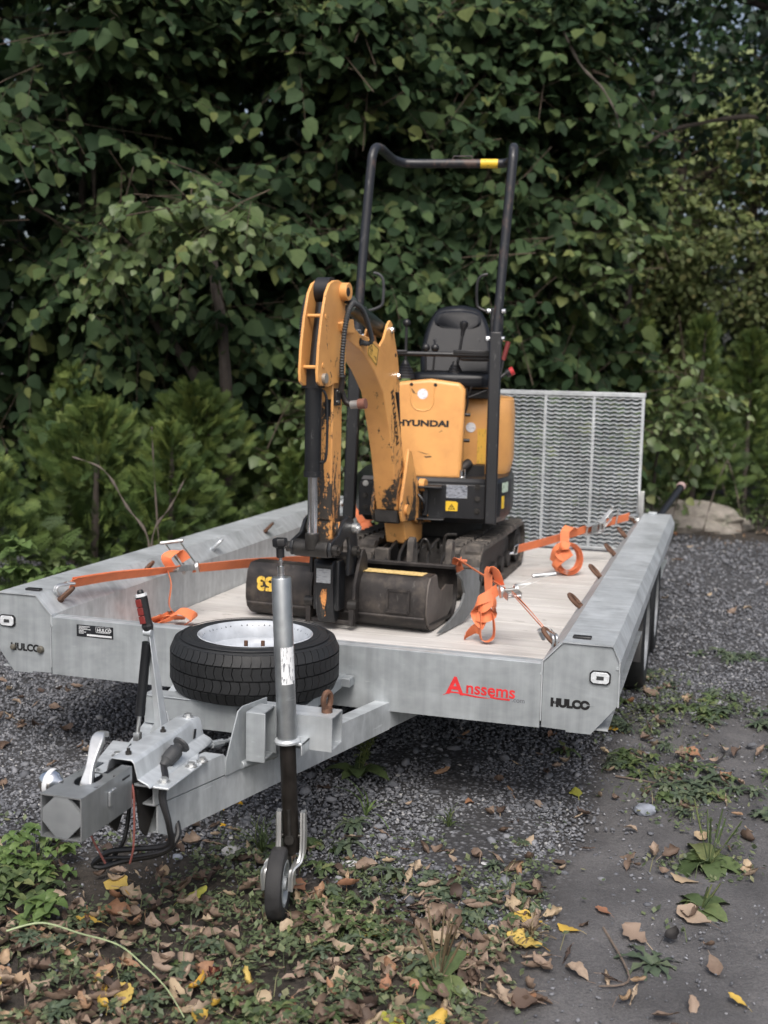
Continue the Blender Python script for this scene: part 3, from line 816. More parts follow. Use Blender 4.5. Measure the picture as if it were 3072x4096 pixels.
# ------------------------------------------------------------------ jockey wheel jack
def JX(z): return .283 + (.897 - z) * .052
def J(z, dx=0, dy=0): return V((JX(z) + dx, -.72 + dy, z))
mb = MB()
mb.lathe([(.0275, 0), (.0275, .458), (.0255, .462), (.006, .463)], J(.436), J(.9) - J(.436), 28)
jack = obj('jockey_jack', mb, m_galv('galvanised_tube', (.27, .29, .30), (.42, .44, .455), .85, .30, .46, .3), trailer)
mb = MB(); mb.lathe([(.0245, -.002), (.036, -.002), (.037, .004), (.034, .009), (.0277, .010)], J(.436), J(.9) - J(.436), 28); obj('collar', mb, GALV, jack)
mb = MB(); mb.cyl(J(.12), J(.44), .0225, 22); obj('inner_tube', mb, simple('dark_greasy_tube', (.022, .019, .017), .38, .5, .4, 16), jack)
mb = MB(); mb.cyl(J(.899), J(.906), .010, 12); mb.cyl(J(.904), J(.928), .0095, 14); mb.cyl(J(.928), J(.958), .0045, 10); mb.cyl(J(.938), J(.944), .007, 10); obj('spindle', mb, CHROME, jack)
mb = MB(); kd = (J(1.01) - J(.95)).normalized()
mb.cyl(J(.952), J(.979), .0115, 12); 
mb.lathe([(0, 0), (.013, 0), (.021, .006), (.0215, .022), (.019, .027), (0, .028)], J(.978), kd, 6); obj('crank_knob', mb, BLACKPL, jack, bevel=0.0015)
mb = MB()
lab = []
ctr = J(.655); axd = (J(.9) - J(.436)).normalized(); ex = V((1, 0, .05)).normalized(); ey = axd.cross(ex)
arc = [rad(a) for a in range(-88, 4, 8)]
vs = []
for zz in (-.052, .052):
    for a in arc: vs.append(ctr + axd * zz + (ex * math.cos(a) + ey * math.sin(a)) * .0279)
n = len(arc); mb.add(vs, [(i, i + 1, n + i + 1, n + i) for i in range(n - 1)])
obj('printed_label', mb, WHITESTICK, jack)
# fork and wheel
hd = V((math.sin(rad(12)), -math.cos(rad(12)), 0)); hx = V((math.cos(rad(12)), math.sin(rad(12)), 0))
WC = V((.303, -.765, .042)); PV = J(.165)
for s in (-1, 1):
    mb = MB()
    top = PV + hx * (s * .029) + V((0, 0, .072)); mid = PV + hx * (s * .029) + hd * .006 + V((0, 0, -.05)); low = WC + hx * (s * .032) + V((0, 0, -.012))
    pts = bez([top, mid, WC + hx * (s * .034) + V((0, .004, .045)), low], 5)
    w = [.010 + .012 * math.sin(min(1, k / 8) * math.pi / 2) for k in range(len(pts))]
    n = len(pts); vs = []
    for k, p in enumerate(pts):
        for a, b in ((-1, -1), (1, -1), (1, 1), (-1, 1)): vs.append(p + hd * (w[k] * a) + hx * (.0062 * b + s * .004))
        for q, (a, b) in enumerate(((-1, s), (1, s))): pass
    fs = [(0, 1, 2, 3), (4 * n - 4, 4 * n - 1, 4 * n - 2, 4 * n - 3)]
    for k in range(n - 1):
        for q in range(4): fs.append((4 * k + q, 4 * k + (q + 1) % 4, 4 * k + 4 + (q + 1) % 4, 4 * k + 4 + q))
    mb.add(vs, fs)
    for e in (-1, 1):   # folded stiffening edges
        mb.tube([p + hd * (w[k] * e) + hx * (s * .008) for k, p in enumerate(pts)], .0048, 6)
    obj('fork_plate', mb, ZINC, jack)
mb = MB(); mb.cyl(PV - hx * .033, PV + hx * .033, .008, 10); mb.cyl(PV + hd * .022, PV + hd * .036, .0135, 12); mb.cyl(PV + hd * .03 + V((0, 0, .01)), PV + hd * .028 + V((-.004, 0, .085)), .0055, 8)
mb.cyl(PV + hd * .014 + V((0, 0, -.035)), PV - hd * .014 + V((0, 0, -.035)), .02, 10)
obj('locking_pin', mb, DARKSTEEL, jack)
mb = MB(); mb.lathe([(.062, -.020), (.088, -.0235), (.0965, -.020), (.100, -.013), (.100, .013), (.0965, .020), (.088, .0235), (.062, .020)], WC, hx, 40)
jw = obj('jockey_wheel', mb, simple('worn_grey_rubber', (.020, .020, .0215), .75, 0, .35, 30, .4), jack)
mb = MB(); mb.lathe([(0, -.024), (.018, -.024), (.022, -.012), (.05, -.010), (.056, -.021), (.064, -.021), (.064, .021), (.056, .021), (.05, .010), (.022, .012), (.018, .024), (0, .024)], WC, hx, 28)
obj('rim', mb, GALV_DULL, jw)

# ------------------------------------------------------------------ spare wheel lying on the drawbar
SW = V((.023, -.282, .444))
spare = empty('spare_wheel', SW, 'black treaded spare wheel with white rim lying flat on the drawbar', 'wheel')
mb = MB()
mb.lathe([(.168, .012), (.190, .004), (.225, .004), (.246, .014), (.258, .030), (.2615, .048), (.2615, .134), (.258, .152), (.246, .168), (.225, .178), (.192, .180), (.172, .172), (.168, .165)], SW, (0, 0, 1), 72)
for r in (.236, .205): mb.lathe([(r + .003, .1765 if r > .22 else .1795), (r + .0015, .1785 if r > .22 else .1815), (r - .0015, .1785 if r > .22 else .1815), (r - .003, .1775 if r > .22 else .1795)], SW, (0, 0, 1), 72)
tyre = obj('tyre', mb, RUBBER, spare)
def block(r0, z0, r1, z1, da, skew, n):
    """one tread block: an arc patch between (r0,z0) and (r1,z1), proud of the carcass"""
    mb = MB(); vs = []
    A = [-da, -da * .33, da * .33, da]
    for lift in (-.004, .007):
        for (r, z, k) in ((r0, z0, 0), ((r0 + r1) / 2, (z0 + z1) / 2, .5), (r1, z1, 1)):
            for a in A:
                ang = a + skew * math.sin(k * math.pi * 1.0) + skew * .5 * k
                tl = lift if (k == .5 or True) else 0
                vs.append((math.cos(ang) * (r + tl), math.sin(ang) * (r + tl), z))
    fs = []
    for b in (0, 12):
        for j in range(2):
            for i in range(3): fs.append((b + j * 4 + i, b + j * 4 + i + 1, b + j * 4 + 5 + i, b + j * 4 + 4 + i))
    rim_ = [0, 1, 2, 3, 7, 11, 10, 9, 8, 4]
    for q in range(10): fs.append((rim_[q], rim_[(q + 1) % 10], 12 + rim_[(q + 1) % 10], 12 + rim_[q]))
    mb.add(vs, fs)
    return mb
NB = 58
rows = [(.2615, .0525, .2615, .0900, .02, 0), (.2615, .0950, .2615, .1315, -.02, .5), (.2615, .1365, .2480, .1680, .012, .2), (.2480, .0150, .2615, .0475, -.012, .7)]
for (r0, z0, r1, z1, sk, ph) in rows:
    first = None
    for k in range(NB):
        a = 2 * math.pi * (k + ph) / NB
        if first is None:
            mb = block(r0, z0, r1, z1, math.pi / NB * .90, sk, 0)
            me = bpy.data.meshes.new('tread_block'); me.from_pydata(mb.v, [], mb.f)
            import bmesh
            bm = bmesh.new(); bm.from_mesh(me); bmesh.ops.recalc_face_normals(bm, faces=bm.faces); bm.to_mesh(me); bm.free()
            me.materials.append(RUBBER); me.polygons.foreach_set('use_smooth', [True] * len(me.polygons)); me.set_sharp_from_angle(angle=rad(40))
            first = me
        o = bpy.data.objects.new('tread_block', first); COL.objects.link(o)
        o.parent = tyre; o.location = SW - world_loc(tyre); o.rotation_euler = (0, 0, a)
mb = MB(); mb.lathe([(.178, .174), (.184, .178), (.181, .180), (.174, .176), (.168, .165), (.160, .145), (.157, .128), (.149, .122), (.144, .112), (.130, .102), (.100, .100), (.092, .112), (.05, .116), (.032, .116), (.032, .09), (0, .09)], SW, (0, 0, 1), 56)
rim = obj('rim', mb, WHITEPAINT, spare)
for a in (262, 318):
    p = SW + V((math.cos(rad(a)) * .056, math.sin(rad(a)) * .056, .116))
    if a == 262: p = SW + V((-.008, -.056, .116))
    mb = MB(); mb.cyl(p, p + V((0, 0, .018)), .0125, 6); mb.cyl(p + V((0, 0, .018)), p + V((0, 0, .05)), .0062, 10)
    obj('wheel_stud', mb, RUST, rim)
# ------------------------------------------------------------------ mini digger
TH = rad(9.5)
RH = V((math.cos(TH), math.sin(TH), 0)); BH = V((-math.sin(TH), math.cos(TH), 0))
def S(r, d, z): return RH * r + BH * d + V((0, 0, z))          # superstructure frame
def SRD(a, b, t): return S(a, b, t)                              # plan outline, extruded in z
def SRZ(a, b, t): return S(a, t, b)                              # front outline, extruded in depth
def SDZ(a, b, t): return S(t, a, b)                              # side outline, extruded sideways
WO = V((-.10, 1.68, 0)); WA = rad(-4)
WF = V((math.sin(WA), -math.cos(WA), 0)); WS = V((math.cos(WA), math.sin(WA), 0))
def Wk(u, s, z): return WO + WF * u + WS * s + V((0, 0, z))      # boom frame: u forward, s right
def WUZ(a, b, t): return Wk(a, t, b)
digger = empty('mini_digger', (-.02, 2.42, .362), 'yellow and black mini digger with roll bar strapped down on the trailer deck', 'digger')

def sbox(mb, r0, r1, d0, d1, z0, z1):
    mb.obox(S((r0 + r1) / 2, (d0 + d1) / 2, (z0 + z1) / 2), RH * ((r1 - r0) / 2), BH * ((d1 - d0) / 2), V((0, 0, (z1 - z0) / 2)))
def wbox(mb, u0, u1, s0, s1, z0, z1):
    mb.obox(Wk((u0 + u1) / 2, (s0 + s1) / 2, (z0 + z1) / 2), WF * ((u1 - u0) / 2), WS * ((s1 - s0) / 2), V((0, 0, (z1 - z0) / 2)))

# tracks -------------------------------------------------------------
def track_path(n=120, r=.126, y0=1.80, y1=2.84, zc=.496):
    L = y1 - y0; per = 2 * L + 2 * math.pi * r; out = []
    for k in range(n):
        q = per * k / n
        if q < L: out.append((y0 + q, zc + r - .004 * math.sin(math.pi * q / L), 0))
        elif q < L + math.pi * r:
            a = (q - L) / r; out.append((y1 + r * math.sin(a), zc + r * math.cos(a), -a))
        elif q < 2 * L + math.pi * r: out.append((y1 - (q - L - math.pi * r), zc - r, -math.pi))
        else:
            a = (q - 2 * L - math.pi * r) / r; out.append((y0 - r * math.sin(a), zc - r * math.cos(a), -math.pi - a))
    return out
for side, x0, x1 in ((1, .155, .335), (-1, -.375, -.195)):
    mb = MB(); tp = track_path()
    n = len(tp); vs = []
    for (y, z, a) in tp:
        nx, nz = math.sin(-a), math.cos(a)
        for x, h in ((x0, 0), (x1, 0), (x1, -.018), (x0, -.018)):
            vs.append((x, y + nx * h, z + nz * h))
    fs = []
    for k in range(n):
        for q in range(4): fs.append((4 * k + q, 4 * k + (q + 1) % 4, 4 * ((k + 1) % n) + (q + 1) % 4, 4 * ((k + 1) % n) + q))
    mb.add(vs, fs)
    tr = obj('track', mb, TRACKRUB, digger)
    first = None
    for k, (y, z, a) in enumerate(track_path(36)):
        if first is None:
            m2 = MB()
            poly = [(-.026, 0), (-.019, .012), (.019, .012), (.026, 0)]
            xm = (x0 + x1) / 2
            m2.prism(poly, lambda p, q, t: (t, p, q), -.086, -.012); m2.prism(poly, lambda p, q, t: (t, p + .02, q), .012, .086)
            me = bpy.data.meshes.new('track_shoe'); me.from_pydata(m2.v, [], m2.f); me.materials.append(TRACKRUB); first = me
        o = bpy.data.objects.new('track_shoe', first); COL.objects.link(o); o.parent = tr
        o.location = V(((x0 + x1) / 2, y, z)) - world_loc(tr); o.rotation_euler = (a, 0, 0)
    mb = MB()
    xo = x1 - .022 if side > 0 else x0 + .022
    xi = x0 + .02 if side > 0 else x1 - .02
    lo, hi = min(xo, xi), max(xo, xi)
    mb.prism([(1.86, .44), (2.78, .44), (2.78, .52), (2.66, .565), (1.98, .565), (1.86, .52)], YZ, lo + .03, hi - .03)
    for yy, rr in ((1.80, .098), (2.84, .10)): mb.cyl((lo, yy, .496), (hi, yy, .496), rr, 22)
    for yy in (2.06, 2.26, 2.46, 2.64): mb.cyl((lo + .01, yy, .43), (hi - .01, yy, .43), .048, 14)
    for yy in (2.3,): mb.cyl((lo + .02, yy, .585), (hi - .02, yy, .585), .022, 12)
    for yy, rr in ((1.80, .045), (2.84, .052)): mb.cyl((hi if side > 0 else lo, yy, .496), ((hi + .014) if side > 0 else (lo - .014), yy, .496), rr, 14)
    obj('track_frame', mb, DUSTBLACK_SHADE, tr)
mb = MB()
mb.box((-.19, 1.92, .44), (.15, 2.75, .60)); mb.cyl((-.02, 2.40, .60), (-.02, 2.40, .708), .21, 28); mb.box((-.2, 1.80, .45), (.155, 1.92, .50))
for x in (-.12, .07): mb.prism([(1.36, .44), (1.95, .47), (1.95, .53), (1.36, .50)], YZ, x, x + .035)
obj('undercarriage', mb, DUSTBLACK_SHADE, digger, bevel=0.004)
mb = MB()
for q in range(7):
    a = V((-.17 + .05 * q, 1.90, .56 + .015 * (q % 3)))
    mb.tube(bez([a, a + V((.03, -.14, .05 + .01 * (q % 2))), a + V((.015 * (q % 4), -.28, .0)), a + V((.05, -.36, -.06))], 5), .008, 7)
mb.tube(bez([(.06, 1.62, .60), (.075, 1.60, .665), (.10, 1.60, .665), (.112, 1.62, .60)], 4), .006, 7)
mb.tube(bez([(.16, 1.7, .60), (.165, 1.69, .68), (.22, 1.69, .69)], 4), .007, 7)
obj('hydraulic_hose', mb, DARKSTEEL, digger, kind='stuff')
mb = MB(); mb.box((-.16, 1.60, .50), (-.09, 1.64, .615)); obj('valve_cover', mb, TRACKRUB, digger, bevel=0.006)
mb = MB(); mb.cyl((-.06, 1.86, .52), (.04, 1.44, .50), .033, 14); obj('blade_cylinder', mb, BUCKETST, digger)

# dozer blade ---------------------------------------------------------
mb = MB()
bl = [(1.33, .598), (1.372, .55), (1.385, .49), (1.368, .43), (1.32, .385), (1.27, .368)]
mb.shell(bl, YZ, -.385, .300, .012)
mb.box((-.385, 1.325, .586), (.300, 1.36, .602))
mb.prism([(1.33, .60), (1.372, .55), (1.385, .49), (1.368, .43), (1.27, .368), (1.40, .40), (1.43, .50), (1.40, .60)], YZ, -.389, -.381)
blade = obj('dozer_blade', mb, BUCKETST, digger, bevel=0.002)
mb = MB()   # flared end wing
wing = [(.0, .232), (.035, .19), (.055, .13), (.03, .08), (-.02, .045), (-.115, .008), (-.06, .0), (.05, .006), (.12, .04), (.155, .09), (.16, .15), (.13, .215), (.06, .236)]
wx = V((.15, .99, 0)).normalized(); wn_ = V((.99, -.15, 0)).normalized()
mb.prism(wing, lambda a, b, t: V((.344, 1.17, .366)) + wx * (a * 1.75) + V((0, 0, b)) + wn_ * t, -.005, .005)
mb.box((.355, 1.44, .40), (.385, 1.452, .58))
obj('blade_wing', mb, m_galv('grey_scuffed_steel', (.13, .14, .145), (.21, .22, .225), .4, .45, .65, .3), blade)
for x in (.055, .235):
    mb = MB()
    def lug(a, b, t): return (t, 1.44 + a, .50 + b)
    ol = [(-.06, 0)] + [(.035 * math.cos(a) - .005, .165 + .04 * math.sin(a)) for a in [math.pi - k * math.pi / 8 for k in range(9)]] + [(.075, 0)]
    mb.prism(ol, lug, x, x + .03)
    lo = obj('tow_lug', mb, TRACKRUB, blade, bevel=0.004)
    for xx in (x - .0005, x + .0305):
        m2 = MB(); m2.cyl((xx - .0005, 1.435, .668), (xx + .0005, 1.435, .668), .016, 14); obj('lug_hole', m2, BLACKINK_SHADE, lo)

# superstructure base --------------------------------------------------
plan = [(-.01, 1.895), (.635, 1.895), (.69, 1.95), (.735, 2.10), (.748, 2.45), (.72, 2.75), (.60, 2.94), (.335, 3.0), (.07, 2.94), (-.05, 2.75), (-.078, 2.45), (-.06, 2.1)]
mb = MB()
c0 = V((.335, 2.42))
lows = [tuple(c0 + (V(p) - c0) * .93) for p in plan]
n = len(plan)
vs = [S(p[0], max(p[1], 1.905), .705) for p in lows] + [S(*p, .745) for p in plan] + [S(*p, .915) for p in plan] + [S(*(c0 + (V(p) - c0) * .97), .935) for p in plan]
fs = [tuple(range(n - 1, -1, -1)), tuple(range(3 * n, 4 * n))]
for j in range(3):
    for i in range(n): fs.append((j * n + i, j * n + (i + 1) % n, (j + 1) * n + (i + 1) % n, (j + 1) * n + i))
mb.add(vs, fs)
base = obj('revolving_base', mb, BLACKPAINT, digger, bevel=0.004)
mb = MB(); sbox(mb, -.015, .63, 1.878, 1.892, .735, .905); obj('front_plate', mb, BLACKPAINT, base, bevel=0.003)
mb = MB(); sbox(mb, .423, .527, 1.875, 1.8775, .838, .902)
dp = obj('data_plate', mb, GREYPLATE, base, smooth=False)
mb = MB()
for a, b in ((.427, .842), (.523, .842), (.427, .898), (.523, .898)): mb.cyl(S(a, 1.875, b), S(a, 1.872, b), .004, 8)
obj('rivet', mb, ZINC, dp, kind='stuff')
mb = MB(); mb.prism([(.422, .773), (.480, .773), (.482, .815), (.470, .821), (.422, .822)], SRZ, 1.8755, 1.8778); ws = obj('warning_sticker', mb, m_sticker('yellow_hazard_sticker', (.70, .45, .03), (.30, .19, .02), 60, .66), base, smooth=False)
mb = MB()
tri = [(.4515, .809), (.4335, .781), (.4695, .781)]; t2 = [(.4515, .803), (.4385, .784), (.4645, .784)]
for i in range(3):
    j = (i + 1) % 3
    mb.prism([tri[i], tri[j], t2[j], t2[i]], SRZ, 1.8745, 1.8753)
mb.prism([(.4535, .800), (.4475, .791), (.4515, .791), (.4495, .7845), (.4555, .794), (.4515, .794)], SRZ, 1.8745, 1.8753)
obj('hazard_triangle', mb, BLACKINK_SHADE, ws, smooth=False)
mb = MB(); mb.prism([(2.0, .862), (2.09, .862), (2.09, .915), (2.0, .915)], SDZ, 0, .002)
dv = (S(.735, 2.10, 0) - S(.69, 1.95, 0)).normalized(); nv = V((dv.y, -dv.x, 0))
def side_patch(name, t0, t1, z0, z1, m, par):
    a = S(.69, 1.95, 0) + dv * t0 + nv * .0015; b = S(.69, 1.95, 0) + dv * t1 + nv * .0015
    q = MB(); q.obox((a + b) / 2 + V((0, 0, (z0 + z1) / 2)), (b - a) / 2, nv * .001, V((0, 0, (z1 - z0) / 2)))
    return obj(name, q, m, par, smooth=False)
side_patch('rating_sticker', .02, .11, .862, .912, GREENSTICK, base)
side_patch('warning_sticker', .02, .055, .782, .845, WARNSTICK, base)
for r in (.578, .018):
    for z in (.775, .836, .897):
        mb = MB(); mb.cyl(S(r, 1.878, z), S(r, 1.868, z), .0105, 6); mb.cyl(S(r, 1.878, z), S(r, 1.875, z), .015, 12); obj('bolt', mb, DARKSTEEL if z < .88 or r > .5 else ZINC, base, smooth=False)
# dark covers and step brackets beside the boom foot
mb = MB(); sbox(mb, .285, .405, 1.80, 1.88, .888, .9); sbox(mb, .285, .42, 1.78, 1.88, .735, .742); sbox(mb, .31, .335, 1.83, 1.88, .75, .885)
mb.tube(bez([S(.29, 1.8, .86), S(.32, 1.79, .82), S(.31, 1.84, .76)], 5), .008, 7)
obj('swing_bracket_plate', mb, BLACKPAINT, base, bevel=0.003)

# front panel (rounded, leaning) ---------------------------------------
mb = MB()
pf = [(.135, .925), (.488, .925), (.497, 1.37), (.470, 1.405), (.32, 1.422), (.17, 1.405), (.13, 1.37)]
def panel(a, b, t): return S(a, 1.945 + (b - .925) * .06 + t, b)
mb.prism(pf, panel, 0.0, .12)
fp = obj('front_panel', mb, YELLOW, digger, bevel=0.018)
fp.modifiers['bevel'].segments = 4
mb = MB()
gr = [(.224, 1.385), (.226, 1.31), (.245, 1.275), (.27, 1.264), (.30, 1.264), (.325, 1.275), (.340, 1.31), (.342, 1.385)]
mb.tube([panel(a, b, -.0005) for a, b in bez([V((p[0], p[1], 0)) for p in gr], 4) for a, b in [(a, b)]] if False else [panel(p.x, p.y, .0012) for p in bez([V((p[0], p[1], 0)) for p in gr], 5)], .0045, 8)
obj('pressed_rib', mb, YELLOW, fp)
for a in (.226, .347):
    mb = MB(); mb.cyl(panel(a, 1.392, -.003), panel(a, 1.392, .006), .009, 12); obj('panel_screw', mb, DARKSTEEL, fp)
mb = MB(); mb.cyl(panel(.284, 1.346, -.0022), panel(.284, 1.346, .0), .026, 28); obj('round_sticker', mb, ROUNDSTICK, fp, ang=30)
up = (panel(0, 1.2, 0) - panel(0, 1.1, 0)).normalized()
text('maker_lettering', 'HYUNDAI', .0415, BLACKINK_SHADE, fp, panel(.421, 1.1862, -.0012), RH, up, bold=.0020, ext=.0004, align='RIGHT', sx=1.42)
mb = MB()
for pts in ([(.226, 1.375), (.235, 1.352), (.250, 1.345), (.238, 1.362)], [(.255, 1.345), (.262, 1.348), (.2555, 1.352)], [(.37, 1.155), (.386, 1.168), (.388, 1.164)], [(.266, 1.06), (.30, 1.052), (.33, 1.045), (.30, 1.048)], [(.30, 1.035), (.335, 1.038), (.34, 1.033), (.31, 1.028)]):
    mb.prism(pts, panel, -.0014, -.0002)
obj('paint_scrape', mb, simple('dark_scrape', (.10, .065, .03), .6), fp, smooth=False, kind='stuff')
# battery / tank side of the machine: rear hood
mb = MB()
hp = [(.46, 2.17), (.655, 2.17), (.715, 2.23), (.738, 2.35), (.742, 2.62), (.68, 2.86), (.50, 2.93), (.3, 2.95), (.3, 2.17)]
lv = [(.915, 1.0, .0), (1.0, 1.0, .0), (1.24, .995, 0), (1.315, .965, 0), (1.33, .93, 0)]
hc = V((.45, 2.5)); n = len(hp); vs = []
for z, k, _ in lv: vs += [S(*(hc + (V(p) - hc) * (k if z > .95 else .94)), z) for p in hp]
fs = [tuple(range(n - 1, -1, -1)), tuple(range((len(lv) - 1) * n, len(lv) * n))]
for j in range(len(lv) - 1):
    for i in range(n): fs.append((j * n + i, j * n + (i + 1) % n, (j + 1) * n + (i + 1) % n, (j + 1) * n + i))
mb.add(vs, fs)
hood = obj('rear_hood', mb, YELLOW, digger, bevel=0.012); hood.modifiers['bevel'].segments = 3
mb = MB(); mb.cyl(S(.520, 2.166, 1.176), S(.520, 2.1695, 1.176), .0255, 24); obj('round_sticker', mb, ROUNDSTICK, hood, ang=30)
mb = MB()
sbox(mb, .556, .600, 2.1665, 2.1695, .99, 1.17)
obj('warning_sticker', mb, m_sticker('faded_yellow_label', (.70, .40, .06), (.42, .26, .05), 60, .6, True), hood, smooth=False)
mb = MB(); sbox(mb, .622, .645, 2.1665, 2.1695, .985, 1.215); obj('warning_strip', mb, m_sticker('yellow_text_strip', (.72, .42, .05), (.22, .15, .03), 80, .6, True), hood, smooth=False)
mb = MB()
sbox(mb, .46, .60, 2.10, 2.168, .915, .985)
obj('recess_shade', mb, BLACKINK_SHADE, base, smooth=False)  # black block painted in as the shade of a recess
mb = MB(); mb.tube(bez([S(.475, 2.10, .935), S(.49, 2.08, .97), S(.52, 2.11, .995)], 5), .026, 12); obj('exhaust_pipe', mb, BUCKETST, base)
mb = MB(); mb.tube([S(.486, 1.945, .935), S(.486, 1.945, .972), S(.509, 1.945, .975), S(.509, 1.945, .938)], .0042, 7, closed=True); mb.cyl(S(.49, 1.96, .94), S(.49, 1.96, .965), .008, 8); obj('hood_latch', mb, CHROME, base)
mb = MB()
for zz in (1.245, 1.115):
    m2 = MB(); m2.cyl(S(.488, 2.04, zz), S(.522, 2.04, zz), .009, 10); obj('panel_latch', m2, BLACKPL, fp)
mb.tube(bez([S(.50, 2.02, 1.38), S(.507, 2.03, 1.31), S(.495, 2.04, 1.25)], 4), .005, 6)
mb.tube(bez([S(.53, 2.05, 1.42), S(.515, 2.05, 1.36), S(.50, 2.05, 1.33), S(.60, 2.05, 1.37)], 4), .0045, 6)
obj('control_cable', mb, BLACKPL, fp, kind='stuff')
# console under the seat
mb = MB(); sbox(mb, .13, .475, 2.07, 2.5, .93, 1.36); obj('console', mb, BLACKPL, digger, bevel=0.02)

# seat -----------------------------------------------------------------
def seatsec(cr, cd, cz, w, h, t, lean, n=22, e=3.2):
    pass
mb = MB(); ring_n = 28
lay = [(0.0, .92), (.03, 1.0), (.075, .97), (.10, .84)]
outl = [(.232, 1.44), (.228, 1.55), (.246, 1.665), (.275, 1.745), (.32, 1.797), (.42, 1.815), (.52, 1.797), (.565, 1.745), (.594, 1.665), (.612, 1.55), (.608, 1.44)]
oc_ = bez([V((a, b, 0)) for a, b in outl], 3); cc = V((.42, 1.60, 0)); vs = []
for t, k in lay:
    for p in oc_:
        q = cc + (p - cc) * k
        vs.append(S(q.x, 2.40 + t + (q.y - 1.44) * .20 + .05 * abs((q.x - .42) / .19) ** 2 * (-1 if t < .05 else 0), q.y))
n = len(oc_); fs = [tuple(range(n)), tuple(range(4 * n - 1, 3 * n - 1, -1))]
for j in range(3):
    for i in range(n): fs.append((j * n + i, j * n + (i + 1) % n, (j + 1) * n + (i + 1) % n, (j + 1) * n + i))
mb.add(vs, fs)
seat = obj('seat_backrest', mb, SEATVINYL, digger, bevel=0.012); seat.modifiers['bevel'].segments = 3
def sf(a, b, off=0): return S(a, 2.40 + (b - 1.44) * .20 - .05 * abs((a - .42) / .19) ** 2 + off, b)
mb = MB()
hd_ = [(.295, 1.735), (.30, 1.705), (.34, 1.682), (.42, 1.672), (.50, 1.682), (.54, 1.705), (.545, 1.735), (.52, 1.772), (.42, 1.785), (.32, 1.772)]
cH = V((.42, 1.73, 0)); hb = bez([V((a, b, 0)) for a, b in hd_ + hd_[:1]], 3)[:-1]
vs = [sf(p.x, p.y, -.004) for p in hb] + [sf(*(cH + (p - cH) * .86).xy, -.020) for p in hb]; n = len(hb)
mb.add(vs, [tuple(range(n, 2 * n))] + [(i, (i + 1) % n, n + (i + 1) % n, n + i) for i in range(n)])
obj('head_pad', mb, SEATVINYL, seat)
mb = MB()
lp = [(.285, 1.63), (.30, 1.52), (.35, 1.475), (.49, 1.475), (.54, 1.52), (.555, 1.63), (.52, 1.652), (.42, 1.658), (.32, 1.652)]
hb = bez([V((a, b, 0)) for a, b in lp + lp[:1]], 3)[:-1]; cH = V((.42, 1.56, 0))
vs = [sf(p.x, p.y, -.003) for p in hb] + [sf(*(cH + (p - cH) * .90).xy, -.016) for p in hb]; n = len(hb)
mb.add(vs, [tuple(range(n, 2 * n))] + [(i, (i + 1) % n, n + (i + 1) % n, n + i) for i in range(n)])
obj('back_pad', mb, SEATVINYL, seat)
mb = MB()
co = [(.205, 2.12), (.24, 2.05), (.42, 2.03), (.60, 2.05), (.635, 2.12), (.635, 2.46), (.205, 2.46)]
mb.prism(co, SRD, 1.375, 1.455)
cu = obj('seat_cushion', mb, SEATVINYL, digger, bevel=0.03); cu.modifiers['bevel'].segments = 4
mb = MB(); sbox(mb, .23, .61, 2.12, 2.46, 1.325, 1.375); obj('seat_base', mb, BLACKPL, cu, bevel=0.008)

# levers ----------------------------------------------------------------
def lever(name, foot, top, r, knob, boot=False, kn=(.018, .02)):
    mb = MB(); mb.tube([foot, foot + (top - foot) * .5, top], r, 9)
    o = obj(name, mb, BLACKPL if r > .004 else GREYRUB, digger)
    d = (top - foot).normalized()
    m2 = MB()
    if knob == 'ball': m2.lathe([(0, -.022)] + [(.021 * math.sin(a), -.021 * math.cos(a)) for a in [math.pi * k / 8 for k in range(1, 8)]] + [(0, .022)], top, d, 14)
    else: m2.lathe([(0, -.05), (.009, -.05), (.012, -.02), (.0215, .004), (.021, .018), (.012, .026), (0, .027)], top, d, 14)
    obj('knob', m2, BLACKPL, o)
    if boot:
        m2 = MB(); pr = []
        for k in range(6): pr += [(.062 - .0075 * k, .014 * k), (.054 - .0075 * k, .014 * k + .009)]
        m2.lathe(pr + [(.012, .092), (0, .093)], foot, V((0, 0, 1)), 18); obj('rubber_boot', m2, BLACKPL, o)
lever('control_lever', S(.180, 2.09, 1.42), S(.181, 2.10, 1.700), .0075, 'ball', True)
lever('control_lever', S(.435, 2.09, 1.42), S(.472, 2.10, 1.690), .0075, 'grip', True)
lever('travel_lever', S(.288, 2.07, 1.42), S(.284, 2.08, 1.577), .0055, 'ball')
lever('travel_lever', S(.322, 2.07, 1.42), S(.331, 2.08, 1.577), .0055, 'ball')
mb = MB(); mb.tube([S(.655, 2.28, 1.40), S(.672, 2.30, 1.53)], .007, 8); bl_ = obj('blade_lever', mb, BLACKPL, digger)
mb = MB(); mb.cyl(S(.671, 2.30, 1.525), S(.695, 2.31, 1.62), .0125, 12); obj('red_grip', mb, DARKRED, bl_)
mb = MB(); mb.tube([S(.64, 2.28, 1.42), S(.70, 2.30, 1.468)], .009, 8); mb.cyl(S(.69, 2.30, 1.455), S(.712, 2.30, 1.465), .022, 12); tl = obj('throttle_lever', mb, BLACKPL, digger)
mb = MB(); mb.cyl(S(.710, 2.30, 1.464), S(.728, 2.30, 1.474), .0225, 14); obj('red_grip', mb, REDPL, tl)

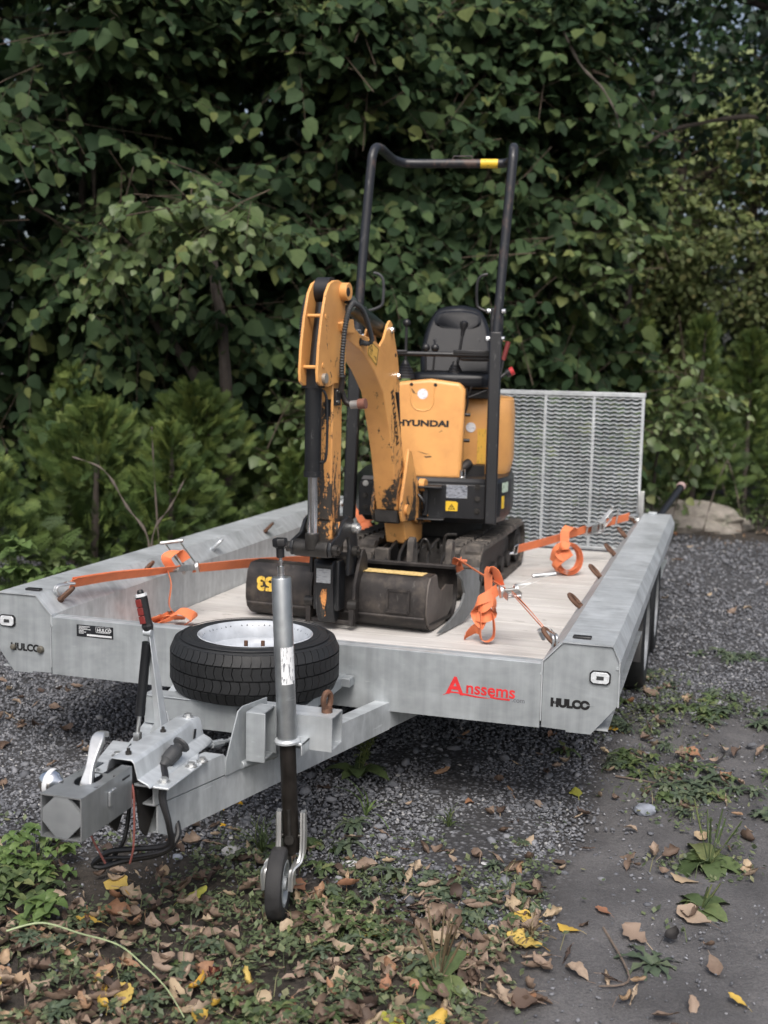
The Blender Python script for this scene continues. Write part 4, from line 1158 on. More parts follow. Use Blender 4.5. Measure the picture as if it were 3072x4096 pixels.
# roll bar ----------------------------------------------------------------
loop = bez([S(-.050, 1.935, 1.62), S(-.030, 1.97, 2.05), S(-.006, 2.0, 2.44), S(.000, 2.015, 2.515), S(.010, 2.06, 2.556), S(.025, 2.15, 2.567), S(.045, 2.27, 2.558), S(.062, 2.35, 2.552), S(.10, 2.405, 2.546), S(.16, 2.42, 2.543),
            S(.36, 2.42, 2.543), S(.60, 2.42, 2.543), S(.655, 2.405, 2.546), S(.684, 2.35, 2.552), S(.690, 2.27, 2.558), S(.692, 2.15, 2.567), S(.692, 2.06, 2.556), S(.691, 2.015, 2.515), S(.688, 2.0, 2.44), S(.664, 1.97, 2.05), S(.640, 1.935, 1.62)], 5)
mb = MB(); mb.tube(loop, .0235, 14)
rops = obj('roll_bar', mb, ROPSPAINT, digger)
for lr, hr in ((-.062, -.050), (.645, .640)):
    mb = MB()
    a, b, c = S(lr, 1.875, .715), S(lr + (hr - lr) * .5, 1.905, 1.2), S(hr, 1.938, 1.66)
    pts = [a, b, c]; vs = []
    for p in pts:
        for x, y in ((-1, -1), (1, -1), (1, 1), (-1, 1)): vs.append(p + RH * (.030 * x) + BH * (.030 * y))
    fs = [(0, 3, 2, 1), (8, 9, 10, 11)]
    for k in range(2):
        for q in range(4): fs.append((4 * k + q, 4 * k + (q + 1) % 4, 4 * k + 4 + (q + 1) % 4, 4 * k + 4 + q))
    mb.add(vs, fs)
    mb.obox(S(hr + .002, 1.945, 1.70), RH * .033, BH * .012, V((0, 0, .075)))
    po = obj('roll_bar_post', mb, BLACKPAINT, digger, bevel=0.008)
    for zz in (1.625, 1.758):
        for e in (-1, 1):
            m2 = MB(); m2.cyl(S(hr + e * .030 - .002, 1.925, zz), S(hr + e * .047 - .002, 1.920, zz), .0125, 8); obj('clamp_bolt', m2, CHROME, po)
for sg, cr in ((1, -.03), (-1, .645)):
    mb = MB()
    hp_ = [(cr, 1.755), (cr + .035 * (1 if sg > 0 else -1), 1.752), (cr + .09 * sg, 1.772), (cr + .105 * sg, 1.80), (cr + .105 * sg, 1.895), (cr + .085 * sg, 1.928), (cr + .055 * sg, 1.937)]
    mb.tube(bez([S(a, 1.955, b) for a, b in hp_], 4), .0075, 8); obj('grab_handle', mb, GREYRUB if sg > 0 else BLACKPL, rops)
mb = MB(); mb.cyl(S(.515, 2.42, 2.543), S(.605, 2.42, 2.543), .0243, 16); obj('yellow_label', mb, WARNSTICK, rops)
mb = MB(); mb.tube([S(.365, 2.42, 2.555), S(.372, 2.42, 2.580), S(.468, 2.42, 2.580), S(.475, 2.42, 2.555)], .0045, 7); obj('lifting_loop', mb, ROPSPAINT, rops)
mb = MB(); mb.cyl(S(.05, 2.0, 1.545), S(.615, 2.0, 1.545), .0125, 12); sbox(mb, .43, .61, 1.985, 2.03, 1.548, 1.568); sbox(mb, .05, .20, 1.985, 2.03, 1.548, 1.562); obj('front_hand_rail', mb, BLACKPL, digger, bevel=0.004)
mb = MB(); sbox(mb, .46, .62, 2.0, 2.3, 1.515, 1.545); obj('arm_rest', mb, BLACKPL, digger, bevel=0.01)

# boom -------------------------------------------------------------------
bp = [(.845, 1.650), (.80, 1.668), (.72, 1.672), (.685, 1.655), (.648, 1.630), (.595, 1.610), (.49, 1.602), (.384, 1.578), (.286, 1.528), (.205, 1.450), (.144, 1.361), (.081, 1.223), (.020, 1.08), (-.03, .95), (-.065, .86), (-.05, .80), (.07, .80), (.095, .86), (.12, .95), (.155, 1.06), (.215, 1.2), (.30, 1.36), (.42, 1.455), (.57, 1.538), (.70, 1.575), (.82, 1.612)]
mb = MB(); mb.prism(bp, WUZ, -.055, .055)
boom = obj('boom', mb, YELLOW_BOOM, digger, bevel=0.004, ang=30)
for a_, b_ in ((.0545, .085), (-.085, -.0545)):
    mb = MB(); mb.prism([(.865, 1.648), (.74, 1.668), (.72, 1.605), (.845, 1.612)], WUZ, a_, b_); obj('boom_yoke', mb, YELLOW_BOOM, boom, bevel=0.006)
for s in (.040, -.052):
    mb = MB(); mb.prism([(.36, 1.56), (.30, 1.60), (.255, 1.665), (.225, 1.685), (.195, 1.672), (.165, 1.62), (.112, 1.52), (.085, 1.44), (.075, 1.36), (.14, 1.36), (.23, 1.46)], WUZ, s, s + .012)
    ear = obj('cylinder_ear', mb, YELLOW_BOOM, boom, bevel=0.003)
    if s > 0:
        for a, b in ((.215, 1.642), (.115, 1.435)):
            m2 = MB(); m2.cyl(Wk(a, s + .011, b), Wk(a, s + .020, b), .018, 14); m2.cyl(Wk(a, s + .02, b), Wk(a, s + .03, b), .011, 6); obj('pin_cap', m2, CHROME, ear)
        m2 = MB(); m2.cyl(Wk(.145, s + .011, 1.53), Wk(.145, s + .0132, 1.53), .009, 12); obj('ear_hole', m2, BLACKINK_SHADE, ear)
mb = MB(); mb.cyl(Wk(.20, 0, 1.640), Wk(.60, 0, 1.735), .036, 20); mb.cyl(Wk(.585, 0, 1.731), Wk(.605, 0, 1.736), .041, 20); ac = obj('arm_cylinder', mb, m_black('dark_green_black', (.012, .020, .018)), digger)
mb = MB(); mb.cyl(Wk(.60, 0, 1.735), Wk(.82, .02, 1.775), .019, 14); obj('piston_rod', mb, CHROME, ac)
# lettering running down the boom side, sticker, holes
ta, tb = V((.150, 1.305)), V((.062, 1.06))
dirv = (tb - ta).normalized()
def wk2(p, s): return Wk(p.x, s, p.y)
pp = ta + V((-dirv.y, dirv.x)) * -.012
tdir = (wk2(tb, 0) - wk2(ta, 0)); ndir = WS.cross(tdir)
text('maker_lettering', 'HYUNDAI', .050, BLACKINK_SHADE, boom, Wk(.206, .0558, 1.365), tdir, ndir * (1 if ndir.dot(V((0, 0, 1)) - WF) > 0 else -1), bold=.0019, ext=.0004, sx=1.22)
mb = MB(); mb.prism([(.494, 1.594), (.373, 1.555), (.396, 1.475), (.508, 1.528)], WUZ, .0552, .0565)
st = obj('warning_sticker', mb, m_sticker('pale_yellow_sticker', (.72, .43, .10), (.62, .36, .07), 50, .6), boom, smooth=False)
mb = MB()
def stq(u, v):  # bilinear on the sticker
    a, b, c, d = [V(p) for p in ((.494, 1.594), (.373, 1.555), (.396, 1.475), (.508, 1.528))]
    q = a * (1 - u) * (1 - v) + b * u * (1 - v) + c * u * v + d * (1 - u) * v
    return (q.x, q.y)
def stline(p, q, w=.03):
    p, q = V(p), V(q); d = (q - p).normalized(); e = V((-d.y, d.x)) * w
    mb.prism([stq(*(p - e)), stq(*(p + e)), stq(*(q + e)), stq(*(q - e))], WUZ, .0567, .0572)
for p, q in (((.05, .06), (.95, .06)), ((.95, .06), (.95, .94)), ((.95, .94), (.05, .94)), ((.05, .94), (.05, .06)), ((.30, .2), (.12, .5)), ((.12, .5), (.42, .5)), ((.42, .5), (.30, .2)), ((.2, .62), (.4, .62)), ((.2, .75), (.35, .75)), ((.62, .66), (.84, .6)), ((.84, .6), (.8, .75))): stline(p, q, .018)
obj('sticker_print', mb, BLACKINK_SHADE, st, smooth=False)
mb = MB(); mb.cyl(Wk(.19, .0552, 1.345), Wk(.19, .0560, 1.345), .007, 10); mb.cyl(Wk(.59, .0552, 1.578), Wk(.59, .0562, 1.578), .017, 14); obj('hose_hole', mb, BLACKINK_SHADE, boom)
def corr(pts, r, n=9, step=2):
    mb = MB(); P = bez(pts, n)
    # resample evenly
    L = [0]
    for i in range(1, len(P)): L.append(L[-1] + (P[i] - P[i - 1]).length)
    m = int(L[-1] / .0055); Q = []
    j = 0
    for k in range(m + 1):
        q = L[-1] * k / m
        while j < len(L) - 2 and L[j + 1] < q: j += 1
        f = (q - L[j]) / max(1e-6, L[j + 1] - L[j]); Q.append(P[j].lerp(P[j + 1], f))
    mb.tube(Q, [r * (1.0 if k % 2 == 0 else .72) for k in range(len(Q))], 10)
    return mb
obj('corrugated_hose', corr([Wk(.80, .075, 1.735), Wk(.73, .09, 1.728), Wk(.66, .094, 1.70), Wk(.58, .092, 1.63), Wk(.545, .088, 1.585), Wk(.555, .072, 1.572), Wk(.59, .060, 1.578)], .0115), GREYRUB, boom)
mb = MB(); mb.prism([(-.03, 1.0), (.02, 1.3), (.03, 1.36), (.015, 1.36), (-.05, 1.0)], WUZ, .0, .03); obj('hose_guard', mb, BLACKPL, boom, bevel=0.006)
# boom foot and swing post
for s in (-.080, .062):
    mb = MB(); mb.prism([(-.29, .705), (-.30, .77), (-.21, .86), (-.12, .955), (-.045, 1.075), (-.005, 1.09), (.03, .98), (.075, .86), (.085, .80), (.06, .745), (-.1, .735), (-.2, .70)], WUZ, s, s + .016)
    obj('swing_post', mb, YELLOW_BOOM, digger, bevel=0.004)
for u_, s0_, s1_, z_, r_q in ((.02, -.095, .09, .80, .026), (-.20, .07, .10, .90, .032), (-.27, .07, .105, .745, .036)):
    mb = MB(); mb.cyl(Wk(u_, s0_, z_), Wk(u_, s1_, z_), r_q, 16); obj('foot_pin', mb, YELLOW, digger)
mb = MB(); mb.prism([(.075, .80), (.092, .80), (.085, .745), (.06, .735), (.03, .74)], WUZ, -.055, .055); obj('foot_opening_shade', mb, DUSTBLACK_SHADE, boom)  # solid dark block stands in for the shade inside the opening
mb = MB(); mb.prism([(-.30, .735), (-.02, .735), (-.06, .625), (-.20, .60), (-.30, .62)], WUZ, -.05, .055); obj('swing_casting', mb, YELLOW, digger, bevel=0.006)
mb = MB(); wbox(mb, -.28, -.02, -.060, .060, .738, .80); obj('swing_shadow_block', mb, DUSTBLACK_SHADE, digger)

# dipper stick ------------------------------------------------------------
plate_o = [(.80, 1.785), (.82, 1.808), (.86, 1.815), (.91, 1.810), (.95, 1.795), (.985, 1.755), (1.02, 1.66), (1.045, 1.55), (1.056, 1.45), (1.05, 1.41), (1.02, 1.395), (.98, 1.395), (.95, 1.39), (.88, 1.405), (.775, 1.40), (.772, 1.60)]
mb = MB(); wbox(mb, .772, .872, -.022, .053, .845, 1.55); mb.prism([(.772, 1.55), (.872, 1.55), (.86, 1.62), (.785, 1.72)], WUZ, -.007, .053)
stick = obj('dipper_stick', mb, YELLOW_ARM, digger, bevel=0.006)
for s in (-.020, .054):
    mb = MB(); mb.prism(plate_o, WUZ, s, s + .012)
    spn = obj('stick_plate', mb, YELLOW_PLATE, stick, bevel=0.003)
    mb = MB(); e = 1 if s > 0 else -1; sm_ = s + (.012 if s > 0 else 0)
    mb.cyl(Wk(.822, sm_ - .002 * e, 1.772), Wk(.822, sm_ + .030 * e, 1.772), .036, 20); boss = obj('pin_boss', mb, YELLOW, spn, bevel=0.003)
    mb = MB(); mb.cyl(Wk(.835, sm_ + .0295 * e, 1.770), Wk(.835, sm_ + .0312 * e, 1.770), .018, 16); obj('pivot_pin', mb, DARKSTEEL, boss)
    mb = MB(); mb.cyl(Wk(1.0, sm_, 1.425), Wk(1.0, sm_ + .014 * e, 1.425), .02, 14); obj('pin_cap', mb, m_galv('dull_pin', (.30, .27, .22), (.42, .40, .36), .6), spn)
    if s > 0:
        for u, z in ((.985, 1.665), (1.005, 1.475)):
            mb = MB(); mb.cyl(Wk(u, sm_ - .001, z), Wk(u, sm_ + .003, z), .011, 10); obj('weld_spot', mb, YELLOW, spn)
for u, z in ((.99, 1.668), (1.02, 1.468)):
    mb = MB(); mb.cyl(Wk(u, -.008, z), Wk(u, .054, z), .0075, 10); obj('cross_rod', mb, YELLOW, stick)
mb = MB(); mb.cyl(Wk(.895, -.007, 1.772), Wk(.895, .053, 1.772), .052, 22); obj('rubber_roller', mb, BLACKPL, stick)
mb = MB(); mb.cyl(Wk(.955, .006, 1.045), Wk(.968, .010, 1.46), .0335, 22); mb.cyl(Wk(.955, .006, 1.03), Wk(.955, .006, 1.052), .037, 22); mb.cyl(Wk(.968, .012, 1.455), Wk(.93, .023, 1.72), .023, 14)
wbox(mb, .935, 1.0, -.028, .044, 1.385, 1.47)
bcyl = obj('bucket_cylinder', mb, BLACKCYL, digger)
mb = MB(); mb.cyl(Wk(.943, .004, .79), Wk(.955, .006, 1.035), .0205, 16); obj('piston_rod', mb, CHROME, bcyl)
mb = MB(); mb.tube(bez([Wk(.955, .03, 1.38), Wk(.955, .052, 1.37), Wk(.95, .062, 1.32), Wk(.95, .064, 1.18), Wk(.955, .06, 1.10), Wk(.955, .03, 1.09)], 5), .0055, 8); obj('steel_pipe', mb, BLACKPAINT, bcyl)
obj('corrugated_hose', corr([Wk(.73, .080, 1.728), Wk(.79, .095, 1.725), Wk(.835, .098, 1.69), Wk(.868, .098, 1.62), Wk(.876, .092, 1.50), Wk(.86, .085, 1.43)], .0120), GREYRUB, stick)
obj('corrugated_hose', corr([Wk(.70, -.05, 1.70), Wk(.80, -.055, 1.76), Wk(.89, -.058, 1.74), Wk(.95, -.052, 1.60), Wk(.92, -.04, 1.5)], .0135), GREYRUB, stick)
mb = MB(); mb.tube(bez([Wk(.85, .085, 1.44), Wk(.842, .078, 1.40), Wk(.83, .07, 1.37)], 4), .012, 10); wbox(mb, .82, .865, .053, .066, 1.315, 1.385)
mb.tube(bez([Wk(.81, .065, 1.37), Wk(.80, .08, 1.33), Wk(.80, .105, 1.318)], 4), .0125, 10)
cp = obj('hose_coupling', mb, BUCKETST, stick)
mb = MB(); mb.cyl(Wk(.80, .103, 1.318), Wk(.80, .137, 1.322), .0175, 14); obj('coupling_sleeve', mb, m_galv('dusty_coupling', (.28, .27, .27), (.4, .39, .38), .4), cp)
mb = MB(); mb.cyl(Wk(.80, .137, 1.322), Wk(.80, .168, 1.326), .0215, 16); obj('dust_cap', mb, simple('faded_red_cap', (.20, .085, .06), .6), cp)
for z in (1.33, 1.372):
    mb = MB(); mb.cyl(Wk(.855, .066, z), Wk(.855, .073, z), .008, 8); obj('clip_bolt', mb, CHROME, cp)
mb = MB(); wbox(mb, .873, .8745, .02, .045, 1.27, 1.34); obj('slot_shade', mb, BLACKINK_SHADE, stick)  # flat black patch, the shade of a slot put on as colour

# linkage, hitch ------------------------------------------------------------
hitch = None
mb = MB()
def arcplate(s, th=.012):
    out = []
    c = V((.80, .735))
    for k in range(11):
        a = rad(-10 + 150 - k * 17); out.append((c.x + .155 * math.cos(a) * .9, c.y + .105 * math.sin(a)))
    inn = []
    for k in range(11):
        a = rad(-10 + 150 - k * 17); inn.append((c.x + .085 * math.cos(a) * .9, c.y + .045 * math.sin(a) - .006))
    return out + inn[::-1]
# quick hitch body
wbox(mb, .715, .79, -.058, .058, .45, .665)
mb.prism([(.79, .665), (.815, .65), (.815, .56), (.80, .44), (.775, .395), (.73, .41), (.715, .5), (.715, .665)], WUZ, -.040, .040)
hitch = obj('quick_hitch', mb, BLACKCYL, digger, bevel=0.006)
for s in (-.092, .076):
    mb = MB(); c = [(.665, .60), (.66, .70), (.675, .77), (.72, .835), (.775, .858), (.83, .838), (.865, .79), (.955, .765), (.965, .735), (.95, .705), (.90, .70), (.85, .73), (.80, .765), (.765, .76), (.75, .72), (.76, .65), (.76, .60)]
    mb.prism(c, WUZ, s, s + .016); lk = obj('link_plate', mb, BLACKCYL, hitch, bevel=0.004)
    e = -1 if s < 0 else 1; b0 = s if s < 0 else s + .016
    for (u, z, m_) in ((.93, .735, DARKSTEEL), (.72, .80, ZINC), (.715, .70, DARKSTEEL)):
        m2 = MB(); m2.cyl(Wk(u, b0, z), Wk(u, b0 + e * .022, z), .022, 14); m2.cyl(Wk(u, b0 + e * .02, z), Wk(u, b0 + e * .032, z), .012, 8); obj('link_pin', m2, m_, lk)
mb = MB(); mb.cyl(Wk(.93, -.075, .735), Wk(.93, .075, .735), .036, 20); mb.cyl(Wk(.945, .004, .735), Wk(.945, .004, .80), .03, 14); obj('rod_eye', mb, DARKSTEEL, hitch, bevel=0.003)
mb = MB(); mb.cyl(Wk(.80, -.078, .80), Wk(.80, .078, .80), .034, 18); mb.cyl(Wk(.70, -.08, .66), Wk(.70, .08, .66), .03, 16)
wbox(mb, .74, .865, -.03, .055, .70, .85)
obj('stick_end', mb, YELLOW_ARM, hitch)
mb = MB(); wbox(mb, .8155, .8175, -.032, .032, .572, .632); obj('data_plate', mb, m_sticker('silver_data_plate', (.36, .38, .40), (.20, .21, .23), 90, .55), hitch, smooth=False)
mb = MB(); mb.prism([(-.022, .505), (-.006, .545), (.014, .548), (.012, .50), (.004, .47), (.006, .43), (-.010, .415), (-.018, .46)], lambda a, b, t: Wk(.812 + (b - .56) * .12 + t, a, b), .003, .006)
obj('paint_patch', mb, m_yellow('scraped_patch', .3, .9, .16, (.70, .30, .09)), hitch)
# bucket ---------------------------------------------------------------------
mb = MB()
sec = [(.54, .585), (.57, .606), (.655, .604), (.695, .545), (.700, .455), (.672, .402), (.615, .368), (.53, .364), (.44, .372), (.345, .425)]
sec = [(.54, .585), (.57, .606)] + [(p.x, p.y) for p in bez([V((.648, .605, 0)), V((.680, .575, 0)), V((.697, .515, 0)), V((.700, .455, 0)), V((.684, .405, 0)), V((.640, .374, 0)), V((.58, .365, 0)), V((.50, .365, 0)), V((.44, .372, 0)), V((.345, .425, 0))], 3)]
mb.shell(sec, WUZ, -.420, .412, -.010)
bucket = obj('bucket', mb, BUCKETST, digger, ang=32)
mb = MB(); mb.shell([(.6995, .437), (.7035, .432), (.70, .425)], WUZ, -.418, .410, .002); obj('wear_strip', mb, BUCKETST, bucket)
for s in (-.427, .412):
    mb = MB(); mb.prism([(.545, .545), (.57, .602), (.648, .601), (.676, .573), (.692, .515), (.695, .455), (.680, .408), (.640, .378), (.58, .369), (.50, .369), (.44, .375), (.345, .428), (.33, .52), (.43, .535), (.50, .52)], WUZ, s, s + .007)
    obj('bucket_cheek', mb, m_galv('brown_grey_steel', (.085, .075, .068), (.15, .132, .12), .4, .4, .62, .3) if s > 0 else BUCKETST, bucket)
mb = MB(); mb.prism([(.38, .378), (.66, .402), (.655, .408), (.36, .392)], WUZ, .4195, .4210); obj('weld_line', mb, DUSTBLACK_SHADE, bucket)
for s in (-.10, .10):
    mb = MB(); mb.prism([(.60, .60), (.605, .66), (.635, .70), (.665, .70), (.69, .66), (.74, .56), (.75, .44), (.735, .40), (.69, .40), (.705, .47), (.70, .54), (.66, .602)], WUZ, s, s + .015)
    er = obj('bucket_ear', mb, BUCKETST, bucket, bevel=0.003)
    mb = MB(); mb.cyl(Wk(.745, s - .012, .475), Wk(.745, s + .027, .475), .022, 14); obj('bucket_pin', mb, DARKSTEEL, er)
mb = MB(); wbox(mb, .725, .757, -.108, -.085, .385, .46); wbox(mb, .725, .757, .090, .113, .385, .46); wbox(mb, .735, .748, -.085, .090, .388, .405); obj('pin_retainer', mb, BUCKETST, bucket, bevel=0.003)
mb = MB()
fr = [(.245, .455), (.34, .455), (.34, .545), (.245, .545)]
def bk(a, b, t): return Wk(.7005 - (b - .455) * (.005 / .09) + t, a, b)
mb.prism(fr, bk, -.001, .004)
for q in range(4):
    a, b = V(fr[q]), V(fr[(q + 1) % 4]); d = (b - a).normalized(); e = V((-d.y, d.x)) * .005
    mb.prism([tuple(a - e), tuple(b - e), tuple(b + e), tuple(a + e)], bk, .004, .009)
obj('maker_plate', mb, BUCKETST, bucket)
mb = MB()
import random as _r
yp = []
mb.prism([(.575, .0), (.655, 0), (.6551, .25), (.575, .25)], lambda a, b, t: Wk(a, .105 + b * 1.1, .6065 + t), .0002, .0010)
m = Mat('flaking_yellow_paint', (.72, .50, .16), .6)
nz = m.noise(m.pos(), 75, 5, .7)
m.col(m.ramp(nz, [(.38, (.06, .05, .04)), (.44, (.66, .46, .17)), (.7, (.76, .60, .30))]))
obj('paint_patch', mb, m.m, bucket, smooth=False)
text('painted_number', '53', .082, YELLOWINK, bucket, Wk(.7012, -.288, .548), -WS, V((0, 0, -1)), bold=.004, ext=.0008, align='LEFT')
# ------------------------------------------------------------------ ratchet straps
def hook(parent, ringp, web, w=.045):
    """bent double wire hook from a lashing eye to the webbing end"""
    a, b = V(ringp), V(web)
    d = (b - a).normalized(); x = d.cross(V((0, 0, 1))).normalized(); nrm = x.cross(d)
    mb = MB()
    for e in (-1, 1):
        mb.tube(bez([a - d * .012 - nrm * .022 + x * (.006 * e), a - d * .022 + x * (.006 * e), a - d * .008 + nrm * .013 + x * (.007 * e), a.lerp(b, .55) + nrm * .006 + x * (.012 * e), b + x * (w / 2 * e)], 5), .005, 8)
    mb.cyl(b - x * w / 2, b + x * w / 2, .005, 8)
    return obj('steel_hook', mb, ZINC, parent)
def ratchet(parent, c, d, wd, nrm, open_dir, L=.13, HL=.15, w=.054):
    c, d, wd, nrm, open_dir = V(c), V(d).normalized(), V(wd).normalized(), V(nrm).normalized(), V(open_dir).normalized()
    mb = MB()
    for e in (-1, 1):
        mb.obox(c + wd * (e * w / 2), wd * .0018, d * (L / 2), nrm * .013)
        mb.cyl(c + wd * (e * (w / 2 - .003)) + d * (L * .42), c + wd * (e * (w / 2 + .007)) + d * (L * .42), .024, 14)
    mb.cyl(c - wd * w / 2 - d * L * .42, c + wd * w / 2 - d * L * .42, .006, 8)
    mb.cyl(c - wd * w / 2 + d * L * .42, c + wd * w / 2 + d * L * .42, .011, 10)
    mb.obox(c + nrm * .010, wd * (w / 2 - .004), d * (L * .16), nrm * .002)
    rt = obj('ratchet_frame', mb, m_ratch, parent)
    mb = MB(); h0 = c + d * (L * .42)
    sidev = open_dir.cross(wd).normalized()
    for e in (-1, 1):
        mb.obox(h0 + open_dir * (HL / 2) + wd * (e * (w / 2 + .005)), wd * .0018, open_dir * (HL / 2), sidev * .012)
        mb.cyl(h0 + wd * (e * (w / 2 + .003)), h0 + wd * (e * (w / 2 + .009)), .027, 16)
    mb.obox(h0 + open_dir * (HL * .42), wd * (w / 2), open_dir * .012, sidev * .002)
    mb.cyl(h0 + open_dir * HL - wd * (w / 2 + .022), h0 + open_dir * HL + wd * (w / 2 + .022), .0085, 12)
    obj('ratchet_handle', mb, m_ratch, rt, bevel=0.001)
    return rt
m_ratch = m_galv('plated_ratchet_steel', (.40, .41, .41), (.60, .61, .61), .85, .28, .45, .25)
# front, far side (picture left): from the first left eye to the left track
fl = empty('ratchet_strap', (-.80, .6, .60), 'orange ratchet strap along the inner face of the left side beam, running behind the bucket', 'strap', 'orange lashing straps')
A, Bq = V((-.912, .150, .640)), V((-.80, .80, .597)); Cq = V((-.765, .90, .585)); D = V((-.40, 1.72, .52))
hook(fl, (-.930, .105, .625), A + V((-.0, -.0, -.0)))
mb = MB()
mb.ribbon(bez([A, V((-.885, .40, .625)), V((-.83, .66, .605)), Bq], 5), [V((.35, 0, 1)).lerp(V((.5, 0, .35)), k / 15) for k in range(16)], .045)
mb.ribbon(bez([A + V((.004, .004, .010)), V((-.885, .40, .634)), V((-.83, .66, .612)), Bq + V((0, 0, .006))], 5), V((1, 0, .5)), .045)
mb.ribbon(bez([Cq, V((-.62, 1.25, .565)), V((-.47, 1.58, .535)), D, V((-.345, 1.88, .49))], 5), [V((.4, 0, .5)).lerp(V((.1, 0, 1)), k / 20) for k in range(21)], .05)
obj('webbing', mb, ORANGE, fl)
mb = MB()
mb.ribbon(bez([Bq + V((-.03, .0, .006)), Bq + V((-.04, -.02, .05)), Bq + V((-.01, .03, .07)), Bq + V((.02, .05, .03))], 5), V((1, .2, 0)), .045)
mb.ribbon(bez([V((-.815, .74, .60)), V((-.80, .745, .54)), V((-.812, .75, .45)), V((-.80, .76, .41)), V((-.84, .75, .385)), V((-.85, .70, .395)), V((-.80, .69, .41)), V((-.76, .74, .40)), V((-.79, .80, .375))], 5), [V((.5, -.8, .1)) if k < 15 else V((.3, -.2, 1)) if k < 24 else V((1, .3, .1)) for k in range(41)], .045)
mb.ribbon(bez([V((-.86, .72, .37)), V((-.80, .70, .40)), V((-.74, .72, .43)), V((-.70, .76, .40)), V((-.74, .78, .37))], 5), V((.2, 1, .3)), .05)
obj('loose_tail', mb, ORANGE, fl)
dd = (Cq - V((-.83, .70, .60))).normalized()
ratchet(fl, V((-.795, .835, .592)), dd, V((1, .35, .15)), V((-.2, 0, 1)), V((-.55, -.25, .85)), L=.13, HL=.14)
# front, near side: from the first right eye to the dozer blade
fr = empty('ratchet_strap', (.65, .8, .60), 'orange ratchet strap with open steel ratchet and knotted tail, from blade to front right eye', 'strap', 'orange lashing straps')
A = V((.875, .20, .603)); H = V((.918, .105, .600)); R0 = V((.675, .74, .602)); R1 = V((.615, .90, .597)); T = V((.332, 1.26, .640))
hook(fr, H, A)
mb = MB(); mb.tube(bez([H + V((.01, -.01, -.02)), H + V((-.02, .01, .012)), A + V((-.01, -.05, .01)), A + V((0, -.02, -.025))], 5), .0075, 8); obj('shackle', mb, ZINC, fr)
for q, off in enumerate((0, .008)):
    mb = MB(); mb.ribbon(bez([A + V((0, 0, off)), A.lerp(R0, .5) + V((0, 0, off * 1.6)), R0 + V((0, 0, off))], 6), V((.62, .2, -.75)), .040); obj('webbing', mb, ORANGE, fr)
mb = MB(); mb.ribbon(bez([R1, R1.lerp(T, .5), T, T + V((-.02, .05, -.03))], 6), V((.60, .5, -.62)), .042); obj('webbing', mb, ORANGE, fr)
mb = MB(); mb.ribbon(bez([T + V((.0, .0, .0)), T + V((-.015, .06, -.03)), T + V((-.01, .10, -.08))], 4), V((.5, .5, 1)), .04); mb.cyl(T + V((-.02, .02, -.0)), T + V((.02, .06, -.01)), .006, 8); obj('strap_end', mb, ORANGE, fr)
ratchet(fr, R0.lerp(R1, .45), R1 - R0, V((1, .45, .1)), V((.1, 0, 1)), V((.62, .35, .30)), L=.15, HL=.16)
mb = MB()
P0 = V((.575, .955, .605))
_V = V
def V(p): return _V(p)
mb.ribbon(bez([P0, P0 + V((-.02, -.03, .055)), P0 + V((-.055, -.03, .06)), P0 + V((-.058, -.02, .0)), P0 + V((-.05, -.03, -.05)), P0 + V((-.055, -.05, -.10))], 5), V((.8, -.5, .25)), .055)
mb.ribbon(bez([P0 + V((-.01, -.01, -.02)), P0 + V((-.05, -.05, -.045)), P0 + V((-.105, -.05, -.07)), P0 + V((-.125, -.03, -.11)), P0 + V((-.10, -.04, -.15)), P0 + V((-.06, -.06, -.165))], 5), V((.35, .5, .9)), .05)
mb.ribbon(bez([P0 + V((-.10, -.03, -.08)), P0 + V((-.07, -.065, -.09)), P0 + V((-.03, -.05, -.06)), P0 + V((-.02, -.03, -.11)), P0 + V((-.06, -.06, -.13)), P0 + V((-.11, -.04, -.13))], 5), V((.1, .4, 1)), .05)
mb.ribbon(bez([P0 + V((-.095, -.04, -.10)), P0 + V((-.085, -.06, -.15)), P0 + V((-.088, -.05, -.20)), P0 + V((-.078, -.045, -.232)), P0 + V((-.045, -.04, -.2365)), P0 + V((-.02, -.03, -.215)), P0 + V((-.018, -.04, -.16)), P0 + V((-.03, -.05, -.11))], 5), V((.35, -.85, .1)), .058)
mb.ribbon(bez([P0 + V((-.10, -.03, -.19)), P0 + V((-.13, -.01, -.20)), P0 + V((-.165, .0, -.225)), P0 + V((-.18, -.01, -.238))], 5), V((.4, -.6, .7)), .05)

mb.v = [tuple(P0 + _V(((_V(v) - P0).x * .78, (_V(v) - P0).y * .8, (_V(v) - P0).z * .98))) for v in mb.v]
V = _V
obj('knotted_tail', mb, ORANGE, fr)
# rear, near side: from the track to the last right eye
rr_ = empty('ratchet_strap', (.63, 2.9, .55), 'orange ratchet strap in front of the ramp with a coiled tail hanging from it', 'strap', 'orange lashing straps')
A = V((.335, 2.72, .480)); E = V((.895, 3.30, .628)); K = V((.93, 3.375, .615))
hook(rr_, K, E)
wv = V((.15, -.35, 1))
mb = MB(); m1 = A.lerp(E, .66)
mb.ribbon(bez([A, A.lerp(E, .3) + V((0, 0, -.006)), m1, E], 8), wv, .052); obj('webbing', mb, ORANGE, rr_)
mb = MB(); mb.tube([A + wv.normalized() * .03, A - V((.015, .02, 0)) + wv.normalized() * .02, A - V((.02, .02, .0)) - wv.normalized() * .03, A - wv.normalized() * .03], .006, 7, closed=True); mb.cyl(A - V((.02, .02, .02)), A - V((.06, .05, .03)), .008, 8); obj('steel_hook', mb, CHROME, rr_)
dE = (E - A).normalized(); nf = dE.cross(wv).normalized()
if nf.dot(CAM_LOC - A) < 0: nf = -nf
rt = ratchet(rr_, m1 + nf * .012, dE, wv, nf, V((.55, .45, .72)), L=.12, HL=.10)
mb = MB(); cb_ = m1 + nf * .022
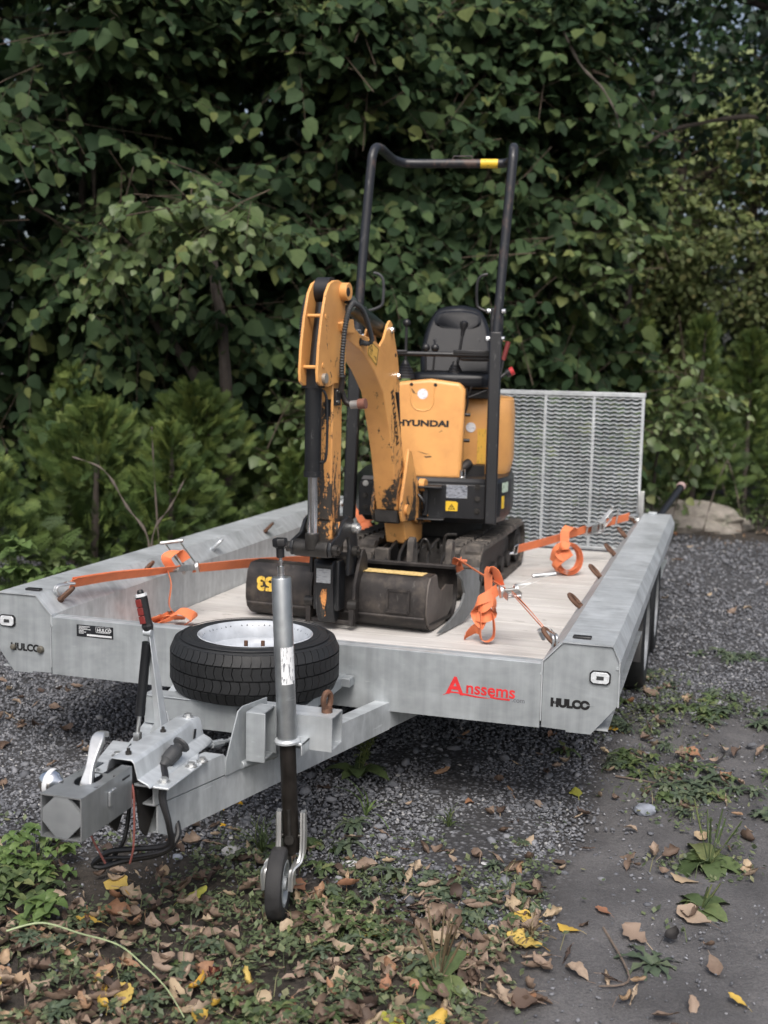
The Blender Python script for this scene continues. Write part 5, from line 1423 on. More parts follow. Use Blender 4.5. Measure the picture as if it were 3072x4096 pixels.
for a, b, w_ in ((-.022, .026, .004), (.022, .026, .004), (0, .026, .020)):
    pass
wn1 = wv.normalized()
mb.obox(cb_ + dE * -.02, dE * .006, wn1 * .032, nf * .002); mb.obox(cb_ + wn1 * .027 + dE * .01, dE * .034, wn1 * .006, nf * .002); mb.obox(cb_ - wn1 * .027 + dE * .01, dE * .034, wn1 * .006, nf * .002)
obj('bright_plate', mb, CHROME, rr_)
hl = A.lerp(E, .875); mb = MB(); mb.cyl(hl - wn1 * .03 + nf * .006, hl + wn1 * .085 + nf * .006, .006, 10); obj('handle_bar', mb, CHROME, rr_)
# coil: ring of flat webbing, upright, resting on the deck
mb = MB(); cc = V((.628, 2.66, .362 + .092)); tc = V((CAM_LOC.x - cc.x, CAM_LOC.y - cc.y, 0)).normalized(); ax = (tc + V((.45, .1, .12))).normalized()
ux = V((0, 0, 1)).cross(ax).normalized(); uz = ax.cross(ux)
for q, (rx, rz, oz, ph) in enumerate(((.078, .088, 0, 0), (.070, .080, .002, .4), (.062, .070, .004, .9))):
    n = 30
    pts = [cc + ux * (math.cos(2 * math.pi * k / n + ph) * rx) + uz * (math.sin(2 * math.pi * k / n + ph) * rz + oz) for k in range(n + 1)]
    mb.ribbon(pts, ax, .055 - .004 * q)
top = A.lerp(E, .42)
mb.ribbon(bez([top + V((.05, .05, .035)), top + V((.02, -.0, .045)), top + V((.0, -.04, .02)), V((.60, 2.70, .53)), V((.59, 2.68, .49)), V((.565, 2.64, .45))], 6), V((.9, -.1, -.1)), .05)
mb.ribbon(bez([V((.55, 2.62, .44)), V((.565, 2.60, .50)), V((.60, 2.60, .53)), V((.635, 2.59, .50)), V((.60, 2.585, .46)), V((.565, 2.60, .42)), V((.575, 2.61, .39))], 5), V((.5, -.3, -.5)), .045)
mb.ribbon(bez([V((.64, 2.60, .53)), V((.60, 2.59, .54)), V((.58, 2.60, .50)), V((.61, 2.585, .47)), V((.65, 2.60, .50))], 5), V((.1, .5, 1)), .04)
obj('coiled_tail', mb, ORANGE, rr_)
# rear, far side: partly seen beside the machine
rl = empty('ratchet_strap', (-.65, 2.9, .58), 'orange strap half hidden behind the left roll bar post of the digger', 'strap', 'orange lashing straps')
A = V((-.41, 2.55, .50)); E = V((-.86, 3.30, .64))
mb = MB(); mb.ribbon(bez([A, A.lerp(E, .3), A.lerp(E, .55) + V((0, 0, .01)), E], 6), V((.1, -.3, 1)), .05); obj('webbing', mb, ORANGE, rl)
mb = MB(); t = A.lerp(E, .26); mb.ribbon(bez([t + V((0, 0, .05)), t + V((-.03, -.05, .04)), t + V((-.01, -.06, -.03)), t + V((.02, -.06, -.09)), t + V((.05, -.05, -.125))], 5), V((1, .2, .3)), .05)
mb.ribbon(bez([t + V((-.10, 0, .13)), t + V((-.07, -.05, .10)), t + V((-.04, -.05, .045))], 4), V((.7, .2, .6)), .05); obj('loose_tail', mb, ORANGE, rl)
hook(rl, (-.93, 3.375, .615), E)
# ------------------------------------------------------------------ ground
def gz(x, y):
    """height of the yard surface: level behind, falling gently towards the photographer"""
    x = np.asarray(x, dtype=float); y = np.asarray(y, dtype=float)
    z = np.clip(-.055 + .02 * (y + .8), -.16, 0.0)
    return z + .006 * np.sin(x * 3.1 + y * 1.3) * np.cos(y * 2.3 - x) * (y < 6)
HX, HY = np.array([-.285, .9585]), np.array([.9585, .285])     # along / across the yard
def yard(x, y):
    """distance along and across the yard, from the gate where the photo was taken"""
    dx, dy = np.asarray(x) - 1.43, np.asarray(y) + 3.611
    return dx * HX[0] + dy * HX[1], dx * HY[0] + dy * HY[1]
def unyard(D, l):
    return 1.43 + D * HX[0] + l * HY[0], -3.611 + D * HX[1] + l * HY[1]
def vnoise(x, y, s, seed=0):
    """smooth value noise in numpy"""
    r = np.random.default_rng(seed).random((64, 64))
    u, v = np.asarray(x) * s + 100.3, np.asarray(y) * s + 57.7
    i, j = np.floor(u).astype(int), np.floor(v).astype(int); f, g = u - i, v - j
    f, g = f * f * (3 - 2 * f), g * g * (3 - 2 * g)
    a = r[i % 64, j % 64]; b = r[(i + 1) % 64, j % 64]; c = r[i % 64, (j + 1) % 64]; d = r[(i + 1) % 64, (j + 1) % 64]
    return (a * (1 - f) + b * f) * (1 - g) + (c * (1 - f) + d * f) * g
def sstep(a, b, x): return np.clip((x - a) / (b - a), 0, 1) ** 2 * (3 - 2 * np.clip((x - a) / (b - a), 0, 1))
def path_mask(x, y):
    """bare trodden earth: lower right, running away to the right"""
    D, l = yard(x, y); n = vnoise(x, y, 2.2, 3) - .5
    edge = np.minimum(.24 + .36 * (D - 2.6), 1.02) + .20 * n
    far = 5.1 + .5 * n
    return sstep(-.12, .10, l - edge) * (1 - sstep(far - .4, far + .3, D))
def gravel_mask(x, y):
    D, l = yard(x, y); n = vnoise(x, y, 1.7, 5) - .5; n2 = vnoise(x, y, 6, 6) - .5
    near = 3.30 + .30 * n + .16 * n2 - .38 * sstep(-.3, .5, l) + .12 * sstep(-.3, -.9, l)
    m = sstep(-.15, .15, D - near)
    m = m * (1 - .95 * path_mask(x, y))
    far_edge = 10.6 + .5 * n
    return m * (1 - sstep(far_edge - .5, far_edge, D))
def weed_mask(x, y):
    D, l = yard(x, y); n = vnoise(x, y, 2.6, 8); n2 = vnoise(x, y, 7, 9)
    fg = sstep(3.75, 3.2, D + .35 * (n - .5)) * (1 - path_mask(x, y))
    strip = np.exp(-((l - (.98 + .16 * (D - 3.4) + .15 * (n - .5))) / .20) ** 2) * sstep(2.8, 3.3, D) * sstep(5.9, 5.2, D)
    strip2 = np.exp(-((D - 5.0 - .9 * (1.9 - l) * 0) / .25) ** 2) * sstep(.9, 1.2, l)
    return np.clip(fg * sstep(.30, .62, .6 * n + .4 * n2) + .8 * strip * sstep(.3, .55, n2) + .5 * strip2 * sstep(.35, .55, n), 0, 1)

# sheet: fine near the camera, coarse out to the horizon
def grid_sheet():
    xs = np.concatenate((np.linspace(-90, -6, 12)[:-1], np.linspace(-6, 6, 150), np.linspace(6, 90, 12)[1:]))
    ys = np.concatenate((np.linspace(-60, -4, 10)[:-1], np.linspace(-4, 11, 180), np.linspace(11, 120, 14)[1:]))
    X, Y = np.meshgrid(xs, ys); Z = gz(X, Y)
    fine = (X > -6) & (X < 6) & (Y < 11) & (Y > -4)
    Z = Z + np.where(fine, (vnoise(X, Y, 7, 11) - .5) * .014 + (vnoise(X, Y, 2.4, 12) - .5) * .02, 0)
    nx, ny = len(xs), len(ys)
    co = np.stack([X.ravel(), Y.ravel(), Z.ravel()], 1)
    i = np.arange(nx - 1); j = np.arange(ny - 1); I, J = np.meshgrid(i, j)
    a = (J * nx + I).ravel(); q = np.stack([a, a + 1, a + nx + 1, a + nx], 1)
    return co, q
co, q = grid_sheet()
mg = Mat('yard_soil', (.05, .045, .04), .9)
p_ = mg.pos()
n1 = mg.noise(p_, 3.0, 8, .65); n2 = mg.noise(p_, 38, 6, .7); n3 = mg.noise(p_, 150, 3, .6)
at = mg.n('ShaderNodeAttribute', attribute_name='gravel'); at2 = mg.n('ShaderNodeAttribute', attribute_name='path')
soil = mg.ramp(n2, [(.3, (.018, .015, .012)), (.55, (.040, .033, .027)), (.75, (.075, .062, .05))])
earth = mg.ramp(mg.math('ADD', mg.math('MULTIPLY', n1, .75), mg.math('ADD', mg.math('MULTIPLY', n3, .40), mg.math('MULTIPLY', n2, -.12))), [(.32, (.046, .045, .047)), (.5, (.080, .078, .081)), (.66, (.130, .126, .128))])
vo = mg.n('ShaderNodeTexVoronoi', Scale=46.0); mg.link(p_, vo.inputs['Vector'])
stone = mg.mix(mg.ramp(vo.outputs['Distance'], [(.10, .85), (.45, 0.0)]), (.035, .035, .038), mg.ramp(vo.outputs['Color'], [(.2, (.11, .115, .13)), (.6, (.20, .205, .225)), (.95, (.33, .335, .355))]))
c_ = mg.mix(at2.outputs['Fac'], soil, earth)
c_ = mg.mix(at.outputs['Fac'], c_, stone)
mg.col(c_)
hh = mg.math('ADD', mg.math('MULTIPLY', n2, .5), mg.math('MULTIPLY', mg.math('MULTIPLY', vo.outputs['Distance'], at.outputs['Fac']), -.8))
mg.bump(mg.math('ADD', hh, mg.math('MULTIPLY', n3, .35)), .9, .016)
ground = rawmesh('ground', co, q.ravel(), np.full(len(q), 4), mg.m, smooth=True, kind='structure')
for nm, fn in (('gravel', gravel_mask), ('path', path_mask)):
    a = ground.data.attributes.new(nm, 'FLOAT', 'POINT'); a.data.foreach_set('value', fn(co[:, 0], co[:, 1]).astype(np.float32))

# loose stones ---------------------------------------------------------------
ICO_V = None
import bmesh as _bm
b_ = _bm.new(); _bm.ops.create_icosphere(b_, subdivisions=1, radius=1.0)
ICO_V = np.array([v.co[:] for v in b_.verts]); ICO_F = np.array([[v.index for v in f.verts] for f in b_.faces]); b_.free()
def rot_rand(n):
    qn = rng.normal(size=(n, 4)); qn /= np.linalg.norm(qn, axis=1)[:, None]
    w, x, y, z = qn.T
    return np.stack([1 - 2 * (y * y + z * z), 2 * (x * y - z * w), 2 * (x * z + y * w), 2 * (x * y + z * w), 1 - 2 * (x * x + z * z), 2 * (y * z - x * w), 2 * (x * z - y * w), 2 * (y * z + x * w), 1 - 2 * (x * x + y * y)], 1).reshape(n, 3, 3)
OCT_V = np.array([(1, 0, 0), (-1, 0, 0), (0, 1, 0), (0, -1, 0), (0, 0, 1), (0, 0, -1)], float) * 1.15
OCT_F = np.array([(0, 2, 4), (2, 1, 4), (1, 3, 4), (3, 0, 4), (2, 0, 5), (1, 2, 5), (3, 1, 5), (0, 3, 5)])
def stones(P, size, BV=ICO_V, BF=ICO_F):
    n = len(P); nv_ = len(BV)
    base = BV[None] * (1 + .55 * (rng.random((n, nv_, 1)) - .5))
    base = base * (np.array([1, .8, .55]) * (1 + .5 * (rng.random((n, 1, 3)) - .5)))
    R_ = rot_rand(n); Rz = R_
    v = np.einsum('nij,nkj->nki', Rz, base) * size[:, None, None]
    v[:, :, 2] *= .75
    v += P[:, None, :]
    f = BF[None] + (np.arange(n) * nv_)[:, None, None]
    return v.reshape(-1, 3), f.reshape(-1)
def scatter(n, D0, D1, l0, l1, mask, thr=.0):
    D = D0 + (D1 - D0) * rng.random(n); l = (l0 + (l1 - l0) * rng.random(n))
    x, y = unyard(D, l)
    keep = rng.random(n) < mask(x, y)
    return x[keep], y[keep]
m = Mat('gravel_stone', (.15, .15, .16), .85)
g = m.n('ShaderNodeNewGeometry')
nz = m.noise(m.pos(), 160, 3, .6)
cr = m.ramp(g.outputs['Random Per Island'], [(0, (.085, .090, .103)), (.3, (.125, .132, .150)), (.62, (.18, .187, .207)), (.87, (.235, .242, .265)), (.97, (.31, .315, .335)), (1.0, (.46, .455, .44))])
m.col(m.mix(m.math('MULTIPLY', nz, .45), cr, (.05, .05, .055)))
GRAVEL = m.m
def front_l(D): return .36 * D + .12
pts = []
for D0, D1, n, s0, s1 in ((2.9, 4.3, 33000, .0042, .0098), (4.3, 5.6, 26000, .0052, .0112), (5.6, 7.6, 18000, .0075, .0135), (7.6, 10.8, 13000, .0105, .018)):
    x, y = scatter(n, D0, D1, -front_l(D1), front_l(D1), gravel_mask)
    s = s0 + (s1 - s0) * rng.random(len(x)) ** 1.6
    pts.append((x, y, s))
x, y = scatter(20000, 2.5, 5.4, -1.2, 1.9, lambda a, b: .15 + .55 * sstep(.45, .7, vnoise(a, b, 4, 61))); pts.append((x, y, .0018 + .0055 * rng.random(len(x)) ** 3))
x, y = scatter(500, 3.0, 5.2, -1.4, 1.9, gravel_mask); pts.append((x, y, .014 + .013 * rng.random(len(x)) ** 2))
X = np.concatenate([p[0] for p in pts]); Y = np.concatenate([p[1] for p in pts]); Sz = np.concatenate([p[2] for p in pts])
nearby = (yard(X, Y)[0] < 4.3) | (Sz > .013)
PS = np.stack([X, Y, gz(X, Y) + Sz * .35 + .003], 1)
gv, gf = stones(PS[nearby], Sz[nearby])
gv2, gf2 = stones(PS[~nearby], Sz[~nearby], OCT_V, OCT_F)
gf = np.concatenate((gf, gf2 + len(gv))); gv = np.concatenate((gv, gv2))
rawmesh('gravel', gv, gf, np.full(len(gf) // 3, 3), GRAVEL, kind='stuff')

def boulder(name, loc, dims, seed, mat, rotz, label, cat, group=None, sub=4, flat=.25, rough=.16):
    r = np.random.default_rng(seed)
    b = _bm.new(); _bm.ops.create_icosphere(b, subdivisions=sub, radius=1.0)
    from mathutils import noise as mn
    for v in b.verts:
        p = v.co.copy(); o_ = V((seed * 3.1, seed * 1.7, 0))
        d = mn.fractal(p * 1.1 + o_, 1.0, 2.0, 4) * rough * 2 + (mn.noise(p * 4 + o_)) * rough * .3
        k = 1 + d
        for nrm in ((0, 0, 1), (.8, .3, .4), (-.7, .6, .3), (.2, -.9, .3)):      # planed faces
            nn = V(nrm).normalized(); s = p.dot(nn)
            if s > .72: k *= .72 / s * .35 + .65
        v.co = p * k
        v.co = V((v.co.x * dims[0], v.co.y * dims[1], max(v.co.z, -.5) * dims[2]))
    me = bpy.data.meshes.new(name); b.to_mesh(me); b.free(); me.materials.append(mat)
    me.polygons.foreach_set('use_smooth', [True] * len(me.polygons)); me.set_sharp_from_angle(angle=rad(32))
    o = bpy.data.objects.new(name, me); COL.objects.link(o); o.location = loc; o.rotation_euler = (0, 0, rotz)
    return tag(o, label, cat, group)
m = Mat('weathered_boulder', (.25, .23, .21), .9)
n1 = m.noise(m.coord(), 2.2, 8, .66); n2 = m.noise(m.coord(), 14, 6, .7)
c_ = m.ramp(m.math('ADD', m.math('MULTIPLY', n1, .6), m.math('MULTIPLY', n2, .4)), [(.3, (.11, .095, .085)), (.5, (.22, .20, .175)), (.72, (.36, .33, .29))])
m.col(m.mix(m.ramp(m.noise(m.coord(), 5, 5, .7), [(.56, 0), (.7, .7)]), c_, (.10, .12, .07))); m.bump(n2, .6, .03)
BOULD = m.m
boulder('boulder', (1.14, 7.75, .02), (.62, .36, .26), 3, BOULD, .35, 'large rounded grey boulder behind the right rear corner of the trailer', 'boulder')
boulder('boulder', (.55, 7.6, .03), (.48, .34, .42), 5, BOULD, -.2, 'boulder mostly hidden by the ramp, left of the large rounded one', 'boulder')
PALE = simple('pale_stone', (.42, .42, .43), .85, 0, .25, 40, .3); BLUE = simple('bluish_stone', (.20, .22, .26), .8, 0, .3, 30, .3); PINK = simple('pinkish_stone', (.30, .22, .20), .85, 0, .3, 40, .3)
def stone_at(x, y, s, m, seed, label, rz=0): boulder('stone', (x, y, float(gz(x, y)) + s * .25), (s, s * .72, s * .55), seed, m, rz, label, 'stone', sub=2, rough=.12)
stone_at(1.23, .32, .045, BLUE, 11, 'angular bluish stone at the edge of the gravel, right of the trailer', .5)
stone_at(.79, -.28, .020, PALE, 12, 'small pale stone on the gravel edge, far behind the thistle patch')
stone_at(.765, -.985, .026, PINK, 13, 'pinkish stone among the litter at the foot of the stalky plant')
stone_at(.015, -.44, .034, PALE, 14, 'white chunk of stone in the weeds between coupling and jockey wheel', .8)
stone_at(-.13, -.52, .018, BLUE, 15, 'round grey pebble left of the white stone chunk')
stone_at(.40, -.40, .024, PALE, 16, 'pale stone just behind the jockey wheel fork', .3)

# ------------------------------------------------------------------ fallen leaves
def leafmat(name, stops, trans=.12, rough=.65, vein=.25, scale=90, island=False, spec=.4):
    m = Mat(name, (.2, .1, .05), rough, 0, spec)
    oi = m.n('ShaderNodeObjectInfo'); g = m.n('ShaderNodeNewGeometry')
    f = m.math('FRACT', m.math('ADD', oi.outputs['Random'], g.outputs['Random Per Island']))
    c = m.ramp(f, stops)
    nz = m.noise(m.coord() if not island else m.pos(), scale if not island else scale, 4, .65)
    c = m.mix(m.ramp(nz, [(.35, vein), (.62, 0.0)]), c, tuple(x * .45 for x in stops[0][1]))
    m.col(c)
    if trans:
        tr = m.n('ShaderNodeBsdfTranslucent'); m.link(c, tr.inputs[0])
        mx = m.n('ShaderNodeMixShader'); mx.inputs[0].default_value = trans
        out = [n for n in m.nt.nodes if n.type == 'OUTPUT_MATERIAL'][0]
        m.link(m.b.outputs[0], mx.inputs[1]); m.link(tr.outputs[0], mx.inputs[2]); m.link(mx.outputs[0], out.inputs[0])
    return m.m
BROWN = leafmat('dry_brown_leaf', [(0, (.055, .038, .032)), (.2, (.12, .082, .062)), (.42, (.19, .135, .10)), (.62, (.29, .215, .165)), (.8, (.36, .28, .21)), (.92, (.42, .33, .22)), (1, (.29, .15, .085))])
YLEAF = leafmat('yellow_leaf', [(0, (.48, .27, .035)), (.5, (.55, .36, .06)), (1, (.52, .42, .16))])
YGLEAF = leafmat('yellow_green_leaf', [(0, (.36, .36, .06)), (1, (.42, .42, .09))])
ORLEAF = leafmat('orange_brown_leaf', [(0, (.28, .135, .08)), (1, (.36, .20, .12))])
REDLEAF = leafmat('dark_red_leaf', [(0, (.14, .035, .03)), (1, (.20, .05, .035))])
BLKLEAF = leafmat('blackened_leaf', [(0, (.018, .016, .016)), (1, (.03, .026, .025))])
def leaf_mesh(name, seed, curl, roll, wide=.62, lobed=False, n=9, mcol=5):
    """one dry leaf, unit length along y, curled and crumpled"""
    r = np.random.default_rng(seed); vs, fs = [], []
    for i in range(n):
        t = i / (n - 1)
        w = wide * .5 * (math.sin(math.pi * min(1, t * .96 + .02)) ** .75)
        if lobed: w *= 1 + .30 * math.cos(t * 19)
        w *= 1 + .12 * (r.random() - .5)
        ay = curl * (t - .5)
        for j in range(mcol):
            s = (j / (mcol - 1) - .5) * 2
            a = roll * s * (.6 + .8 * t)
            R0 = w / max(.05, abs(roll)) if abs(roll) > .05 else None
            x = math.sin(a) * R0 if R0 else s * w
            h = (1 - math.cos(a)) * R0 * np.sign(roll) if R0 else 0
            e_ = abs(j / (mcol - 1) - .5) * 2
            x += (.03 + .06 * e_) * (r.random() - .5); h += (.035 + .07 * e_) * (r.random() - .5)
            y = math.sin(ay) / max(.05, abs(curl)) * np.sign(curl) if abs(curl) > .05 else (t - .5)
            zc = (1 - math.cos(ay)) / max(.05, abs(curl)) if abs(curl) > .05 else 0
            vs.append((x, abs(y) * np.sign(t - .5) if False else (math.sin(ay) / curl if abs(curl) > .05 else t - .5), zc * np.sign(curl) + abs(h) * (1 if roll > 0 else -1) + .05))
    for i in range(n - 1):
        for j in range(mcol - 1):
            a = i * mcol + j; fs.append((a, a + 1, a + mcol + 1, a + mcol))
    b = len(vs); w = .012
    vs += [(-w, -.5, vs[mcol // 2][2]), (w, -.5, vs[mcol // 2][2]), (w, -.78, .03), (-w, -.78, .03)]
    fs.append((b, b + 1, b + 2, b + 3))
    me = bpy.data.meshes.new(name); me.from_pydata([tuple(map(float, v)) for v in vs], [], fs)
    me.polygons.foreach_set('use_smooth', [True] * len(me.polygons))
    return me
SHAPES = [leaf_mesh('dry_leaf', k, *a) for k, a in enumerate([(1.6, 1.1, .62), (.9, 1.9, .6), (2.2, .7, .58), (1.2, 2.6, .6), (-1.0, 1.2, .62), (.5, .5, .66), (2.9, 2.2, .5), (.8, -1.0, .62), (1.5, 2.2, .75, True), (.3, 4.2, .55), (.7, 5.0, .62), (3.2, .9, .6), (1.1, 1.5, .85, True)])]
FLAT = [leaf_mesh('flat_leaf', 40 + k, *a) for k, a in enumerate([(.35, .4, .60), (.5, -.4, .62), (.25, .5, .5), (.6, .6, .7, True)])]
_cache = {}
def leafdata(me, m):
    k = (me.name, m.name)
    if k not in _cache:
        d = me.copy(); d.materials.clear(); d.materials.append(m); _cache[k] = d
    return _cache[k]
def put_leaf(me, m, x, y, s, rz, tilt, label, group, lift=.004):
    o = bpy.data.objects.new('fallen_leaf', leafdata(me, m)); COL.objects.link(o)
    o.location = (x, y, float(gz(x, y)) + lift); o.scale = (s, s, s); o.rotation_euler = (tilt[0], tilt[1], rz)
    return tag(o, label, 'leaf', group)
# leaves one can point at
for (x, y, s, rz, me, m, lb) in [
    (-.19, -.78, .115, .9, FLAT[0], YLEAF, 'yellow leaf standing tilted on dark litter, left of the jockey wheel'),
    (.04, -.765, .10, -.6, FLAT[1], YGLEAF, 'yellow green leaf lying flat between the tilted yellow leaf and jockey wheel'),
    (-.16, -.99, .075, 1.7, SHAPES[5], YLEAF, 'cream yellow curled leaf below the tilted yellow leaf'),
    (.11, -1.285, .10, .5, FLAT[2], YLEAF, 'long orange yellow leaf near the bottom edge, left of centre'),
    (.60, -.80, .085, -.4, FLAT[0], YLEAF, 'yellow leaf at the left foot of the stalky plant'),
    (.84, -.84, .075, 2.2, FLAT[1], YLEAF, 'yellow leaf leaning behind the stalks of the stalky plant'),
    (.975, -.585, .085, 1.3, FLAT[0], YLEAF, 'bright yellow leaf on soil by the grass tuft'),
    (.985, -.715, .10, 1.5, FLAT[3], YLEAF, 'wide ragged pale yellow leaf in front of the grass tuft'),
    (1.09, -.60, .07, 1.2, FLAT[1], YLEAF, 'dull yellow leaf beside the reddish leaf on bare earth'),
    (1.01, 1.13, .105, 1.4, FLAT[3], YLEAF, 'orange yellow leaf at the weedy edge under the trailer corner'),
    (.985, .385, .07, .3, FLAT[1], YGLEAF, 'upright yellow green leaf on the gravel, right of centre'),
    (1.53, -.83, .055, 1.1, FLAT[2], YLEAF, 'small lemon yellow leaf on bare earth at lower right'),
    (1.17, -.475, .06, .8, FLAT[0], ORLEAF, 'reddish leaf on bare earth, nearest the gravel'),
    (.29, -1.15, .085, .4, SHAPES[8], REDLEAF, 'dark red crumpled leaf in the litter left of centre'),
    (1.265, -.585, .085, .9, FLAT[3], BROWN, 'flat brown ragged leaf alone on the bare earth'),
    (1.415, -.435, .105, 1.1, FLAT[0], BROWN, 'large flat brown leaf in front of the broad weed on bare earth'),
    (1.36, -.565, .065, -.6, SHAPES[2], BLKLEAF, 'black curled leaf with a long stalk on bare earth'),
    (1.38, -.20, .085, 1.4, FLAT[1], BROWN, 'brown oval leaf resting behind the large flat brown one'),
    (.30, -.62, .095, .9, SHAPES[5], ORLEAF, 'salmon brown leaf just right of the jockey wheel'),
    (.44, -.56, .09, 2.6, SHAPES[1], ORLEAF, 'orange brown folded leaf right of the salmon one'),
    (.76, -1.20, .12, .7, FLAT[2], YGLEAF, 'pale green yellow leaf at the bottom edge, centre'),
    (.86, -1.17, .10, -.3, SHAPES[0], YLEAF, 'mottled yellow curled leaf at the bottom edge beside the pale green one'),
    (1.37, .95, .075, .8, SHAPES[5], ORLEAF, 'peach leaf in the weeds on the far side of the bare earth')]:
    put_leaf(me, m, x, y, s, rz, (random.uniform(-.2, .35), random.uniform(-.25, .25)), lb, None, .012)
# the rest: like each other, about 270 single leaves and the small remainder as litter
def litter_mask(x, y):
    D, l = yard(x, y); n = vnoise(x, y, 3.0, 21)
    fg = sstep(3.6, 2.75, D + .5 * (n - .5)) * (1 - .97 * path_mask(x, y))
    return np.clip(fg * (.35 + .65 * sstep(.35, .65, n) + .6 * sstep(2.85, 2.5, D)) + .035 * (D < 4.6) + .10 * np.exp(-((l - (1.0 + .16 * (D - 3.4))) / .18) ** 2) * (D < 5.6) * (D > 3.3), 0, 1)
x, y = scatter(8200, 2.42, 5.4, -1.7, 1.7, lambda a, b: litter_mask(a, b))
vis = np.abs(yard(x, y)[1]) < .335 * yard(x, y)[0] + .05
x, y = x[vis], y[vis]
LEAFLOOK = ('curled leaf', 'folded leaf', 'arched leaf', 'rolled leaf', 'cupped leaf', 'nearly flat leaf', 'narrow curled leaf', 'humped leaf', 'lobed leaf', 'tightly rolled leaf', 'tube shaped leaf', 'bowed leaf', 'broad lobed leaf')
def zone(a, b):
    D, l = yard(a, b)
    if path_mask(a, b) > .5: return 'on the bare earth nearest the camera' if D < 2.9 else 'on the bare earth beyond the plantains' if D > 3.7 else 'on the bare earth beside the plantains'
    if D > 4.4: return 'in the weedy strip right of the trailer' if l > .7 else 'on the gravel beyond the drawbar'
    if D > 3.35: return 'on the gravel edge left of the jockey wheel' if l < -.27 else 'on the gravel edge right of the jockey wheel'
    if D > 2.85: return ('in the weeds under the coupling nose' if l < -.6 else 'in the weeds close to the left of the jockey wheel' if l < -.27 else 'in the weeds close to the right of the jockey wheel' if l < .1 else 'beside the stalky plant')
    return ('in the litter at the bottom left corner' if l < -.55 else 'in the litter along the pale runner' if l < -.2 else 'in the litter in front of the jockey wheel' if l < .12 else 'in the litter in front of the stalky plant')
order = np.argsort(yard(x, y)[0]); x, y = x[order], y[order]
n_single = 274
sel = np.zeros(len(x), bool); sel[:n_single] = True
for k in range(min(n_single, len(x))):
    u = random.random()
    m = BROWN if u < .935 else (YLEAF if u < .965 else ORLEAF)
    si = random.randrange(len(SHAPES))
    lb = {'dry_brown_leaf': 'dry brown ', 'yellow_leaf': 'yellow ', 'orange_brown_leaf': 'orange brown '}[m.name] + LEAFLOOK[si] + ' ' + zone(x[k], y[k])
    put_leaf(SHAPES[si], m, x[k], y[k], random.uniform(.038, .088), random.uniform(0, 6.28), (random.gauss(0, .35), random.gauss(0, .35)), lb, lb.replace('leaf', 'leaves', 1), random.uniform(.0, .022))
def join_leaves(name, meshes, P, s, rz, tilt, m, **kw):
    co, lo, lt = [], [], []; b = 0
    for k in range(len(P)):
        me = meshes[k % len(meshes)]
        v = np.empty(len(me.vertices) * 3); me.vertices.foreach_get('co', v); v = v.reshape(-1, 3)
        M = np.array(Matrix.Rotation(rz[k], 3, 'Z') @ Matrix.Rotation(tilt[k, 0], 3, 'X') @ Matrix.Rotation(tilt[k, 1], 3, 'Y'))
        co.append(v @ M.T * s[k] + P[k])
        for f in me.polygons: lo.extend([b + i for i in f.vertices]); lt.append(len(f.vertices))
        b += len(v)
    return rawmesh(name, np.concatenate(co), lo, lt, m, smooth=True, **kw)
xr, yr = x[~sel], y[~sel]
xs_, ys_ = scatter(900, 6, 11, .6, 4.2, lambda a, b: sstep(9.4, 10.6, yard(a, b)[0] + .8 * (vnoise(a, b, 1.5, 31) - .5)) * .9 + .03)
x2, y2 = scatter(500, 4.6, 7.5, -3.6, -1.35, lambda a, b: .6 * np.ones_like(a))
xr, yr = np.concatenate((xr, xs_, x2)), np.concatenate((yr, ys_, y2))
nr = len(xr)
join_leaves('leaf_litter', SHAPES, np.stack([xr, yr, gz(xr, yr) + .012], 1), rng.uniform(.035, .085, nr), rng.uniform(0, 6.28, nr), rng.normal(0, .35, (nr, 2)), BROWN, kind='stuff')

# ------------------------------------------------------------------ low weeds
def leafmat_green(name, stops, trans=.25, rough=.5, island=True, scale=60, spec=.4):
    return leafmat(name, stops, trans, rough, .3, scale, island, spec)
WEEDG = leafmat_green('weed_green', [(0, (.055, .085, .035)), (.4, (.085, .125, .05)), (.8, (.12, .165, .065)), (1, (.18, .20, .08))])
GREYG = leafmat_green('grey_green_weed', [(0, (.06, .085, .055)), (.5, (.09, .125, .08)), (1, (.13, .16, .095))])
FRESH = leafmat_green('fresh_green_leaf', [(0, (.085, .14, .045)), (.5, (.12, .19, .06)), (1, (.17, .24, .08))], .30)
STRAW = leafmat_green('dry_straw', [(0, (.12, .085, .05)), (1, (.26, .20, .12))], .1)
def blade_leaf(L, wd, jag, droop, nseg=6, fold=.25):
    """strap leaf along +y from the origin: returns verts, faces"""
    vs, fs = [], []
    for i in range(nseg + 1):
        t = i / nseg
        w = wd * (math.sin(math.pi * (t * .86 + .10)) ** .8) * (1 + (jag * (1 if i % 2 else -1) if 0 < i < nseg else 0))
        if i == nseg: w = .002
        y = L * (t - .12 * droop * t * t); z = L * (.55 * t - (.55 + droop * .35) * t * t)
        vs += [(-w, y, z + fold * w), (0, y, z), (w, y, z + fold * w)]
    for i in range(nseg):
        a = 3 * i; fs += [(a, a + 1, a + 4, a + 3), (a + 1, a + 2, a + 5, a + 4)]
    return np.array(vs), fs
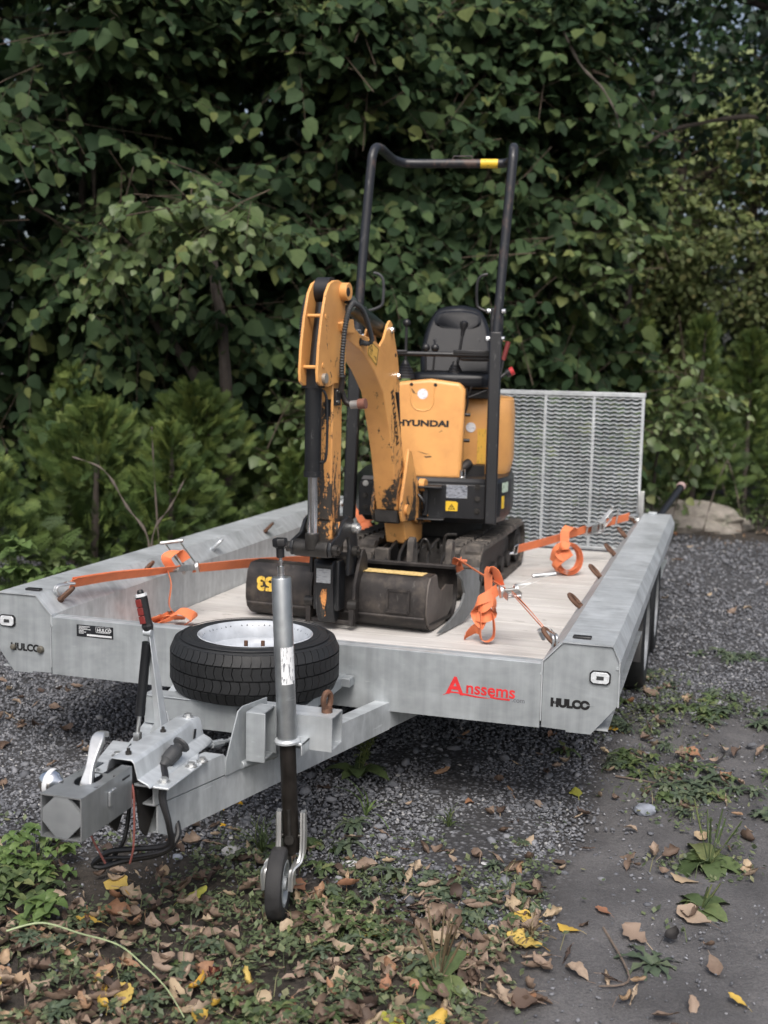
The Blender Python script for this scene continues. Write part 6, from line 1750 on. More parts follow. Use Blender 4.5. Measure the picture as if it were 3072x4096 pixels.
class Soup:
    def __init__(s): s.co, s.lo, s.lt, s.b = [], [], [], 0
    def add(s, v, f):
        s.co.append(v)
        for q in f: s.lo.extend([s.b + i for i in q]); s.lt.append(len(q))
        s.b += len(v)
    def rosette(s, P, n, L, wd, jag, r, lift=.3, droop=1.0):
        for k in range(n):
            v, f = blade_leaf(L * r.uniform(.6, 1.1), wd * r.uniform(.8, 1.2), jag, droop * r.uniform(.6, 1.3))
            a = 2 * math.pi * (k + r.uniform(-.3, .3)) / n; e = lift * r.uniform(.2, 1.4)
            M = np.array(Matrix.Rotation(a, 3, 'Z') @ Matrix.Rotation(e, 3, 'X') @ Matrix.Rotation(r.uniform(-.3, .3), 3, 'Y'))
            s.add(v @ M.T + P, f)
    def stem(s, P, Q, w):
        P, Q = np.array(P, float), np.array(Q, float); d = Q - P; x = np.cross(d, [.3, .2, 1]); x = x / np.linalg.norm(x) * w; y = np.cross(d, x); y = y / np.linalg.norm(y) * w
        v = np.array([P + x, P - .5 * x + .87 * y, P - .5 * x - .87 * y, Q + x * .6, Q + (-.5 * x + .87 * y) * .6, Q + (-.5 * x - .87 * y) * .6])
        s.add(v, [(0, 1, 4, 3), (1, 2, 5, 4), (2, 0, 3, 5)])
    def build(s, name, m, parent=None, smooth=True, **kw):
        co = np.concatenate(s.co)
        c = co.mean(0); c[2] = co[:, 2].min()
        return rawmesh(name, co, s.lo, s.lt, m, parent, smooth, loc=c, **kw)
# mats of tiny leaves: feathery ground cover, one mass
sp_ = Soup(); r_ = np.random.default_rng(5)
x, y = scatter(100000, 2.42, 5.6, -2.0, 2.2, lambda a, b: weed_mask(a, b) ** 1.3)
vis = np.abs(yard(x, y)[1]) < .345 * yard(x, y)[0] + .1; x, y = x[vis], y[vis]
clump = vnoise(x, y, 14, 77); keep = r_.random(len(x)) < sstep(.28, .6, clump) + .15; x, y = x[keep], y[keep]
hgt = .005 + .055 * r_.random(len(x)) * sstep(.3, .8, vnoise(x, y, 9, 78))
n = len(x); L = r_.uniform(.010, .026, n); az = r_.uniform(0, 6.28, n); el = r_.normal(.25, .45, n)
d = np.stack([np.cos(az) * np.cos(el), np.sin(az) * np.cos(el), np.sin(el)], 1); sx = np.stack([-np.sin(az), np.cos(az), 0 * az], 1)
P = np.stack([x, y, gz(x, y) + hgt + .006], 1)
w = (L * r_.uniform(.22, .45, n))[:, None]; Lc = L[:, None]
q4 = np.stack([P, P + d * Lc * .5 + sx * w, P + d * Lc, P + d * Lc * .5 - sx * w], 1)
rawmesh('ground_cover', q4.reshape(-1, 3), np.arange(4 * n), np.full(n, 4), leafmat_green('ground_cover_green', [(0, (.065, .088, .048)), (.45, (.11, .145, .075)), (.85, (.16, .20, .10)), (1, (.22, .22, .125))]), kind='stuff')
# grass blades, thin and sparse
x, y = scatter(6000, 2.42, 5.6, -1.9, 2.2, lambda a, b: weed_mask(a, b)); sp_ = Soup()
for k in range(len(x)):
    if r_.random() < .55: continue
    P = np.array([x[k], y[k], gz(x[k], y[k])]); a = r_.uniform(0, 6.28); L = r_.uniform(.02, .075)
    q1 = P + np.array([math.cos(a) * L * .3, math.sin(a) * L * .3, L * .7]); q2 = q1 + np.array([math.cos(a) * L * .5, math.sin(a) * L * .5, L * .1])
    e = np.array([-math.sin(a), math.cos(a), 0]) * .0013
    sp_.add(np.array([P - e, P + e, q1 + e * .8, q1 - e * .8, q2]), [(0, 1, 2, 3), (3, 2, 4)])
sp_.build('grass', leafmat_green('thin_grass', [(0, (.06, .09, .035)), (.6, (.12, .16, .06)), (1, (.26, .23, .12))]), kind='stuff')
# rosettes: countable plants
def plant_tag(o, label, group=None, cat='weed'): return tag(o, label, cat, group)
x, y = scatter(1500, 2.5, 5.6, -1.8, 2.0, lambda a, b: weed_mask(a, b) * .5)
vis = np.abs(yard(x, y)[1]) < .335 * yard(x, y)[0]; x, y = x[vis], y[vis]
protos = []
for k in range(9):
    s_ = Soup(); r2 = np.random.default_rng(100 + k)
    kind = k % 3
    if kind == 0: s_.rosette(np.zeros(3), r2.integers(8, 13), .095, .013, .42, r2, .25)
    elif kind == 1: s_.rosette(np.zeros(3), r2.integers(6, 9), .060, .012, .12, r2, .35)
    else: s_.rosette(np.array([0, 0, .004]), 20, .07, .0065, .55, r2, .55)
    me = s_.build('weed_rosette', (GREYG, WEEDG, GREYG)[kind])
    protos.append(me.data); bpy.data.objects.remove(me)
NR = min(240, len(x))
RL = ('jagged leaved rosette weed in the trodden litter', 'broad leaved rosette weed in the trodden litter', 'feathery grey green weed in the trodden litter')
for k in range(NR):
    i = random.randrange(9)
    o = bpy.data.objects.new('weed_rosette', protos[i]); COL.objects.link(o)
    s = random.uniform(.40, .95); o.location = (x[k], y[k], float(gz(x[k], y[k])) + .004); o.scale = (s, s, s * random.uniform(.7, 1.1)); o.rotation_euler = (random.gauss(0, .1), random.gauss(0, .1), random.uniform(0, 6.28))
    lb = RL[i % 3].split(' in ')[0] + ' ' + zone(x[k], y[k]); plant_tag(o, lb, lb.replace('weed', 'weeds', 1))
def single(name, label, m, fn, x, y, cat='plant', seed=1):
    s_ = Soup(); fn(s_, np.array([x, y, float(gz(x, y))]), np.random.default_rng(seed)); return tag(s_.build(name, m), label, cat)
def spikes(P, n, h, r, m_, parent, nm='seed_stalk'):
    for k in range(n):
        s2 = Soup(); a = r.uniform(0, 6.28); Q = P + np.array([math.cos(a) * h * r.uniform(.1, .45), math.sin(a) * h * r.uniform(.1, .45), h * r.uniform(.7, 1.0)])
        s2.stem(P, P + (Q - P) * .55, .0022); s2.stem(P + (Q - P) * .5, Q, .0042)
        s2.build(nm, m_, parent)
pl = single('plantain_plant', 'broad leaved plantain with tall seed stalks on the bare earth at right', WEEDG, lambda s, P, r: s.rosette(P, 10, .155, .036, .05, r, .35), 1.45, -.05)
spikes(np.array([1.45, -.05, float(gz(1.45, -.05))]), 6, .20, np.random.default_rng(3), WEEDG, pl)
pl = single('plantain_plant', 'small broad weed rosette in front of the tall plantain on bare earth', WEEDG, lambda s, P, r: s.rosette(P, 9, .11, .026, .08, r, .3), 1.435, -.36, seed=4)
spikes(np.array([1.435, -.36, float(gz(1.435, -.36))]), 3, .11, np.random.default_rng(5), WEEDG, pl)
pl = single('stalky_plant', 'plantain with a cluster of dead brown stalks in the front litter', WEEDG, lambda s, P, r: s.rosette(P, 9, .12, .026, .06, r, .6), .81, -.95, seed=6)
spikes(np.array([.81, -.95, float(gz(.81, -.95))]), 12, .19, np.random.default_rng(8), STRAW, pl, 'dead_stalk')
gt = single('grass_tuft', 'spiky dry grass tuft at the edge of the bare earth', STRAW, lambda s, P, r: s.rosette(P, 46, .075, .0016, 0, r, 1.2, .6), 1.0, -.67, 'grass', 9)
single('grass_tuft', 'fine green grass tuft left of the jockey wheel fork', WEEDG, lambda s, P, r: s.rosette(P, 60, .13, .0016, 0, r, 1.3, .5), .11, -.42, 'grass', 10)
single('grass_tuft', 'upright bright grass tuft behind the jockey wheel', FRESH, lambda s, P, r: s.rosette(P, 9, .16, .004, 0, r, 1.2, .5), .33, -.05, 'grass', 11)
single('grass_tuft', 'small grass tuft on the gravel to the right of the drawbar', WEEDG, lambda s, P, r: s.rosette(P, 22, .10, .0022, 0, r, 1.2, .5), .62, -.05, 'grass', 12)
def bushy(s, P, r, n=26, h=.16, w=.12, L=.05, wd=.016):
    for k in range(n):
        a = r.uniform(0, 6.28); q = r.random() ** .6
        Q = P + np.array([math.cos(a) * w * q, math.sin(a) * w * q, h * (1 - .7 * q) * r.uniform(.5, 1)])
        s.stem(P, Q, .0018); s.rosette(Q, 4, L, wd, .06, r, .4)
single('leafy_weed', 'fresh light green leafy weed in front of the coupling nose at left', FRESH, lambda s, P, r: bushy(s, P, r, 40, .15, .15, .046, .0115), -.50, -.72, 'weed', 13)
single('leafy_weed', 'sparse green weed on the left picture edge, below the light green one', WEEDG, lambda s, P, r: bushy(s, P, r, 24, .12, .13, .05, .011), -.46, -.93, 'weed', 14)
single('leafy_weed', 'pointed green leaf sprout in the dead leaves at lower left', FRESH, lambda s, P, r: bushy(s, P, r, 9, .10, .06, .055, .014), -.27, -1.02, 'weed', 15)
single('leafy_weed', 'green weed clump in the bottom right of the litter, left of the stalky plant', WEEDG, lambda s, P, r: bushy(s, P, r, 34, .06, .13, .032, .008), .45, -1.28, 'weed', 16)
single('leafy_weed', 'low green leafy weed between jockey wheel and stalky plant', WEEDG, lambda s, P, r: bushy(s, P, r, 46, .05, .17, .030, .0075), .50, -.76, 'weed', 17)
def patch(name, label, m, x, y, n, sx_, sy_, L, wd, jag, seed):
    r = np.random.default_rng(seed); root = empty(name, (x, y, float(gz(x, y))), label, 'weed')
    for k in range(n):
        s2 = Soup(); a, b = x + r.normal(0, sx_), y + r.normal(0, sy_)
        s2.rosette(np.array([a, b, float(gz(a, b)) + .006]), 9, L, wd, jag, r, .45); s2.build('rosette', m, root)
patch('thistle_patch', 'grey green thistle like weed in front of the gravel', GREYG, .73, -.47, 12, .09, .05, .055, .007, .55, 18)
single('flat_weed', 'spreading jagged weed flat on the bare earth at lower right', GREYG, lambda s, P, r: s.rosette(P, 11, .12, .009, .6, r, .15, .8), 1.32, -.70, 'weed', 19)
for (a, b, lb, sd) in ((1.16, .80, 'weed clump below the trailer corner, nearest the marker light', 20), (1.42, .62, 'grey green spreading weed in the middle of the weedy strip', 21), (1.35, 1.55, 'weed patch on the gravel right of the end plate', 22), (1.62, 1.45, 'weed patch on the right edge of the gravel', 23), (1.95, 1.30, 'coarse weeds at the right picture edge', 24), (1.7, .75, 'weeds at the right picture edge below the coarse ones', 26), (1.55, 2.6, 'far weed patch on the gravel beside the trailer wheels', 25), (1.72, .30, 'weeds behind the tall plantain near the right edge', 27)):
    patch('spreading_weed', lb, GREYG if sd % 2 else WEEDG, a, b, 11, .12, .07, .075, .0085, .40, sd)
# dock with seed heads behind the drawbar
s_ = Soup(); r2 = np.random.default_rng(31); P = np.array([.20, .28, float(gz(.2, .28))])
s_.rosette(P, 7, .16, .03, .1, r2, .7)
dk = tag(s_.build('dock_plant', WEEDG), 'dock plant with green seed spikes in the shade behind the jack', 'weed')
for k, (dx, dy, h) in enumerate(((.10, .10, .34), (.0, .05, .26), (.05, .0, .2))):
    s2 = Soup(); Q = P + np.array([dx, dy, h]); s2.stem(P, Q, .002)
    for q in range(46):
        t = .35 + .65 * q / 46; c = P + (Q - P) * t + r2.normal(0, .006, 3); s2.rosette(c, 3, .014, .005, 0, r2, .5)
    s2.build('seed_spike', leafmat_green('green_seed', [(0, (.12, .16, .05)), (1, (.22, .26, .09))]), dk)
# yellow hawkbit flowers
for k, (a, b) in enumerate(((-.11, -.25), (-.07, -.19), (-.05, -.37))):
    z0 = float(gz(a, b)); s_ = Soup(); s_.stem((a, b, z0), (a, b + .01, z0 + .05), .0012)
    fl_ = s_.build('small_flower', WEEDG); s2 = Soup()
    s2.rosette(np.array([a, b + .01, z0 + .05]), 11, .015, .0035, 0, np.random.default_rng(k), .5, .3)
    s2.build('petals', leafmat('flower_yellow', [(0, (.62, .36, .02)), (1, (.70, .42, .03))]), fl_)
    tag(fl_, ('tiny yellow flower in the gravel under the drawbar, leftmost', 'tiny yellow flower in the gravel under the drawbar, rear of the three', 'tiny yellow flower in the gravel under the drawbar, front of the three')[k], 'flower', 'yellow flowers under the drawbar')
# pale runner lying across the litter, twigs
def twig(name, pts, r0, m, label, cat='twig'):
    mb = MB(); P = bez(pts, 6); n = len(P)
    mb.tube([V((p.x, p.y, p.z + float(gz(p.x, p.y)))) for p in P], [r0 * (1 - .5 * k / n) for k in range(n)], 6)
    return tag(obj(name, mb, m), label, cat)
PALESTEM = simple('pale_green_stem', (.30, .36, .20), .6)
TWIG = simple('bare_twig', (.13, .10, .08), .8, 0, .3, 60)
twig('plant_runner', [(-.30, -1.16, .05), (-.22, -1.12, .065), (-.10, -1.13, .06), (.02, -1.15, .06), (.12, -1.20, .05), (.22, -1.27, .045), (.30, -1.34, .03)], .0030, PALESTEM, 'long pale green runner lying across the litter at lower left', 'stem')
twig('fallen_twig', [(1.10, .62, .008), (1.22, .60, .010), (1.38, .57, .008)], .004, TWIG, 'thin twig on the bare earth in front of the weedy strip')
twig('fallen_twig', [(1.45, .86, .008), (1.49, .99, .010), (1.47, 1.12, .008)], .004, simple('black_twig', (.02, .018, .016), .8), 'black twig lying on the bare earth, pointing away')
twig('fallen_twig', [(.20, -.70, .03), (.26, -.66, .03), (.33, -.58, .015)], .003, TWIG, 'pale twig beside the jockey wheel')
twig('fallen_twig', [(1.18, -.56, .01), (1.27, -.80, .012), (1.20, -.86, .012)], .004, TWIG, 'brown twig with bark at the front edge of bare earth')
# ------------------------------------------------------------------ trees and shrubs behind the trailer
def leaf_tmpl(round_=1.0):
    """rounded leaf, unit length along y, 9 vertices, 4 quads, folded on the midrib"""
    k = round_
    v = np.array([(0, 0, 0), (0, .52, .0), (0, 1.06, -.12), (-.33 * k, .08, .08), (-.46 * k, .44, .07), (-.25 * k, .80, -.01), (.33 * k, .08, .05), (.47 * k, .46, .10), (.26 * k, .80, -.03)])
    f = np.array([(0, 6, 7, 1), (1, 7, 8, 2), (0, 1, 4, 3), (1, 2, 5, 4)])
    return v, f
LT_V, LT_F = leaf_tmpl()
def unit(a): return a / np.maximum(1e-9, np.linalg.norm(a, axis=-1, keepdims=True))
def wfac(P):
    return (.72 + .38 * np.mod(P[:, 0:1] * 731.7 + P[:, 2:3] * 517.3, 1.0))
def leaves_from(P, T, N, S, tm=None):
    """P base points, T tip directions, N normals, S sizes -> vertices, loops"""
    tv, tf = (LT_V, LT_F) if tm is None else tm
    T = unit(T); N = unit(N - T * (N * T).sum(1, keepdims=True)); X = np.cross(T, N) * wfac(P)
    v = P[:, None, :] + S[:, None, None] * (tv[None, :, 0:1] * X[:, None, :] + tv[None, :, 1:2] * T[:, None, :] + tv[None, :, 2:3] * N[:, None, :])
    f = tf[None] + (np.arange(len(P)) * len(tv))[:, None, None]
    return v.reshape(-1, 3), f.reshape(-1)
CR = np.array(CAM_ROWS); CL = np.array(CAM_LOC)
def view(P):
    q = (P - CL) @ CR.T
    return q[:, 0] / q[:, 2], q[:, 1] / q[:, 2], q[:, 2]

def twigs(n, starts, dirs, length, nl, r, size, droop=.62, sag=.28, face=np.array([.15, -1.0, .1])):
    """leafy twigs: n starts/dirs -> leaf arrays (base, tip dir, normal, size) and twig polylines"""
    BP, BT, BN, BS, lines = [], [], [], [], []
    d = unit(dirs); up = np.array([0, 0, 1.0])
    side = unit(np.cross(d, up) + 1e-6)
    L = length * r.uniform(.7, 1.25, n)
    for k in range(nl):
        t = (k + .6 + r.uniform(-.2, .2, n)) / nl
        p = starts + d * (L * t)[:, None]; p[:, 2] -= sag * L * t * t
        sg = (1 if k % 2 else -1) * np.ones(n)
        if k == nl - 1: sg = r.uniform(-.3, .3, n)
        out = d * (.45 + .35 * (np.abs(sg) < .5))[:, None] + side * (sg * .95)[:, None]
        out[:, 2] -= droop * r.uniform(.3, 1.9, n)
        nrm = up * .80 + face * r.uniform(.0, 1.0, n)[:, None] + out * .25 + r.normal(0, .34, (n, 3))
        BP.append(p + unit(out) * .02); BT.append(out + r.normal(0, .22, (n, 3))); BN.append(nrm); BS.append(size * r.uniform(.55, 1.2, n) * (1.12 - .50 * k / nl))
    lines = np.stack([starts, starts + d * (L * .5)[:, None] - np.array([0, 0, 1]) * (sag * L * .25)[:, None], starts + d * L[:, None] - np.array([0, 0, 1]) * (sag * L)[:, None]], 1)
    return np.concatenate(BP), np.concatenate(BT), np.concatenate(BN), np.concatenate(BS), lines
def line_mesh(lines, w):
    """thin three sided tubes along 3-point lines"""
    vs, fs = [], []; n = len(lines); W = w if hasattr(w, '__len__') else np.full(n, w)
    d = unit(lines[:, 2] - lines[:, 0]); x = unit(np.cross(d, np.array([.2, .3, 1]))); y = np.cross(d, x)
    ring = []
    for j, s in enumerate((1, .75, .4)):
        for a in (0, 2.094, 4.189): ring.append(lines[:, j] + (x * math.cos(a) + y * math.sin(a)) * (W * s)[:, None])
    v = np.stack(ring, 1)
    f = []
    for j in (0, 3):
        for q in range(3): f.append((j + q, j + (q + 1) % 3, j + 3 + (q + 1) % 3, j + 3 + q))
    f = np.array(f)[None] + (np.arange(n) * 9)[:, None, None]
    return v.reshape(-1, 3), f.reshape(-1)

HAZEL = leafmat('hazel_leaf', [(0, (.020, .039, .020)), (.35, (.037, .067, .031)), (.7, (.060, .097, .042)), (.93, (.088, .128, .050)), (1, (.13, .152, .052))], .28, .6, .18, 30, True, .10)
HAZEL2 = leafmat('light_hazel_leaf', [(0, (.058, .092, .038)), (.45, (.098, .145, .054)), (.85, (.14, .19, .07)), (1, (.20, .22, .075))], .30, .45, .18, 30, True, .35)
LIME = leafmat('lime_tree_leaf', [(0, (.11, .155, .055)), (.5, (.20, .255, .09)), (.9, (.28, .33, .125)), (1, (.40, .37, .15))], .35, .5, .15, 30, True)
SHADELEAF = leafmat('painted_shade_leaf', [(0, (.014, .034, .016)), (.6, (.026, .058, .024)), (1, (.045, .085, .03))], .25, .5, .1, 30, True)  # leaf colour darkened to stand for backlight and canopy shade
BARK = Mat('grey_brown_bark', (.10, .08, .065), .9)
_n = BARK.noise(BARK.pos((8, 8, 2)), 1.5, 7, .7); BARK.col(BARK.ramp(_n, [(.3, (.03, .025, .021)), (.55, (.065, .053, .045)), (.75, (.10, .088, .076))])); BARK.bump(_n, .6, .02); BARK = BARK.m
TWIGBARK = simple('twig_bark', (.07, .05, .035), .85, 0, .3)  # plain brown bark of the thin twigs
PENDING = []     # (root, leaf arrays, material, template mesh name)
def limb(pts, r0, r1, n=8):
    mb = MB(); P = bez(pts, 6); m = len(P)
    mb.tube(P, [r0 + (r1 - r0) * k / (m - 1) + .004 * math.sin(k * 1.7) for k in range(m)], n)
    return mb
def shrub(label, cat, name, base, trunks, crown, rad_, nb, r, leafm, size=.105, tw=(9, .5), face=(.15, -1, .1), zmin=.3, zmax=9, per=12, group=None, spread=1.0, nsing=250, out=.62):
    """broadleaf shrub or tree: trunk limbs, branch sprays on the crown surface, leaves on twigs"""
    root = empty(name, V(base), label, cat, group)
    for t in trunks:
        obj('trunk' if t[1] > .035 else 'limb', limb(t[0], t[1], t[2]), BARK, root)
    c = np.array(crown); R_ = np.array(rad_); face = unit(np.array(face, float))
    # branch tips over the crown surface, more of them on the open side
    u = unit(r.normal(size=(nb * 6, 3))); w = .25 + .75 * np.clip((u @ face) * 1.3 + .25, 0, 1)
    u = u[r.random(len(u)) < w]
    p = c + u * R_ * r.uniform(.70, 1.05, (len(u), 1))
    nz = vnoise(p[:, 0] * .8 + p[:, 1] * .5, p[:, 2], 1.25, 91) * .65 + vnoise(p[:, 0] + p[:, 1], p[:, 2] * 1.2, 3.1, 92) * .35
    p = p + face * ((nz - .5) * .9)[:, None]          # hollows set back, sprays brought forward
    ok = (p[:, 2] > zmin) & (p[:, 2] < zmax) & (r.random(len(p)) < sstep(.30, .56, nz)); u, p = u[ok][:nb], p[ok][:nb]
    nb = len(p)
    bd = unit(u * R_[::1] / R_.max() * out + np.stack([r.normal(0, .55, nb), r.normal(0, .4, nb), r.normal(-.15, .28, nb)], 1))
    blen = r.uniform(.55, 1.15, nb) * spread
    st = p - bd * blen[:, None]
    BP = []
    S_, D_ = [], []
    for k in range(per):
        t = (k + .5) / per
        q = p + bd * (blen * (t - .75))[:, None]; q[:, 2] -= .16 * blen * t * t
        sd = unit(np.cross(bd, np.array([0, 0, 1.0])) + 1e-6)
        sg = 1 if k % 2 else -1
        dd = bd * .75 + sd * (sg * .8) + r.normal(0, .25, (nb, 3)); dd[:, 2] -= .12
        if k == per - 1: dd = bd + r.normal(0, .15, (nb, 3))
        S_.append(q); D_.append(dd)
    S_ = np.concatenate(S_); D_ = np.concatenate(D_)
    keep = r.random(len(S_)) < .88; S_, D_ = S_[keep], D_[keep]
    P, T, N, Z, lines = twigs(len(S_), S_, D_, tw[1], tw[0], r, size, face=face)
    ok = P[:, 2] > .05; P, T, N, Z = P[ok], T[ok], N[ok], Z[ok]
    lv, lf = line_mesh(np.concatenate((lines, np.stack([st, (st + p) / 2 + np.array([0, 0, .03]), p + bd * (blen * .25)[:, None]], 1))), np.concatenate((np.full(len(lines), .0024), np.full(nb, .0052))))
    rawmesh('twigs', lv, lf, np.full(len(lf) // 4, 4), TWIGBARK, root, loc=lv.mean(0), kind='stuff')
    PENDING.append((root, P, T, N, Z, leafm, nsing))
    return root

r1 = np.random.default_rng(41)
shrub('broad leaved hazel at the left picture edge, overhanging the trailer side', 'shrub', 'hazel_shrub', (-4.0, 5.4, 0), [([(-4.0, 5.4, -.05), (-4.02, 5.38, 1.2), (-3.98, 5.3, 2.3), (-3.7, 4.9, 3.6)], .06, .025), ([(-3.8, 5.2, -.05), (-3.5, 4.7, 1.5), (-3.2, 4.2, 3.0)], .035, .015)],
      (-3.9, 4.5, 3.1), (1.35, 1.35, 2.6), 200, r1, HAZEL, .140, (8, .52), (.35, -1, .05), .9, 5.3)
shrub('large hazel with a pale leaning trunk, left of the digger arm', 'shrub', 'hazel_shrub', (-2.2, 4.9, 0), [([(-2.0, 4.05, -.05), (-2.02, 4.02, 1.0), (-2.07, 4.01, 1.73), (-2.15, 4.05, 2.1), (-2.22, 4.15, 2.42), (-2.4, 4.7, 2.9)], .050, .030),
      ([(-2.05, 4.3, -.05), (-2.2, 4.2, .9), (-2.37, 4.19, 1.39), (-2.69, 4.14, 1.80), (-3.0, 4.2, 2.3)], .055, .03)],
      (-2.3, 5.5, 3.0), (1.45, 1.1, 2.6), 235, r1, HAZEL, .142, (8, .54), (.25, -1, .05), 1.15, 5.4)
shrub('dense hazel directly behind the digger roll bar', 'shrub', 'hazel_shrub', (-.9, 6.9, 0), [([(-.9, 6.9, -.05), (-1.0, 6.8, 1.6), (-1.1, 6.6, 3.2)], .05, .02), ([(-.7, 6.9, -.05), (-.5, 6.8, 1.6), (-.3, 6.6, 3.4)], .045, .02)],
      (-.85, 6.85, 2.6), (1.5, 1.05, 2.6), 245, r1, HAZEL, .138, (8, .54), (.2, -1, .05), .5, 5.4)
shrub('lighter green hanging branches at top centre in front of the hazels', 'tree', 'hanging_branch', (-1.4, 5.3, 3.0), [([(-1.0, 6.6, 5.4), (-1.25, 5.7, 4.6), (-1.45, 5.35, 3.9), (-1.5, 5.25, 3.1)], .02, .008)],
      (-1.52, 5.0, 3.65), (.26, .20, 1.1), 40, r1, HAZEL2, .085, (8, .34), (.2, -1, .1), 2.2, 5.3, 7, None, .5, 140)
shrub('hazel to the right of the roll bar with arching light sprays', 'shrub', 'hazel_shrub', (.5, 7.6, 0), [([(.5, 7.6, -.05), (.45, 7.5, 1.5), (.5, 7.4, 3.0)], .05, .02)],
      (-.35, 7.5, 2.3), (.60, .7, 1.7), 95, r1, HAZEL, .140, (8, .52), (.15, -1, .1), .9, 4.4)
shrub('two light arching sprays of round leaves right of the roll bar', 'shrub', 'leaf_spray', (.1, 6.3, 1.2), [([(-.4, 7.2, 1.4), (-.05, 6.5, 2.4), (.2, 6.2, 2.62), (.6, 6.1, 2.4)], .012, .005)],
      (.27, 6.1, 2.5), (.50, .20, .34), 20, r1, HAZEL2, .115, (8, .42), (.1, -1, .2), 1.6, 3.2, 6, None, .7, 150)
shrub('light spray of round leaves in front of the hazels at upper left', 'shrub', 'leaf_spray', (-2.2, 3.5, 1.4), [([(-2.6, 4.3, 1.6), (-2.4, 3.7, 2.2), (-2.15, 3.4, 2.5), (-1.8, 3.3, 2.35)], .012, .005)],
      (-2.2, 3.35, 2.42), (.55, .20, .26), 16, r1, HAZEL2, .105, (8, .36), (.2, -1, .2), 1.6, 3.2, 6, None, .6, 150)
shrub('backlit dark tree with branches overhanging the upper right corner', 'tree', 'overhanging_tree', (2.9, 8.6, 0), [([(2.9, 8.6, -.1), (2.7, 8.4, 2.0), (2.4, 8.0, 4.0), (2.0, 7.6, 6.0)], .16, .08), ([(2.55, 8.2, 3.2), (1.7, 7.4, 3.7), (.9, 7.0, 3.6), (.6, 6.95, 3.45)], .028, .010), ([(2.3, 7.9, 4.4), (1.3, 7.2, 4.7), (.3, 6.7, 4.6)], .04, .015)],
      (1.55, 7.55, 4.75), (1.75, .95, 1.0), 84, r1, SHADELEAF, .10, (9, .48), (0, -1, -.35), 3.7, 6.2, 8, None, 1.1, 220)
shrub('tall yellow green lime tree with small leaves at the right picture edge', 'tree', 'lime_tree', (2.1, 12.0, 0), [([(2.1, 12.0, -.1), (2.0, 11.9, 2.2), (1.9, 11.8, 5.0)], .14, .05), ([(2.05, 11.9, 2.4), (1.4, 11.4, 3.4), (.9, 11.2, 4.4)], .05, .02)],
      (1.2, 10.7, 2.75), (1.9, 1.1, 2.6), 470, r1, LIME, .080, (9, .42), (0, -1, .1), .4, 5.15, 9, None, 1.0, 60)
shrub('small leafy saplings at the foot of the hazels, behind the left beam', 'shrub', 'sapling', (-1.1, 4.0, 0), [([(-1.1, 4.2, -.02), (-1.05, 4.05, .6), (-.95, 3.95, 1.1)], .012, .006)],
      (-1.15, 4.35, .75), (.75, .35, .75), 40, r1, HAZEL2, .085, (7, .36), (.2, -1, .2), .1, 1.7, 6, None, .7, 120)
shrub('pale leaves around the conifers behind the tailboard ramp', 'shrub', 'sapling', (.75, 6.6, 0), [([(.8, 6.9, -.02), (.85, 6.7, .8), (.95, 6.6, 1.3)], .014, .006)],
      (.72, 6.75, 1.15), (.62, .25, .5), 20, r1, HAZEL2, .095, (6, .34), (.1, -1, .2), .3, 1.7, 5, None, .6, 80)

# choose, over the whole hedge, the leaves that show in front: those become single leaf parts
allP = np.concatenate([p[1] for p in PENDING]); own = np.concatenate([np.full(len(p[1]), i) for i, p in enumerate(PENDING)])
u_, v_, d_ = view(allP)
ins = (np.abs(u_) < .335) & (np.abs(v_) < .445) & (d_ > 1)
cell = (np.floor((u_ + .34) / .0075).astype(int) * 1000 + np.floor((v_ + .45) / .0075).astype(int))
idx = np.where(ins)[0]; idx = idx[np.argsort(d_[idx])]
_, first = np.unique(cell[idx], return_index=True)
front = np.zeros(len(allP), bool); front[idx[first]] = True
one = bpy.data.meshes.new('leaf'); one.from_pydata(LT_V.tolist(), [], LT_F.tolist()); one.polygons.foreach_set('use_smooth', [True] * 4)
LEAFDATA = {}
off = 0
for i, (root, P, T, N, Z, lm, ns) in enumerate(PENDING):
    fr_ = np.where(front[off:off + len(P)])[0]
    score = Z[fr_] / d_[off + fr_]
    pick = fr_[np.argsort(-score)][:ns]
    T_ = unit(T); N_ = unit(N - T_ * (N * T_).sum(1, keepdims=True)); X_ = np.cross(T_, N_) * wfac(P)
    if lm.name not in LEAFDATA:
        d2 = one.copy(); d2.materials.append(lm); LEAFDATA[lm.name] = d2
    rl = np.array(root.location)
    for k in pick:
        o = bpy.data.objects.new('leaf', LEAFDATA[lm.name]); COL.objects.link(o); o.parent = root
        M = Matrix.Identity(4); s = Z[k]
        for a in range(3):
            M[a][0], M[a][1], M[a][2], M[a][3] = X_[k, a] * s, T_[k, a] * s, N_[k, a] * s, P[k, a] - rl[a]
        o.matrix_basis = M
    rest = np.ones(len(P), bool); rest[pick] = False
    v, f = leaves_from(P[rest], T[rest], N[rest], Z[rest])
    rawmesh('foliage', v, f, np.full(len(f) // 4, 4), lm, root, smooth=True, loc=v.mean(0), kind='stuff')
    off += len(P)

